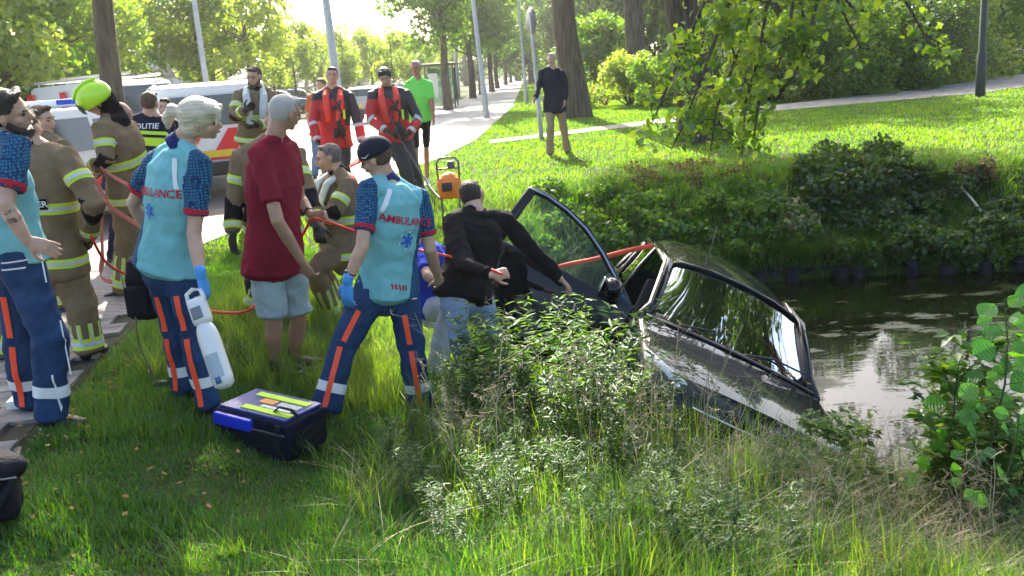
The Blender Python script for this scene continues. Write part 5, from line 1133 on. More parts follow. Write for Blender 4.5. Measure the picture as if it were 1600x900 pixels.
def person(name_label, J, k=1.0, voxel=.009, face=None, hair=None, style='short', beard=None, skin=None, group=None,
           top=None, sleeve='short', trousers=None, leg='long', shoes=LEATHER, glove=None, wide=1.0, hands=None, eyes=True, fold=1.0, jacket_len=.12, boots=False, legw=1.0, bulk=1.0):
    skin = skin or SKIN; root = empty('person', ((J['anL']+J['anR'])*.5), name_label, 'person', group)
    k_ = k; side = (J['shR']-J['shL']).normalized(); shc = (J['shL']+J['shR'])*.5
    fwd = face or Vector((0, -1, 0)); upv = (J['head']-J['neck']).normalized()
    hipw = .088*k
    hside = (J.get('hipside') or side); hside = Vector(hside).normalized()
    hL = J['hip']-hside*hipw; hR = J['hip']+hside*hipw
    info = {'root': root, 'hL': hL, 'hR': hR, 'face': fwd}
    # --- body (skin): one continuous surface
    bm = bmesh.new(); A = mk_head(bm, J['head'], fwd, upv, k)
    tube(bm, [shc+(J['neck']-shc)*.1, J['neck'], J['head']-upv*.02*k-A[1]*.02*k], [.066*k, .060*k, .056*k], n=12)
    for s in 'LR': tube(bm, [J['neck']+upv*.045*k, lerp(J['neck'], J['sh'+s], .45)+upv*.012*k, J['sh'+s]], [.040*k, .042*k, .046*k], n=12)
    pts, wd, sd = torso_pts(J, k, -.016); tube(bm, pts, wd, side=sd, n=18)
    H = hands or {}
    for s in 'LR':
        sh, el, wr = J['sh'+s], J['el'+s], J['wr'+s]
        tube(bm, [lerp(shc, sh, .5), sh, lerp(sh, el, .5), el, lerp(el, wr, .35), wr], [.046*k, .046*k, (.043 if sleeve == 'short' else .036)*k, (.041 if sleeve == 'short' else .034)*k, (.041 if sleeve == 'short' else .030)*k, .027*k], n=12)
        hp = H.get(s, {})
        d = hp.get('d') or (wr-el); pn = hp.get('palm') or (shc-wr)
        if glove is None: mk_hand(bm, wr, d, pn, k, hp.get('curl', .5), hp.get('side', 1 if s == 'L' else -1))
        h_, kn, an = (hL if s == 'L' else hR), J['kn'+s], J['an'+s]
        if leg == 'short': tube(bm, [h_, lerp(h_, kn, .5), kn, lerp(kn, an, .3), an, an-Vector((0, 0, .03))], [.075*k, .070*k, .056*k, .056*k, .036*k, .038*k], n=12)
        else: tube(bm, [h_, lerp(h_, kn, .5), kn, lerp(kn, an, .3), an], [.060*k, .050*k, .040*k, .044*k, .035*k], n=10)
    body = link('body', remesh(bm, voxel, 2), skin, root); info['body'] = body
    head_parts(root, J['head'], A, k, hair, style, beard, eyes)
    # --- gloves
    if glove is not None:
        for s in 'LR':
            bm = bmesh.new(); hp = H.get(s, {}); wr, el = J['wr'+s], J['el'+s]
            mk_hand(bm, wr, hp.get('d') or (wr-el), hp.get('palm') or (shc-wr), k*1.1, hp.get('curl', .5), hp.get('side', 1 if s == 'L' else -1))
            dd = (wr-el).normalized(); tube(bm, [wr-dd*.05*k, wr, wr+dd*.02*k], [.034*k, .031*k, .03*k], n=10)
            link('glove', remesh(bm, min(voxel, .008), 1), glove, root)
    # --- trousers
    if trousers is not None:
        bm = bmesh.new(); wgt = wide*legw
        hs = hside
        tube(bm, [J['hip']-(shc-J['hip'])*.22, J['hip'], lerp(J['hip'], shc, .10)], [(.150*k*wide, .115*k*wide), (.174*k*wide, .130*k*wide), (.160*k*wide, .122*k*wide)], side=hs, n=18)
        for s in 'LR':
            h_, kn, an = (hL if s == 'L' else hR), J['kn'+s], J['an'+s]; dn = (an-kn).normalized()
            if leg == 'short':
                e = lerp(h_, kn, .88); tube(bm, [h_, lerp(h_, kn, .4), e], [.098*k*wgt, .100*k*wgt, .100*k*wgt], n=16, cap=.25)
            elif leg == 'knee':
                e = lerp(kn, an, .12); tube(bm, [h_, lerp(h_, kn, .4), kn, e], [.090*k*wgt, .082*k*wgt, .062*k*wgt, .060*k*wgt], n=16, cap=.25)
            else:
                tube(bm, [h_, lerp(h_, kn, .35), lerp(h_, kn, .8), kn+(kn-(h_+an)*.5)*.06, lerp(kn, an, .3), lerp(kn, an, .7), an+dn*.02], [.098*k*wgt, .095*k*wgt, .078*k*wgt, .075*k*wgt, .076*k*wgt, .074*k*wgt, .078*k*wgt], n=16, cap=.3)
        me = remesh(bm, voxel*1.1, 3, [(.17, .042*fold), (.07, .016*fold)]); info['trousers'] = link('trousers', me, trousers, root); info['tb'] = bvh(me)
    # --- top
    if top is not None:
        bm = bmesh.new(); pts, wd, sd = torso_pts(J, k, .010, bulk)
        pts[0] = J['hip']-(shc-J['hip'])*jacket_len*.6; wd[0] = ((wd[1][0]+.030), wd[1][1]+.034); wd[1] = (wd[1][0]+.020, wd[1][1]+.024)
        for s in 'LR': tube(bm, [J['neck']+upv*.012*k, lerp(J['neck'], J['sh'+s], .45)+upv*.004*k, J['sh'+s]], [.050*k, .056*k, .060*k], n=12)
        tube(bm, pts, wd, side=sd, n=20, cap=.35)
        for s in 'LR':
            sh, el, wr = J['sh'+s], J['el'+s], J['wr'+s]
            if sleeve == 'short': tube(bm, [lerp(shc, sh, .55), sh, lerp(sh, el, .35), lerp(sh, el, .72)], [.062*k, .069*k, .067*k, .069*k], n=14, cap=.2)
            else: tube(bm, [lerp(shc, sh, .55), sh, lerp(sh, el, .5), el, lerp(el, wr, .5), lerp(el, wr, .92)], [.062*k*bulk, .070*k*bulk, .066*k*bulk, .060*k*bulk, .055*k*bulk, .046*k*bulk], n=14, cap=.2)
        me = remesh(bm, voxel*1.1, 3, [(.20, .042*fold), (.075, .014*fold)]); info['top'] = link('shirt' if sleeve == 'short' else 'jacket', me, top, root); info['pb'] = bvh(me)
        # collar
    # --- shoes
    if shoes is not None:
        for s in 'LR':
            an = J['an'+s]; t = J.get('toe'+s) or Vector((fwd.x, fwd.y, 0)); t = Vector(t).normalized(); up = Vector((0, 0, 1))
            bm = bmesh.new(); base = an-up*.055*k
            tube(bm, [base-t*.055*k+up*.01, base+t*.02*k+up*.012, base+t*.10*k, base+t*.165*k-up*.008], [(.036*k, .042*k), (.042*k, .046*k), (.047*k, .034*k), (.036*k, .024*k)], side=t.cross(up), n=14)
            if boots: tube(bm, [an-up*.03, an+up*.12*k, an+up*.2*k], [.052*k, .055*k, .06*k], n=12)
            else: tube(bm, [an-up*.03, an+up*.045*k], [.040*k, .040*k], n=12)
            sh_o = link('boot' if boots else 'shoe', remesh(bm, .01, 1), shoes, root)
            bm = bmesh.new(); tube(bm, [base-t*.07*k-up*.03*k, base+t*.04*k-up*.032*k, base+t*.17*k-up*.030*k], [(.038*k, .012*k), (.044*k, .013*k), (.040*k, .012*k)], side=t.cross(up), n=12); finish(bm, 'sole', SOLE if not boots else BLKR, sh_o)
    return info
def collar(info, J, k, m, r=.066, h=.045, tilt=None):
    upv = (J['head']-J['neck']).normalized(); bm = bmesh.new(); c = J['neck']-upv*.005
    tube(bm, [c-upv*h*.6, c, c+upv*h*.7], [r*1.25*k, r*1.05*k, r*k], n=18, cap=0); f = [x for x in bm.faces if len(x.verts) > 6]
    bmesh.ops.delete(bm, geom=f, context='FACES_ONLY')
    o = finish(bm, 'collar', m, info['root']); s = o.modifiers.new('s', 'SOLIDIFY'); s.thickness = .006
def joints(px):
    J = {}
    for kk, v in px.items():
        if kk.startswith('an'):
            g = foot(*v[:2]); J[kk] = g+Vector((0, 0, .085))
        elif kk in ('toeL', 'toeR', 'hipside'): J[kk] = Vector(v)
        else: J[kk] = P(*v)
    u = (J['head']-J['neck']).normalized(); J['neck'] = J['neck']+u*.012
    for q in ('shL', 'shR'): J[q] = J[q]+u*.040
    return J
def shade_region(o, idx_mat, fn):
    o.data.materials.append(idx_mat); i = len(o.data.materials)-1
    for p in o.data.polygons:
        if fn(p.center): p.material_index = i
def segt(p, a, b):
    ab = b-a; t = (p-a).dot(ab)/ab.length_squared; t2 = min(1, max(0, t)); return t, (p-(a+ab*t2)).length

FF_GROUP = None
def ff_kit(info, J, k=1.0, detail=1):
    """firefighter turnout trim: yellow/silver bands on sleeves, trunk and legs, black elbow patches"""
    pb, tb, root = info['pb'], info['tb'], info['root']; shc = (J['shL']+J['shR'])*.5; side = (J['shR']-J['shL'])
    jk = info['top']
    shade_region(jk, BLK, lambda p: any((lambda t, d: .15 < t < .98 and d < .12)(*segt(p, J['el'+s]+(J['sh'+s]-J['el'+s])*.35, lerp(J['el'+s], J['wr'+s], .55))) and (p-J['el'+s]).dot((J['el'+s]-lerp(J['sh'+s], J['wr'+s], .5)).normalized()) > -.035 for s in 'LR'))
    for s in 'LR':
        sh, el, wr = J['sh'+s], J['el'+s], J['wr'+s]
        d_band(pb, sh, el, .50, .065, YEL, jk, 'yellow_band', 24, .12); d_band(pb, sh, el, .50, .026, SILV, jk, 'silver_band', 24, .12, off=.007)
        d_band(pb, el, wr, .72, .055, YEL, jk, 'yellow_band', 24, .12); d_band(pb, el, wr, .72, .022, SILV, jk, 'silver_band', 24, .12, off=.007)
        h = info['h'+s]; kn, an = J['kn'+s], J['an'+s]; tr = info['trousers']
        d_band(tb, kn, an, .86, .075, YEL, tr, 'yellow_band', 28, .17); d_band(tb, kn, an, .86, .032, SILV, tr, 'silver_band', 28, .17, off=.007)
        if detail:
            for a in range(0, 360, 45):
                d_line(tb, kn, an, .36, .80, a, .032, YEL, tr, 'yellow_stripe', 6)
                d_line(tb, kn, an, .36, .80, a, .012, SILV, tr, 'silver_stripe', 6, off=.007)
    hip = J['hip']
    for t, w in ((.52, .075), (-.02, .06)):
        d_band(pb, hip, shc, t, w, YEL, jk, 'yellow_band', 44, .26, ref=side); d_band(pb, hip, shc, t, w*.4, SILV, jk, 'silver_band', 44, .26, ref=side, off=.008)
    collar(info, J, k, BLK, .07, .05)
def paramedic_kit(info, J, k, back_u=None, back_o=None, text='AMBULANCE', tsz=.072, legs=True):
    pb, tb, root = info['pb'], info['tb'], info['root']; shc = (J['shL']+J['shR'])*.5; side = (J['shR']-J['shL']).normalized(); upv = (shc-J['hip']).normalized(); sh_ = info['top']
    n = side.cross(upv)
    def reg(p):
        for s in 'LR':
            sh, el = J['sh'+s], J['el'+s]; t, d = segt(p, sh, el)
            lat = (p-shc).dot(side)*(-1 if s == 'L' else 1)
            if lat > .165*k or (t > .12 and d < .09 and lat > .145*k): return True
        return False
    shade_region(sh_, HEX, reg)
    for s in 'LR':
        sh, el = J['sh'+s], J['el'+s]
        d_band(pb, sh, el, .685, .035, REDC, sh_, 'red_cuff', 26, .12, off=.005)
        d_patch(pb, lerp(sh, el, .45)+n*.0, side*(1 if s == 'R' else -1)*.0+n.cross(el-sh) if False else (sh-el).cross(n)*-1, (sh-el), quad2d(-.03, -.008, .03, .012, 4, 2), WHT, sh_, 'sleeve_badge', depth=.15)
    collar(info, J, k, NAVYC, .068, .05)
    return n
def para_trousers(info, J, k, zips=True, offs=(150, 210)):
    tb, tr = info['tb'], info['trousers']
    for i, s in enumerate('LR'):
        kn, an, h = J['kn'+s], J['an'+s], info['h'+s]
        d_band(tb, kn, an, .68, .062, WHT, tr, 'reflective_band', 34, .17)
        d_line(tb, kn, an, .02, 1.0, offs[i], .034, ORNG, tr, 'orange_stripe', 14, off=.008, ref=(0, -1, 0))
        d_line(tb, h, kn, .45, .92, offs[i], .034, ORNG, tr, 'orange_stripe', 8, off=.008, ref=(0, -1, 0))

PEOPLE = {}
def mk_woman():
    J = joints(dict(head=(314, 188, 4.88), neck=(283, 224, 4.92), shL=(240, 256, 5.02), shR=(306, 264, 4.80), elL=(208, 318, 5.08), wrL=(238, 372, 5.20), elR=(303, 366, 4.74), wrR=(314, 432, 4.66),
                    hip=(262, 405, 4.95), knL=(272, 520, 5.02), knR=(300, 522, 4.86), anL=(290, 5.05), anR=(328, 4.86), toeL=(1, .15, 0), toeR=(1, -.1, 0), hipside=(.75, -.5, 0)))
    f = Vector((1, .15, -.18)); k = .97
    I = person('blonde paramedic in turquoise shirt, blue gloves, holding a white gas cylinder', J, k, face=f, hair=HAIRL, style='bob', voxel=.0075, top=TURQ, trousers=NAVY, legw=.95, shoes=LEATHER,
               hands={'R': dict(palm=Vector((-1, .3, 0)), curl=.9, d=Vector((.10, 0, -1)), side=1)})
    n = paramedic_kit(I, J, k); shc = (J['shL']+J['shR'])*.5; up = (shc-J['hip']).normalized(); u = (J['shR']-J['shL']).normalized()
    O = lerp(J['hip'], shc, .70)
    d_patch(I['pb'], O, u, up, text2d('AMBULANCE', .062, .0012), REDC, I['top'], 'back_lettering', off=.010)
    d_patch(I['pb'], O-up*.105-u*.02, u, up, star2d(.042), mat('emblem_blue', (.01, .12, .55), .6), I['top'], 'star_emblem')
    d_patch(I['pb'], lerp(J['hip'], shc, .88)+u*.135, u, up, quad2d(-.012, -.07, .012, .09, 2, 6, sh=-.05), WHT, I['top'], 'white_panel', off=.007)
    para_trousers(I, J, k, offs=(15, 10))
    tr = I['trousers']
    d_patch(I['tb'], J['hip']+up*.02-u*.03, u, up, quad2d(-.07, -.004, .05, .004, 6, 1), WHT, tr, 'pocket_piping'); d_patch(I['tb'], J['hip']-up*.02-u*.03, u, up, quad2d(-.07, -.004, .05, .004, 6, 1), WHT, tr, 'pocket_piping')
    # her cylinder hand wears a blue glove
    bm = bmesh.new(); mk_hand(bm, J['wrR'], Vector((.10, 0, -1)), Vector((-1, .3, 0)), k*1.13, .9, 1); tube(bm, [J['wrR']+Vector((0, 0, .04)), J['wrR']], [.032, .031], n=12)
    link('glove', remesh(bm, .008, 1), GLOVE, I['root'])
    PEOPLE['woman'] = (I, J)
def mk_para_left():
    J = joints(dict(head=(12, 175, 4.62), neck=(-6, 215, 4.66), shL=(-52, 262, 4.82), shR=(22, 240, 4.52), elL=(-95, 335, 5.0), wrL=(-40, 395, 4.9), elR=(8, 320, 4.38), wrR=(42, 376, 4.42),
                    hip=(18, 392, 4.70), knL=(30, 530, 4.82), knR=(78, 522, 4.60), anL=(52, 4.88), anR=(86, 4.60), toeL=(.8, -.3, 0), toeR=(1, -.05, 0), hipside=(.55, -.8, 0)))
    k = 1.03
    I = person('dark haired bearded paramedic with tattooed forearm and hand on his hip', J, k, face=Vector((1, .25, -.1)), hair=HAIRD, style='short', beard=HAIRD, voxel=.0075, top=TURQ, trousers=NAVY, wide=1.02, legw=1.1,
               hands={'R': dict(palm=Vector((-.2, 1, -.2)), curl=.35, d=Vector((.75, .25, -.45)), side=-1)})
    n = paramedic_kit(I, J, k); para_trousers(I, J, k, offs=(0, 150)); shc = (J['shL']+J['shR'])*.5; up = (shc-J['hip']).normalized(); u = Vector((1, .0, 0))
    d_patch(I['tb'], P(20, 410, 4.5), u, Vector((0, 0, 1)), quad2d(-.06, -.004, .05, .004, 6, 1), WHT, I['trousers'], 'pocket_piping'); d_patch(I['tb'], P(20, 421, 4.5), u, Vector((0, 0, 1)), quad2d(-.06, -.004, .05, .004, 6, 1), WHT, I['trousers'], 'pocket_piping')
    for a, b in (((57, 383), (78, 440)), ((98, 505), (93, 590)), ((93, 590), (76, 645))):
        pa, pb_ = P(*a, 4.5), P(*b, 4.5); w = (pb_-pa); d_patch(I['tb'], (pa+pb_)*.5, Vector((1, 0, 0)), w*-1, quad2d(-.004, -w.length/2, .004, w.length/2, 1, 10), WHT, I['trousers'], 'white_piping', off=.006)
    body = I['body']; tat = mat('tattoo_ink', (.07, .06, .06), .6, var=.6, vscale=50, col2=(.3, .2, .16))
    shade_region(body, tat, lambda p: (lambda t, d: .12 < t < .45 and d < .07 and noise.noise(p*28) > -.12)(*segt(p, J['elR'], J['wrR'])))
    PEOPLE['para1'] = (I, J)
def mk_capman():
    J = joints(dict(head=(586, 246, 5.52), neck=(604, 282, 5.55), shL=(580, 306, 5.40), shR=(658, 316, 5.62), elL=(566, 385, 5.25), wrL=(543, 440, 5.22), elR=(672, 390, 5.60), wrR=(684, 432, 5.85),
                    hip=(606, 440, 5.55), knL=(536, 540, 5.40), knR=(642, 540, 5.60), anL=(514, 5.28), anR=(660, 5.62), toeL=(-.3, .9, 0), toeR=(.2, 1, 0)))
    k = 1.0
    I = person('paramedic in dark baseball cap with red peak, seen from behind, legs apart', J, k, face=Vector((-1, .25, -.35)), hair=HAIRB, style='crop', voxel=.0075, top=TURQ, trousers=NAVY, wide=1.05, legw=1.12,
               hands={'L': dict(palm=Vector((.5, 1, 0)), curl=.5, d=Vector((-.14, .02, -1)), side=-1)}, jacket_len=.2)
    n = paramedic_kit(I, J, k); shc = (J['shL']+J['shR'])*.5; up = (shc-J['hip']).normalized(); u = (J['shR']-J['shL']).normalized(); O = lerp(J['hip'], shc, .76)+u*.03
    d_patch(I['pb'], O, u, up, text2d('AMBULANCE', .064, .0012), REDC, I['top'], 'back_lettering', off=.010)
    d_patch(I['pb'], O-up*.12+u*.0, u, up, star2d(.060), mat('emblem_pale', (.5, .75, .9), .6), I['top'], 'star_outline', off=.004)
    d_patch(I['pb'], O-up*.12+u*.0, u, up, star2d(.050), mat('emblem_blue', (.01, .12, .55), .6), I['top'], 'star_emblem', off=.007)
    d_patch(I['pb'], lerp(J['hip'], shc, .92)-u*.135, u, up, quad2d(-.012, -.06, .012, .08, 2, 6, sh=.05), WHT, I['top'], 'white_panel', off=.007)
    para_trousers(I, J, k, offs=(5, -5))
    tr = I['trousers']
    for x0, x1 in ((-.13, -.02), (.09, .16)):
        for dz in (-.01, -.045): d_patch(I['tb'], J['hip']-up*.02, u, up, quad2d(x0, dz-.004+(-.015 if x0 < 0 else 0), x1, dz+.004+(-.015 if x0 < 0 else 0), 6, 1), WHT, tr, 'pocket_piping')
    for i in range(5): d_patch(I['pb'], J['hip']+up*.015, u, up, quad2d(-.06+i*.024, -.016, -.048+i*.024, .016, 1, 2, sh=-.012), REDC, I['top'], 'hem_mark')
    bm = bmesh.new(); mk_hand(bm, J['wrL'], Vector((-.14, .02, -1)), Vector((.5, 1, 0)), k*1.13, .5, -1); tube(bm, [J['wrL']+Vector((.01, 0, .035)), J['wrL']], [.034, .033], n=12); link('glove', remesh(bm, .008, 1), GLOVE, I['root'])
    dd = (J['wrL']-J['elL']).normalized(); bm = bmesh.new(); tube(bm, [J['wrL']-dd*.075, J['wrL']-dd*.045], [.032, .031], n=16, cap=.1); box(bm, J['wrL']-dd*.06+Vector((-.03, -.01, 0)), (.012, .035, .035), bevel=.004); finish(bm, 'wristwatch', BLKR, I['root'])
    # cap
    c = J['head']; f = Vector((-1, .25, -.35)).normalized(); upc = (J['head']-J['neck']); upc = (upc-f*upc.dot(f)).normalized(); r = f.cross(upc)
    bm = bmesh.new(); ell(bm, c-f*.018+upc*.038, (.092, .112, .094), (r, f, upc), 20)
    cut = c+upc*.022; g = bmesh.ops.bisect_plane(bm, geom=bm.verts[:]+bm.edges[:]+bm.faces[:], plane_co=cut, plane_no=upc, clear_inner=True)
    capo = finish(bm, 'cap', mat('cap_navy', (.015, .02, .035), .8, bump=.2), I['root']); s = capo.modifiers.new('s', 'SOLIDIFY'); s.thickness = .006
    bm = bmesh.new(); V = []
    for i in range(7):
        a = R(-62+i*124/6); p0 = c-f*.018+upc*.030+r*math.sin(a)*.088+f*math.cos(a)*.108; p1 = c-f*.01+upc*(.030-.012*math.cos(a))+r*math.sin(a)*.078+f*(math.cos(a)*.072+.115)
        V.append((bm.verts.new(p0), bm.verts.new(p1)))
    for A, B in zip(V, V[1:]): bm.faces.new((A[0], B[0], B[1], A[1]))
    pk = finish(bm, 'cap_peak', mat('cap_peak_red', (.65, .05, .04), .7), capo); s = pk.modifiers.new('s', 'SOLIDIFY'); s.thickness = .006
    bm = bmesh.new(); e = c-r*.09+upc*.045+f*.02; tube(bm, [e+f*.02+upc*.004, e-f*.0-upc*.006, e-f*.03+upc*.008], [(.002, .004), (.003, .006), (.001, .002)], n=6); finish(bm, 'cap_logo', WHT, capo)
    PEOPLE['cap'] = (I, J)
def mk_maroon():
    J = joints(dict(head=(446, 176, 5.90), neck=(428, 216, 5.88), shL=(402, 248, 5.78), shR=(446, 240, 6.10), elL=(434, 346, 5.62), wrL=(474, 412, 5.72), elR=(468, 308, 6.25), wrR=(486, 336, 6.05),
                    hip=(428, 392, 5.92), knL=(428, 505, 5.82), knR=(466, 500, 6.05), anL=(430, 5.85), anR=(462, 6.1), toeL=(1, .2, 0), toeR=(1, .3, 0), hipside=(.55, .8, 0)))
    k = 1.04
    I = person('grey haired man in maroon t-shirt and light shorts holding the red rope', J, k, face=Vector((.7, .7, -.2)), hair=HAIRG, style='crop', voxel=.0075, skin=SKIN2, top=MAROON, trousers=DENIML, leg='short', wide=1.05, bulk=1.06, jacket_len=.35,
               hands={'L': dict(palm=Vector((.3, 1, .3)), curl=.8, side=-1), 'R': dict(palm=Vector((0, -1, -.3)), curl=1.2, d=Vector((1, .0, -.1)), side=1)})
    dd = (J['wrR']-J['elR']).normalized(); bm = bmesh.new(); tube(bm, [J['wrR']-dd*.06, J['wrR']-dd*.03], [.033, .032], n=16, cap=.1); finish(bm, 'wristwatch', BLKR, I['root'])
    PEOPLE['maroon'] = (I, J)
def mk_ffs():
    # firefighter with his back to us on the left
    J = joints(dict(head=(42, 200, 5.90), neck=(52, 228, 5.92), shL=(26, 250, 5.98), shR=(104, 252, 5.85), elL=(-8, 325, 6.0), wrL=(12, 370, 6.2), elR=(146, 318, 5.75), wrR=(138, 374, 5.95),
                    hip=(80, 398, 5.95), knL=(30, 490, 6.0), knR=(128, 480, 5.9), anL=(12, 6.0), anR=(142, 5.9), toeL=(-.2, 1, 0), toeR=(.2, 1, 0)))
    I = person('firefighter in tan turnout coat with his back turned, beside the bearded paramedic', J, 1.02, .010, face=Vector((.2, 1, -.1)), hair=HAIRB, style='short', top=TAN, sleeve='long', trousers=TAN, glove=BLKR, boots=True, shoes=BLKR, wide=1.15, legw=1.1, bulk=1.18, jacket_len=.3)
    ff_kit(I, J); shc = (J['shL']+J['shR'])*.5; up = (shc-J['hip']).normalized(); u = (J['shR']-J['shL']).normalized()
    d_patch(I['pb'], lerp(J['hip'], shc, .56), u, up, quad2d(-.16, -.035, .16, .035, 12, 2), BLK, I['top'], 'back_panel', off=.013)
    d_patch(I['pb'], lerp(J['hip'], shc, .56), u, up, text2d('BRANDWEER', .055, .001), WHT, I['top'], 'back_lettering', off=.018)
    PEOPLE['ff2'] = (I, J)
    J = joints(dict(head=(66, 188, 7.3), neck=(60, 212, 7.32), shL=(28, 232, 7.4), shR=(92, 232, 7.2), elL=(15, 290, 7.4), wrL=(30, 330, 7.2), elR=(112, 285, 7.2), wrR=(110, 330, 7.0), hip=(60, 330, 7.35), knL=(45, 410, 7.3), knR=(80, 410, 7.3), anL=(45, 7.4), anR=(88, 7.3)))
    I = person('firefighter half hidden behind another, brown hair, facing right', J, 1.0, .014, face=Vector((1, -.2, -.1)), hair=HAIRB, style='short', top=TAN, sleeve='long', trousers=TAN, glove=BLKR, boots=True, shoes=BLKR, wide=1.12, bulk=1.15); ff_kit(I, J, detail=0)
    # helmet firefighter bending over the straps
    J = joints(dict(head=(152, 158, 7.62), neck=(176, 182, 7.70), shL=(164, 206, 7.48), shR=(206, 204, 7.86), elL=(166, 250, 7.38), wrL=(140, 262, 7.45), elR=(200, 258, 8.0), wrR=(160, 268, 7.9), hip=(205, 298, 7.8), knL=(198, 366, 7.7), knR=(214, 366, 8.0), anL=(196, 7.8), anR=(212, 8.1), toeL=(-1, -.2, 0), toeR=(-1, 0, 0), hipside=(.3, .9, 0)))
    f = Vector((-1, -.25, -.65))
    I = person('firefighter in fluorescent yellow helmet bending over tangled straps', J, 1.0, .011, face=f, hair=None, top=TAN, sleeve='long', trousers=TAN, glove=BLKR, boots=True, shoes=BLKR, wide=1.15, legw=1.1, bulk=1.18, eyes=False, jacket_len=.35); ff_kit(I, J)
    c = J['head']; f = f.normalized(); upc = (J['head']-J['neck']); upc = (upc-f*upc.dot(f)).normalized(); r = f.cross(upc)
    bm = bmesh.new(); ell(bm, c-f*.005+upc*.045, (.125, .150, .125), (r, f, upc), 24); bmesh.ops.bisect_plane(bm, geom=bm.verts[:]+bm.edges[:]+bm.faces[:], plane_co=c+upc*.0-f*.02, plane_no=(upc+f*-.1), clear_inner=True)
    tube(bm, [c+upc*.155-f*.11, c+upc*.178-f*.02, c+upc*.165+f*.07, c+upc*.12+f*.135], [.014, .016, .016, .01], side=r, n=8)
    ho = finish(bm, 'helmet', mat('helmet_yellow', (.50, .85, .03), .25, coat=.5), I['root']); s = ho.modifiers.new('s', 'SOLIDIFY'); s.thickness = .008
    bm = bmesh.new(); tube(bm, [c+f*.12+upc*.03-r*.09, c+f*.155+upc*.03, c+f*.12+upc*.03+r*.09], [(.004, .045)]*3, side=f, n=8); finish(bm, 'visor', BLKR, ho)
    bm = bmesh.new(); ell(bm, c-f*.045+upc*.00, (.096, .100, .12), (r, f, upc), 16); tube(bm, [c-f*.05-upc*.03, J['neck']-f*.02, lerp(J['neck'], (J['shL']+J['shR'])*.5, .8)-f*.02], [.09, .10, .12], side=r, n=14); link('neck_cape', remesh(bm, .012, 2, [(.05, .012)]), BLK, I['root'])
    PEOPLE['helmet'] = (I, J)
    # firefighter by the white van
    J = joints(dict(head=(397, 119, 11.0), neck=(400, 138, 11.05), shL=(375, 154, 11.0), shR=(422, 154, 11.1), elL=(366, 184, 10.8), wrL=(384, 172, 10.6), elR=(425, 190, 10.9), wrR=(402, 196, 10.7), hip=(400, 214, 11.1), knL=(390, 262, 11.0), knR=(410, 262, 11.0), anL=(388, 11.0), anR=(412, 11.1), toeL=(0, -1, 0), toeR=(0, -1, 0)))
    I = person('firefighter standing by the white van holding a hand to his chin', J, 1.03, .014, face=Vector((-.3, -1, -.35)), hair=HAIRB, style='crop', beard=HAIRB, top=TAN, sleeve='long', trousers=TAN, glove=BLKR, boots=True, shoes=BLKR, wide=1.12, bulk=1.15); ff_kit(I, J, detail=0)
    lifevest(I, J, SILV)
    # hidden one behind the man in maroon
    J = joints(dict(head=(432, 190, 6.9), neck=(430, 215, 6.95), shL=(378, 250, 7.0), shR=(462, 248, 6.95), elL=(364, 318, 6.95), wrL=(364, 366, 6.85), elR=(482, 306, 6.75), wrR=(494, 352, 6.6), hip=(425, 350, 7.1), knL=(408, 440, 7.0), knR=(450, 440, 7.0), anL=(400, 7.0), anR=(455, 7.1), toeL=(.2, -1, 0), toeR=(.2, -1, 0)))
    I = person('firefighter mostly hidden behind the man in the maroon t-shirt', J, 1.02, .011, face=Vector((.3, -1, -.2)), hair=HAIRB, style='crop', top=TAN, sleeve='long', trousers=TAN, glove=BLKR, boots=True, shoes=BLKR, wide=1.12, bulk=1.15,
               hands={'R': dict(palm=Vector((0, 1, -.1)), curl=.9, d=Vector((.2, -.2, -1)), side=1)}); ff_kit(I, J)
    # kneeling one in profile
    J = joints(dict(head=(513, 246, 7.5), neck=(528, 268, 7.52), shL=(548, 296, 7.35), shR=(516, 288, 7.75), elL=(520, 334, 7.2), wrL=(484, 330, 7.2), elR=(500, 325, 7.8), wrR=(474, 322, 7.6), hip=(536, 388, 7.6), knL=(492, 420, 7.35), knR=(500, 415, 7.75), anL=(520, 7.6), anR=(530, 7.9), toeL=(-1, .2, 0), toeR=(-1, .2, 0), hipside=(-.2, .95, 0)))
    I = person('firefighter with short greying hair in profile, crouching with a grey and red lifejacket', J, 1.02, .010, face=Vector((-1, -.2, -.12)), hair=mat('hair_greying', (.16, .13, .11), .6, var=.4, vscale=60, bump=.8, bscale=90), style='crop', top=TAN, sleeve='long', trousers=TAN, glove=BLKR, boots=True, shoes=BLKR, wide=1.12, legw=1.05, bulk=1.15); ff_kit(I, J)
    lifevest(I, J, SILV, REDD)
    PEOPLE['kneel'] = (I, J)
def lifevest(I, J, m, m2=None):
    shc = (J['shL']+J['shR'])*.5; side = (J['shR']-J['shL']).normalized(); up = (shc-J['hip']).normalized(); f = up.cross(side); f = -f if f.dot(I['face']) < 0 else f
    if m2: bm = bmesh.new(); ell(bm, shc-f*.06-up*.02, (.19, .10, .11), (side, f, up), 16); finish(bm, 'harness', m2, I['root'])
    bm = bmesh.new()
    for s in (-1, 1): tube(bm, [shc-f*.10+up*.045+side*.02*s, shc+up*.085+side*.09*s, shc+f*.13+side*.10*s+up*.015, shc+f*.20-up*.14+side*.085*s, shc+f*.205-up*.32+side*.07*s], [(.035, .022), (.042, .026), (.048, .03), (.05, .03), (.045, .026)], side=side, n=12)
    link('lifejacket', remesh(bm, .012, 2), m, I['root'])
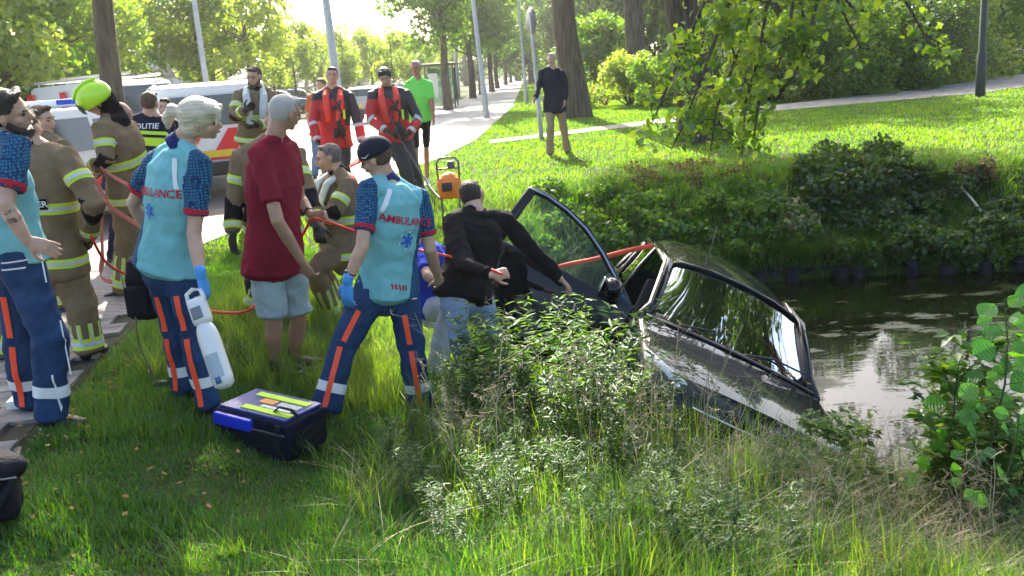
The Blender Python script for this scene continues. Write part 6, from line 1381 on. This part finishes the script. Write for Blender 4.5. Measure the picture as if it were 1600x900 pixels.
def mk_divers():
    for (lab, J, f, cap) in (
        ('rescue diver with bare head in red and black drysuit, standing with tools at his chest',
         dict(head=(519, 118, 13.0), neck=(519, 138, 13.05), shL=(496, 154, 13), shR=(546, 154, 13.05), elL=(489, 192, 12.9), wrL=(497, 222, 12.75), elR=(560, 194, 12.9), wrR=(566, 222, 12.8), hip=(525, 222, 13.1), knL=(518, 262, 13), knR=(538, 262, 13), anL=(512, 13), anR=(542, 13.1), toeL=(.1, -1, 0), toeR=(.2, -1, 0)), Vector((.15, -1, -.05)), False),
        ('rescue diver in black cap and red drysuit looking down at a line in his hands',
         dict(head=(601, 119, 12.4), neck=(606, 136, 12.5), shL=(583, 152, 12.45), shR=(634, 150, 12.5), elL=(579, 188, 12.3), wrL=(604, 205, 12.1), elR=(654, 186, 12.4), wrR=(640, 208, 12.2), hip=(618, 212, 12.6), knL=(628, 250, 12.4), knR=(642, 248, 12.5), anL=(648, 12.4), anR=(658, 12.6), toeL=(.5, -1, 0), toeR=(.6, -1, 0)), Vector((.1, -1, -.6)), True)):
        J = joints(J)
        I = person(lab, J, 1.06, .014, face=f, hair=HAIRD, style='crop', top=REDD, sleeve='long', trousers=BLKD, glove=BLKR, boots=True, shoes=BLKR, wide=1.05, legw=1.1, bulk=1.12)
        shc = (J['shL']+J['shR'])*.5
        shade_region(I['top'], BLKD, lambda p: (p.z > shc.z-.05) or (p-shc).dot((J['shR']-J['shL']).normalized()) > .15 and p.z > J['elR'].z)
        lifevest(I, J, LIFE)
        side = (J['shR']-J['shL']).normalized(); up = (shc-J['hip']).normalized(); fd = up.cross(side); fd = -fd if fd.dot(I['face']) < 0 else fd
        bm = bmesh.new(); rr = random.Random(5)
        for i in range(9): box(bm, shc+side*rr.uniform(-.02, .18)+fd*(.20+rr.uniform(0, .03))-up*rr.uniform(.08, .5), (rr.uniform(.03, .07), rr.uniform(.03, .05), rr.uniform(.05, .14)), rot=Matrix.Rotation(rr.uniform(-.6, .6), 3, 'Y'), bevel=.01)
        tube(bm, [shc+fd*.2+side*.02, shc+fd*.24+side*.12-up*.2, shc+fd*.22+side*.05-up*.45, shc+fd*.2+side*.14-up*.6], [.012]*4, n=6)
        finish(bm, 'equipment', BLKR, I['root'])
        bm = bmesh.new(); box(bm, shc+side*.15+fd*.24-up*.22, (.03, .02, .13), bevel=.006); finish(bm, 'yellow_tool', YEL, I['root'])
        for s in 'LR':
            d_band(I['pb'], J['el'+s], J['wr'+s], .1, .05, SILV, I['top'], 'silver_band', 20, .12); d_band(I['pb'], J['el'+s], J['wr'+s], .85, .05, SILV, I['top'], 'silver_band', 20, .12)
        if cap:
            c = J['head']; up2 = Vector((0, -.35, 1)).normalized(); bm = bmesh.new(); ell(bm, c+up2*.035+Vector((0, .01, 0)), (.094, .105, .09)); link('knit_cap', remesh(bm, .014, 1), BLKD, I['root'])
def mk_others():
    # police officer
    J = joints(dict(head=(234, 160, 9.5), neck=(234, 182, 9.5), shL=(206, 198, 9.5), shR=(262, 198, 9.5), elL=(200, 240, 9.4), wrL=(212, 272, 9.2), elR=(270, 240, 9.4), wrR=(262, 276, 9.2), hip=(236, 276, 9.5), knL=(226, 335, 9.5), knR=(246, 335, 9.5), anL=(224, 9.5), anR=(250, 9.6), toeL=(0, 1, 0), toeR=(0, 1, 0)))
    I = person('police officer seen from behind in black and fluorescent yellow vest', J, 1.03, .014, face=Vector((.1, 1, 0)), hair=HAIRB, style='crop', top=POLB, trousers=POLB, bulk=1.1, boots=True, shoes=LEATHER)
    shc = (J['shL']+J['shR'])*.5; side = J['shR']-J['shL']
    d_band(I['pb'], J['hip'], shc, .84, .035, YEL, I['top'], 'yellow_band', 40, .3, ref=side); d_band(I['pb'], J['hip'], shc, .68, .085, YEL, I['top'], 'yellow_band', 40, .3, ref=side); d_band(I['pb'], J['hip'], shc, .52, .04, SILV, I['top'], 'silver_band', 40, .3, ref=side, arc=(-60, 240))
    d_patch(I['pb'], lerp(J['hip'], shc, .95), side, shc-J['hip'], text2d('POLITIE', .075, .001), WHT, I['top'], 'back_lettering', off=.012)
    # bald man
    J = joints(dict(head=(190, 176, 9.4), neck=(188, 198, 9.45), shL=(166, 212, 9.3), shR=(204, 214, 9.8), elL=(160, 255, 9.3), wrL=(175, 285, 9.2), elR=(214, 255, 9.8), wrR=(215, 285, 9.5), hip=(186, 288, 9.5), knL=(182, 345, 9.5), knR=(196, 345, 9.6), anL=(180, 9.5), anR=(198, 9.7), toeL=(1, 0, 0), toeR=(1, .2, 0)))
    I = person('bald man in dark vest standing behind the helmeted firefighter', J, 1.0, .014, face=Vector((1, .1, -.15)), hair=None, top=POLB, trousers=POLB, shoes=LEATHER); shc = (J['shL']+J['shR'])*.5
    d_band(I['pb'], J['hip'], shc, .7, .08, YEL, I['top'], 'yellow_band', 30, .3, ref=J['shR']-J['shL'])
    # face between officer and blonde
    J = joints(dict(head=(258, 168, 10.6), neck=(258, 187, 10.65), shL=(236, 200, 10.6), shR=(282, 200, 10.7), elL=(230, 236, 10.6), wrL=(238, 262, 10.4), elR=(290, 236, 10.6), wrR=(284, 262, 10.4), hip=(258, 270, 10.7), knL=(250, 320, 10.7), knR=(268, 320, 10.7), anL=(248, 10.7), anR=(270, 10.8), toeL=(0, -1, 0), toeR=(0, -1, 0)))
    I = person('dark haired officer facing us beyond the police officer', J, .98, .016, face=Vector((.1, -1, -.1)), hair=HAIRD, style='crop', top=POLB, trousers=POLB, shoes=LEATHER); shc = (J['shL']+J['shR'])*.5
    d_band(I['pb'], J['hip'], shc, .7, .08, YEL, I['top'], 'yellow_band', 30, .3, ref=J['shR']-J['shL'])
    # head far behind the divers
    J = joints(dict(head=(501, 132, 17), neck=(501, 146, 17), shL=(484, 156, 17), shR=(516, 156, 17), elL=(480, 182, 17), wrL=(486, 205, 16.8), elR=(520, 182, 17), wrR=(514, 205, 16.8), hip=(500, 208, 17), knL=(494, 240, 17), knR=(506, 240, 17), anL=(493, 17), anR=(508, 17), toeL=(0, -1, 0), toeR=(0, -1, 0)))
    person('onlooker with curly brown hair almost hidden behind the bare headed diver', J, .95, .02, face=Vector((-.3, -1, 0)), hair=HAIRB, style='bun', top=mat('rust_top', (.45, .12, .05), .8), trousers=DENIM, shoes=LEATHER)
    # green shirt
    J = joints(dict(head=(650, 106, 14.4), neck=(652, 124, 14.4), shL=(638, 136, 14.4), shR=(670, 136, 14.45), elL=(632, 162, 14.4), wrL=(634, 185, 14.3), elR=(675, 162, 14.4), wrR=(677, 184, 14.3), hip=(657, 182, 14.5), knL=(650, 222, 14.4), knR=(666, 222, 14.5), anL=(650, 14.4), anR=(668, 14.6), toeL=(0, -1, 0), toeR=(0, -1, 0)))
    person('jogger in bright green t-shirt and black knee length tights', J, 1.02, .014, face=Vector((-.3, -1, -.1)), hair=HAIRG, style='crop', skin=SKIN2, top=GREENS, trousers=BLK, leg='knee', shoes=mat('white_shoe', (.7, .7, .7), .6), wide=.92, legw=.9, bulk=.92)
    # man on the lawn
    J = joints(dict(head=(862, 92, 18), neck=(863, 106, 18), shL=(847, 116, 18), shR=(878, 116, 18), elL=(842, 138, 17.9), wrL=(836, 154, 17.7), elR=(884, 138, 18), wrR=(882, 158, 17.9), hip=(866, 162, 18), knL=(860, 198, 17.9), knR=(880, 198, 18.1), anL=(860, 17.9), anR=(887, 18.2), toeL=(-.2, -1, 0), toeR=(.3, -1, 0)))
    person('man in dark jumper and beige trousers standing alone on the lawn', J, 1.04, .016, face=Vector((-.4, -1, -.1)), hair=HAIRG, style='crop', top=DNAVY, sleeve='long', trousers=BEIGE, shoes=LEATHER, bulk=1.02, jacket_len=.4)
    # black hoodie
    J = joints(dict(head=(738, 306, 6.55), neck=(744, 338, 6.45), shL=(706, 352, 6.30), shR=(788, 352, 6.55), elL=(728, 418, 6.0), wrL=(768, 430, 5.85), elR=(834, 392, 6.65), wrR=(876, 436, 6.75), hip=(726, 452, 6.25), knL=(716, 524, 5.95), knR=(768, 520, 6.25), anL=(742, 6.25), anR=(786, 6.35), toeL=(.5, .8, 0), toeR=(.8, .5, 0)))
    I = person('man in black hooded sweater leaning over the bank towards the open car door', J, 1.04, .010, face=Vector((.3, 1, -.3)), hair=HAIRD, style='crop', top=BLK, sleeve='long', trousers=mat('mid_denim', (.20, .28, .38), .85, bump=.3), shoes=LEATHER, bulk=1.03, wide=1.0, jacket_len=.22,
           hands={'L': dict(palm=Vector((0, 1, -.3)), curl=1.2, d=Vector((1, .1, .05)), side=-1)}, fold=1.3)
    bm = bmesh.new(); shc = (J['shL']+J['shR'])*.5; tube(bm, [J['neck']+Vector((-.09, .02, .0)), J['neck']+Vector((-.06, -.07, .0)), J['neck']+Vector((.06, -.08, -.01)), J['neck']+Vector((.10, .02, -.01))], [(.05, .035)]*4, n=12, side=(0, 0, 1)); link('hood', remesh(bm, .012, 2, [(.05, .012)]), BLK, I['root'])
    # crouching in blue
    J = joints(dict(head=(654, 362, 6.95), neck=(668, 382, 6.9), shL=(664, 404, 6.7), shR=(690, 398, 7.0), elL=(668, 432, 6.45), wrL=(692, 446, 6.4), elR=(705, 430, 6.9), wrR=(720, 446, 6.7), hip=(676, 478, 6.85), knL=(700, 480, 6.5), knR=(706, 475, 6.9), anL=(680, 6.6), anR=(690, 7.0), toeL=(1, 0, 0), toeR=(1, 0, 0), hipside=(.3, .9, 0)))
    person('person in royal blue top crouching beside the capped paramedic', J, .96, .011, face=Vector((.9, .4, -.4)), hair=HAIRD, style='crop', top=BLUES, trousers=mat('pale_jeans', (.42, .46, .52), .85, bump=.3), shoes=LEATHER)
if 'nop' not in QUICK:
    mk_woman(); mk_para_left(); mk_capman(); mk_maroon(); mk_ffs(); mk_divers(); mk_others()
if 'nop' not in QUICK:
    T = lambda x, y, z: C2W(x, y, z)
    J = dict(head=T(-1.02, .02, 1.17), neck=T(-1.06, .03, 1.03), shL=T(-1.06, -.16, .93), shR=T(-1.06, .22, .93), elL=T(-.90, -.24, .70), wrL=T(-.66, -.2, .72), elR=T(-.90, .30, .70), wrR=T(-.62, .3, .88), hip=T(-1.05, .05, .52), knL=T(-.62, -.06, .62), knR=T(-.62, .16, .62), anL=T(-.42, -.06, .36), anR=T(-.42, .16, .36), toeL=(0, -1, 0), toeR=(0, -1, 0))
    person('occupant inside the sunken car, seen dimly behind the windscreen', J, .95, .014, face=CARR @ Vector((1, 0, .0)), hair=HAIRG, style='crop', top=mat('pale_shirt', (.35, .42, .44), .8), sleeve='short', trousers=DENIM)
# ------------------------------------------------------------------ gear
DKB = mat('bag_black', (.012, .013, .018), .7, bump=.3, bscale=60); BLUEP = mat('blue_pvc', (.015, .04, .55), .3, bump=.15, bscale=30); WCYL = mat('white_cylinder', (.70, .70, .68), .3, coat=.3)
LAB = mat('label_grey', (.35, .42, .46), .5); CORD = mat('red_rope', (.75, .03, .02), .55, bump=.5, bscale=120); STR = mat('pink_strap', (.50, .16, .13), .7)
def rope(name, label, pts, r=.009, m=None, cat='rope', flat=False):
    pts = [Vector(p) for p in pts]; out = []
    for i in range(len(pts)-1):
        p0, p1, p2, p3 = pts[max(i-1, 0)], pts[i], pts[i+1], pts[min(i+2, len(pts)-1)]
        for t in np.linspace(0, 1, 9)[:-1]:
            out.append(.5*((2*p1)+(p2-p0)*t+(2*p0-5*p1+4*p2-p3)*t*t+(-p0+3*p1-3*p2+p3)*t**3))
    out.append(pts[-1]); bm = bmesh.new(); tube(bm, out, [(r, r*.25) if flat else r]*len(out), side=(0, 0, 1), n=8); return tag(finish(bm, name, m or CORD), label, cat)
# cylinder carried by the blonde paramedic
hd = P(304, 462, 4.62); bt = P(352, 604, 4.45); ax = (bt-hd).normalized(); cyl = empty('gas_cylinder', bt, 'white gas cylinder with grey label hanging from a blue gloved hand', 'gas cylinder')
L = (bt-hd).length; bm = bmesh.new(); tube(bm, [hd+ax*.14, hd+ax*.19, hd+ax*.24, bt-ax*.05, bt-ax*.01, bt], [.030, .050, .057, .057, .052, .040], n=24, cap=.3); finish(bm, 'tank', WCYL, cyl)
s, u = frame(ax, (0, -1, 0))
bm = bmesh.new(); box(bm, hd+ax*.09, (.092, .085, .15), rot=Matrix((u, s, ax)).transposed(), bevel=.03); hg = finish(bm, 'valve_guard', WCYL, cyl)
bm = bmesh.new(); box(bm, hd+ax*.10+s*.044, (.055, .012, .065), rot=Matrix((u, s, ax)).transposed(), bevel=.004); finish(bm, 'gauge', mat('gauge_grey', (.15, .17, .19), .3), hg)
bm = bmesh.new(); tube(bm, [hd+ax*.03-u*.045, hd-ax*.02-u*.04, hd-ax*.035, hd-ax*.02+u*.04, hd+ax*.03+u*.045], [.012]*5, n=8); finish(bm, 'carry_handle', WCYL, cyl)
bm = bmesh.new(); n_ = 8; q0 = []
for k in range(n_+1):
    a = R(-38+76*k/n_); d = s*math.cos(a)+u*math.sin(a); q0.append((bm.verts.new(hd+ax*.33+d*.0590), bm.verts.new(hd+ax*.46+d*.0590)))
for A_, B_ in zip(q0, q0[1:]): bm.faces.new((A_[0], A_[1], B_[1], B_[0]))
finish(bm, 'label', LAB, cyl)
bm = bmesh.new(); box(bm, hd+ax*.475+s*.0595, (.03, .004, .035), rot=Matrix((u, s, ax)).transposed()); finish(bm, 'emblem', mat('emblem_dark', (.03, .12, .22), .5), cyl)
# black backpack in her other hand
c = P(231, 447, 5.22); bp_ = empty('black_backpack', c, 'black rucksack hanging behind the blonde paramedic', 'bag'); bm = bmesh.new(); box(bm, c, (.19, .24, .37), rot=Matrix.Rotation(.08, 3, 'Y'), bevel=.06); link('shell', remesh(bm, .014, 2, [(.1, .03)]), DKB, bp_)
bm = bmesh.new(); box(bm, c+Vector((-.02, -.12, -.06)), (.14, .06, .18), bevel=.025); finish(bm, 'pocket', DKB, bp_); bm = bmesh.new(); tube(bm, [c+Vector((-.04, 0, .19)), c+Vector((0, 0, .24)), c+Vector((.04, 0, .19))], [.01]*3, n=6); finish(bm, 'handle', DKB, bp_)
bm = bmesh.new(); tube(bm, [c+Vector((-.09, -.12, .1)), c+Vector((-.09, -.13, -.05)), c+Vector((-.05, -.12, -.17))], [.005]*3, n=6); finish(bm, 'zip', mat('zip_grey', (.2, .2, .2), .4), bp_)
# kit bag on the ground
c = GT(416, 706); yawk = R(-26); Mk = Matrix.Translation(c+Vector((.0, .16, .085))) @ Matrix.Rotation(yawk, 4, 'Z') @ Matrix.Rotation(R(6), 4, 'Y') @ Matrix.Rotation(R(-3), 4, 'X')
kb = empty('medical_kit_bag', c, 'dark medical kit bag with blue and yellow panels lying on the grass', 'bag')
def kbx(name, cc, ss, m, bev=.01, parent=kb, dents=False):
    bm = bmesh.new(); box(bm, cc, ss, bevel=bev); bm.transform(Mk)
    return link(name, remesh(bm, .012, 3, [(.12, .035), (.04, .008)]), m, parent) if dents else finish(bm, name, m, parent, False)
kbx('shell', (0, 0, .005), (.52, .36, .23), mat('bag_navy', (.008, .010, .022), .72, bump=.3, bscale=60), .04, dents=True)
kbx('lid_panel', (0, 0, .125), (.46, .31, .02), mat('bag_lid_blue', (.015, .035, .22), .5, bump=.2, bscale=40), .008); kbx('yellow_panel', (.02, .085, .138), (.36, .055, .006), YEL, .002); kbx('yellow_panel', (.06, -.105, .138), (.33, .05, .006), YEL, .002); kbx('white_panel', (.08, -.055, .138), (.20, .03, .006), WHT, .002)
kbx('orange_patch', (-.02, .01, .138), (.10, .06, .006), mat('patch_orange', (.75, .33, .08), .6), .002); kbx('clear_pocket', (.12, .01, .138), (.14, .05, .006), SILV, .002)
kbx('blue_pocket', (-.245, .0, .05), (.05, .24, .11), BLUEP, .015); kbx('blue_pocket', (-.10, -.195, .075), (.26, .03, .07), BLUEP, .012); kbx('front_flap', (.03, -.185, -.02), (.42, .02, .15), DKB, .008); kbx('front_zip', (.03, -.197, .06), (.44, .008, .008), mat('zip_dark', (.06, .06, .065), .5), .002)
for xx in (-.16, .20): kbx('webbing', (xx, -.192, .0), (.035, .012, .22), mat('webbing_grey', (.015, .016, .022), .7), .003)
kbx('end_panel', (.265, 0, -.01), (.012, .26, .15), DKB, .004); 
kbx('side_pocket', (-.15, -.20, -.06), (.16, .05, .09), DKB, .015); kbx('yellow_tag', (-.29, -.14, -.02), (.012, .03, .035), YEL, .003)
bm = bmesh.new(); tube(bm, [Vector((-.27, -.1, .02)), Vector((-.36, -.15, -.06)), Vector((-.30, -.20, -.11)), Vector((-.1, -.26, -.12))], [(.022, .006)]*4, side=(0, 0, 1), n=8); bm.transform(Mk); finish(bm, 'strap', DKB, kb); bm = bmesh.new(); tube(bm, [Vector((.1, -.09, .14)), Vector((.14, -.10, .175)), Vector((.22, -.10, .175)), Vector((.26, -.09, .14))], [(.014, .004)]*4, side=(0, 1, 0), n=8); bm.transform(Mk); finish(bm, 'handle', DKB, kb)
# dark bag at the bottom left edge
c = G(14, 815, .05); bg_ = empty('camera_bag', c, 'black bag lying on the pavement at the bottom left corner', 'bag'); bm = bmesh.new(); box(bm, c+Vector((-.12, .05, .10)), (.28, .20, .20), rot=Matrix.Rotation(.3, 3, 'Z'), bevel=.05); ell(bm, c+Vector((-.05, .05, .22)), (.14, .10, .07)); link('shell', remesh(bm, .013, 2, [(.1, .02)]), DKB, bg_)
bm = bmesh.new(); tube(bm, [c+Vector((-.02, -.06, .06)), c+Vector((.06, -.03, .18)), c+Vector((.04, .1, .28)), c+Vector((-.05, .15, .2))], [(.018, .005)]*4, n=8); finish(bm, 'strap', DKB, bg_); bm = bmesh.new(); tube(bm, [c+Vector((-.2, -.09, .21)), c+Vector((-.04, -.075, .215)), c+Vector((.08, -.02, .20))], [.004]*3, n=6); finish(bm, 'zip', mat('zip_grey', (.2, .2, .2), .4), bg_)
# orange rescue pack with metal frame on the lawn edge
c = P(702, 290, 10.5); op = empty('orange_rescue_pack', Vector((c.x, c.y, tz(c.x, c.y))), 'orange motor pack with a grey tubular frame behind the man in the hoodie', 'rescue pack'); bm = bmesh.new(); ell(bm, c, (.15, .13, .16)); box(bm, c+Vector((0, 0, -.02)), (.26, .2, .26), bevel=.06); link('casing', remesh(bm, .014, 2), mat('orange_plastic', (.9, .22, .02), .4), op)
bm = bmesh.new()
for s_ in (-1, 1): tube(bm, [c+Vector((s_*.12, 0, .05)), c+Vector((s_*.13, 0, .27)), c+Vector((s_*.09, .0, .32)), c+Vector((0, 0, .33))], [.012]*4, n=8)
tube(bm, [c+Vector((-.12, 0, .2)), c+Vector((.12, 0, .2))], [.01, .01], n=6); box(bm, c+Vector((.04, 0, .24)), (.08, .06, .09), bevel=.01)
for s_ in (-1, 1): tube(bm, [c+Vector((s_*.1, 0, -.1)), c+Vector((s_*.12, 0, tz(c.x, c.y)-c.z))], [.012, .012], n=6)
finish(bm, 'frame', mat('frame_dark', (.10, .10, .10), .4, metal=.5), op); bm = bmesh.new(); box(bm, c+Vector((-.02, -.13, .0)), (.12, .03, .1), bevel=.01); finish(bm, 'engine_cover', BLKP, op)
# ropes
W_ = lambda px, py, y: P(px, py, y)
rope('red_rope', 'bright red rope running from hand to hand down to the car', [W_(136, 352, 5.85), W_(150, 385, 5.9), W_(168, 412, 6.2), W_(195, 428, 6.4), W_(240, 446, 6.6), W_(300, 478, 6.3), W_(345, 488, 6.0), W_(385, 486, 5.85), W_(405, 468, 6.0), W_(440, 420, 6.35), W_(470, 372, 6.2), W_(486, 345, 6.02), W_(500, 343, 5.98), W_(540, 356, 6.1), W_(600, 378, 6.15), W_(660, 392, 6.15), W_(700, 400, 6.1), W_(745, 412, 5.95), W_(784, 428, 5.8)], .0095)
rope('rescue_strap', 'pinkish lifting straps hanging from the helmeted firefighter', [W_(136, 262, 7.35), W_(150, 285, 7.3), W_(170, 320, 7.3), W_(200, 342, 7.2), W_(228, 358, 7.0)], .022, STR, 'strap', True)
rope('rescue_strap', 'pale pink strap dropping straight to the paving', [W_(146, 262, 7.35), W_(153, 300, 7.3), W_(158, 350, 7.3), W_(160, 400, 7.25), W_(158, 432, 7.2), W_(175, 440, 7.0)], .020, STR, 'strap', True)
rope('rescue_strap', 'strap looping from the helmeted firefighter to the blonde paramedic', [W_(150, 256, 7.4), W_(175, 275, 7.2), W_(205, 292, 6.8), W_(225, 304, 6.2)], .016, STR, 'strap', True)
rope('line', 'thin dark line from the right diver down to the lawn', [W_(606, 175, 12.2), W_(625, 215, 12.1), W_(645, 250, 11.8), W_(672, 292, 11.2), W_(690, 312, 10.8)], .012, mat('line_dark', (.05, .05, .05), .6), 'rope')
rope('tow_strap', 'orange red strap tied through the sunken car window', [W_(1020, 384, 6.9), W_(985, 391, 7.0), W_(930, 405, 7.3), W_(885, 414, 7.7), W_(850, 424, 8.0), Vector((-.35, 9.3, tz(-.35, 9.3)+.25)), Vector((-.6, 9.9, tz(-.6, 9.9)+.02))], .020, mat('strap_orange', (.80, .09, .04), .6), 'strap', True)
rope('black_cord', 'thin black cord hanging to the grass beside the blonde paramedic', [W_(212, 500, 5.1), W_(218, 540, 5.05), W_(236, 580, 4.95), W_(247, 604, 4.85)], .003, BLKR, 'cord')
p = GT(256, 612); rd = empty('radio_handset', p, 'small black radio handset lying in the grass left of the kit bag', 'radio'); bm = bmesh.new(); tube(bm, [p+Vector((-.03, 0, .05)), p+Vector((.02, .01, .05))], [.022, .016], n=10); tube(bm, [p+Vector((.02, .01, .05)), p+Vector((.12, .02, .045))], [.006, .006], n=6); finish(bm, 'handset', BLKR, rd)
# white plastic case behind the bearded paramedic's ankle
p = GT(40, 668); wc = empty('white_case', p, 'white plastic container standing behind the left paramedic ankle', 'container'); bm = bmesh.new(); box(bm, P(38, 640, 4.95), (.14, .14, .16), rot=Matrix.Rotation(.2, 3, 'Z'), bevel=.02); finish(bm, 'tub', mat('white_plastic', (.75, .73, .68), .4), wc, False)
# fallen leaves at the pavement edge
bm = bmesh.new(); rr = random.Random(4)
for k in range(260):
    y = rr.uniform(2.6, 6); x = -2.30-.075*(y-2.6)+rr.gauss(0, .10) if k % 6 else rr.uniform(-2.3, -1.3); 
    if x < -4: continue
    z = tz(x, y)+(.035 if x < -2.3-.06*(y-2.4) else .06)+rr.uniform(0, .02); a = rr.uniform(0, 6.3); d1 = Vector((math.cos(a), math.sin(a), rr.uniform(-.4, .4)))*rr.uniform(.010, .022); d2 = Vector((-d1.y, d1.x, rr.uniform(-.01, .01)))*.6; q_ = Vector((x, y, z))
    bm.faces.new([bm.verts.new(q_+v) for v in (d1, d2, -d1, -d2)])
tag(finish(bm, 'fallen_leaves', mat('dead_leaf', (.20, .13, .05), .9, var=.5, vscale=3), smooth=False), 'brown fallen leaves along the pavement edge and in the grass', kind='stuff')
# ------------------------------------------------------------------ hazy air
hz = bpy.data.materials.new('haze'); hz.use_nodes = True; n = hz.node_tree.nodes; l = hz.node_tree.links; n.remove(n['Principled BSDF'])
pv_ = n.new('ShaderNodeVolumePrincipled'); pv_.inputs['Color'].default_value = (.95, .97, 1, 1); pv_.inputs['Density'].default_value = .0005; pv_.inputs['Anisotropy'].default_value = .72
l.new(pv_.outputs[0], n['Material Output'].inputs['Volume'])
bm = bmesh.new(); box(bm, (0, 430, 10), (1100, 1000, 27)); tag(finish(bm, 'haze', hz, smooth=False), 'thin morning haze', kind='stuff')
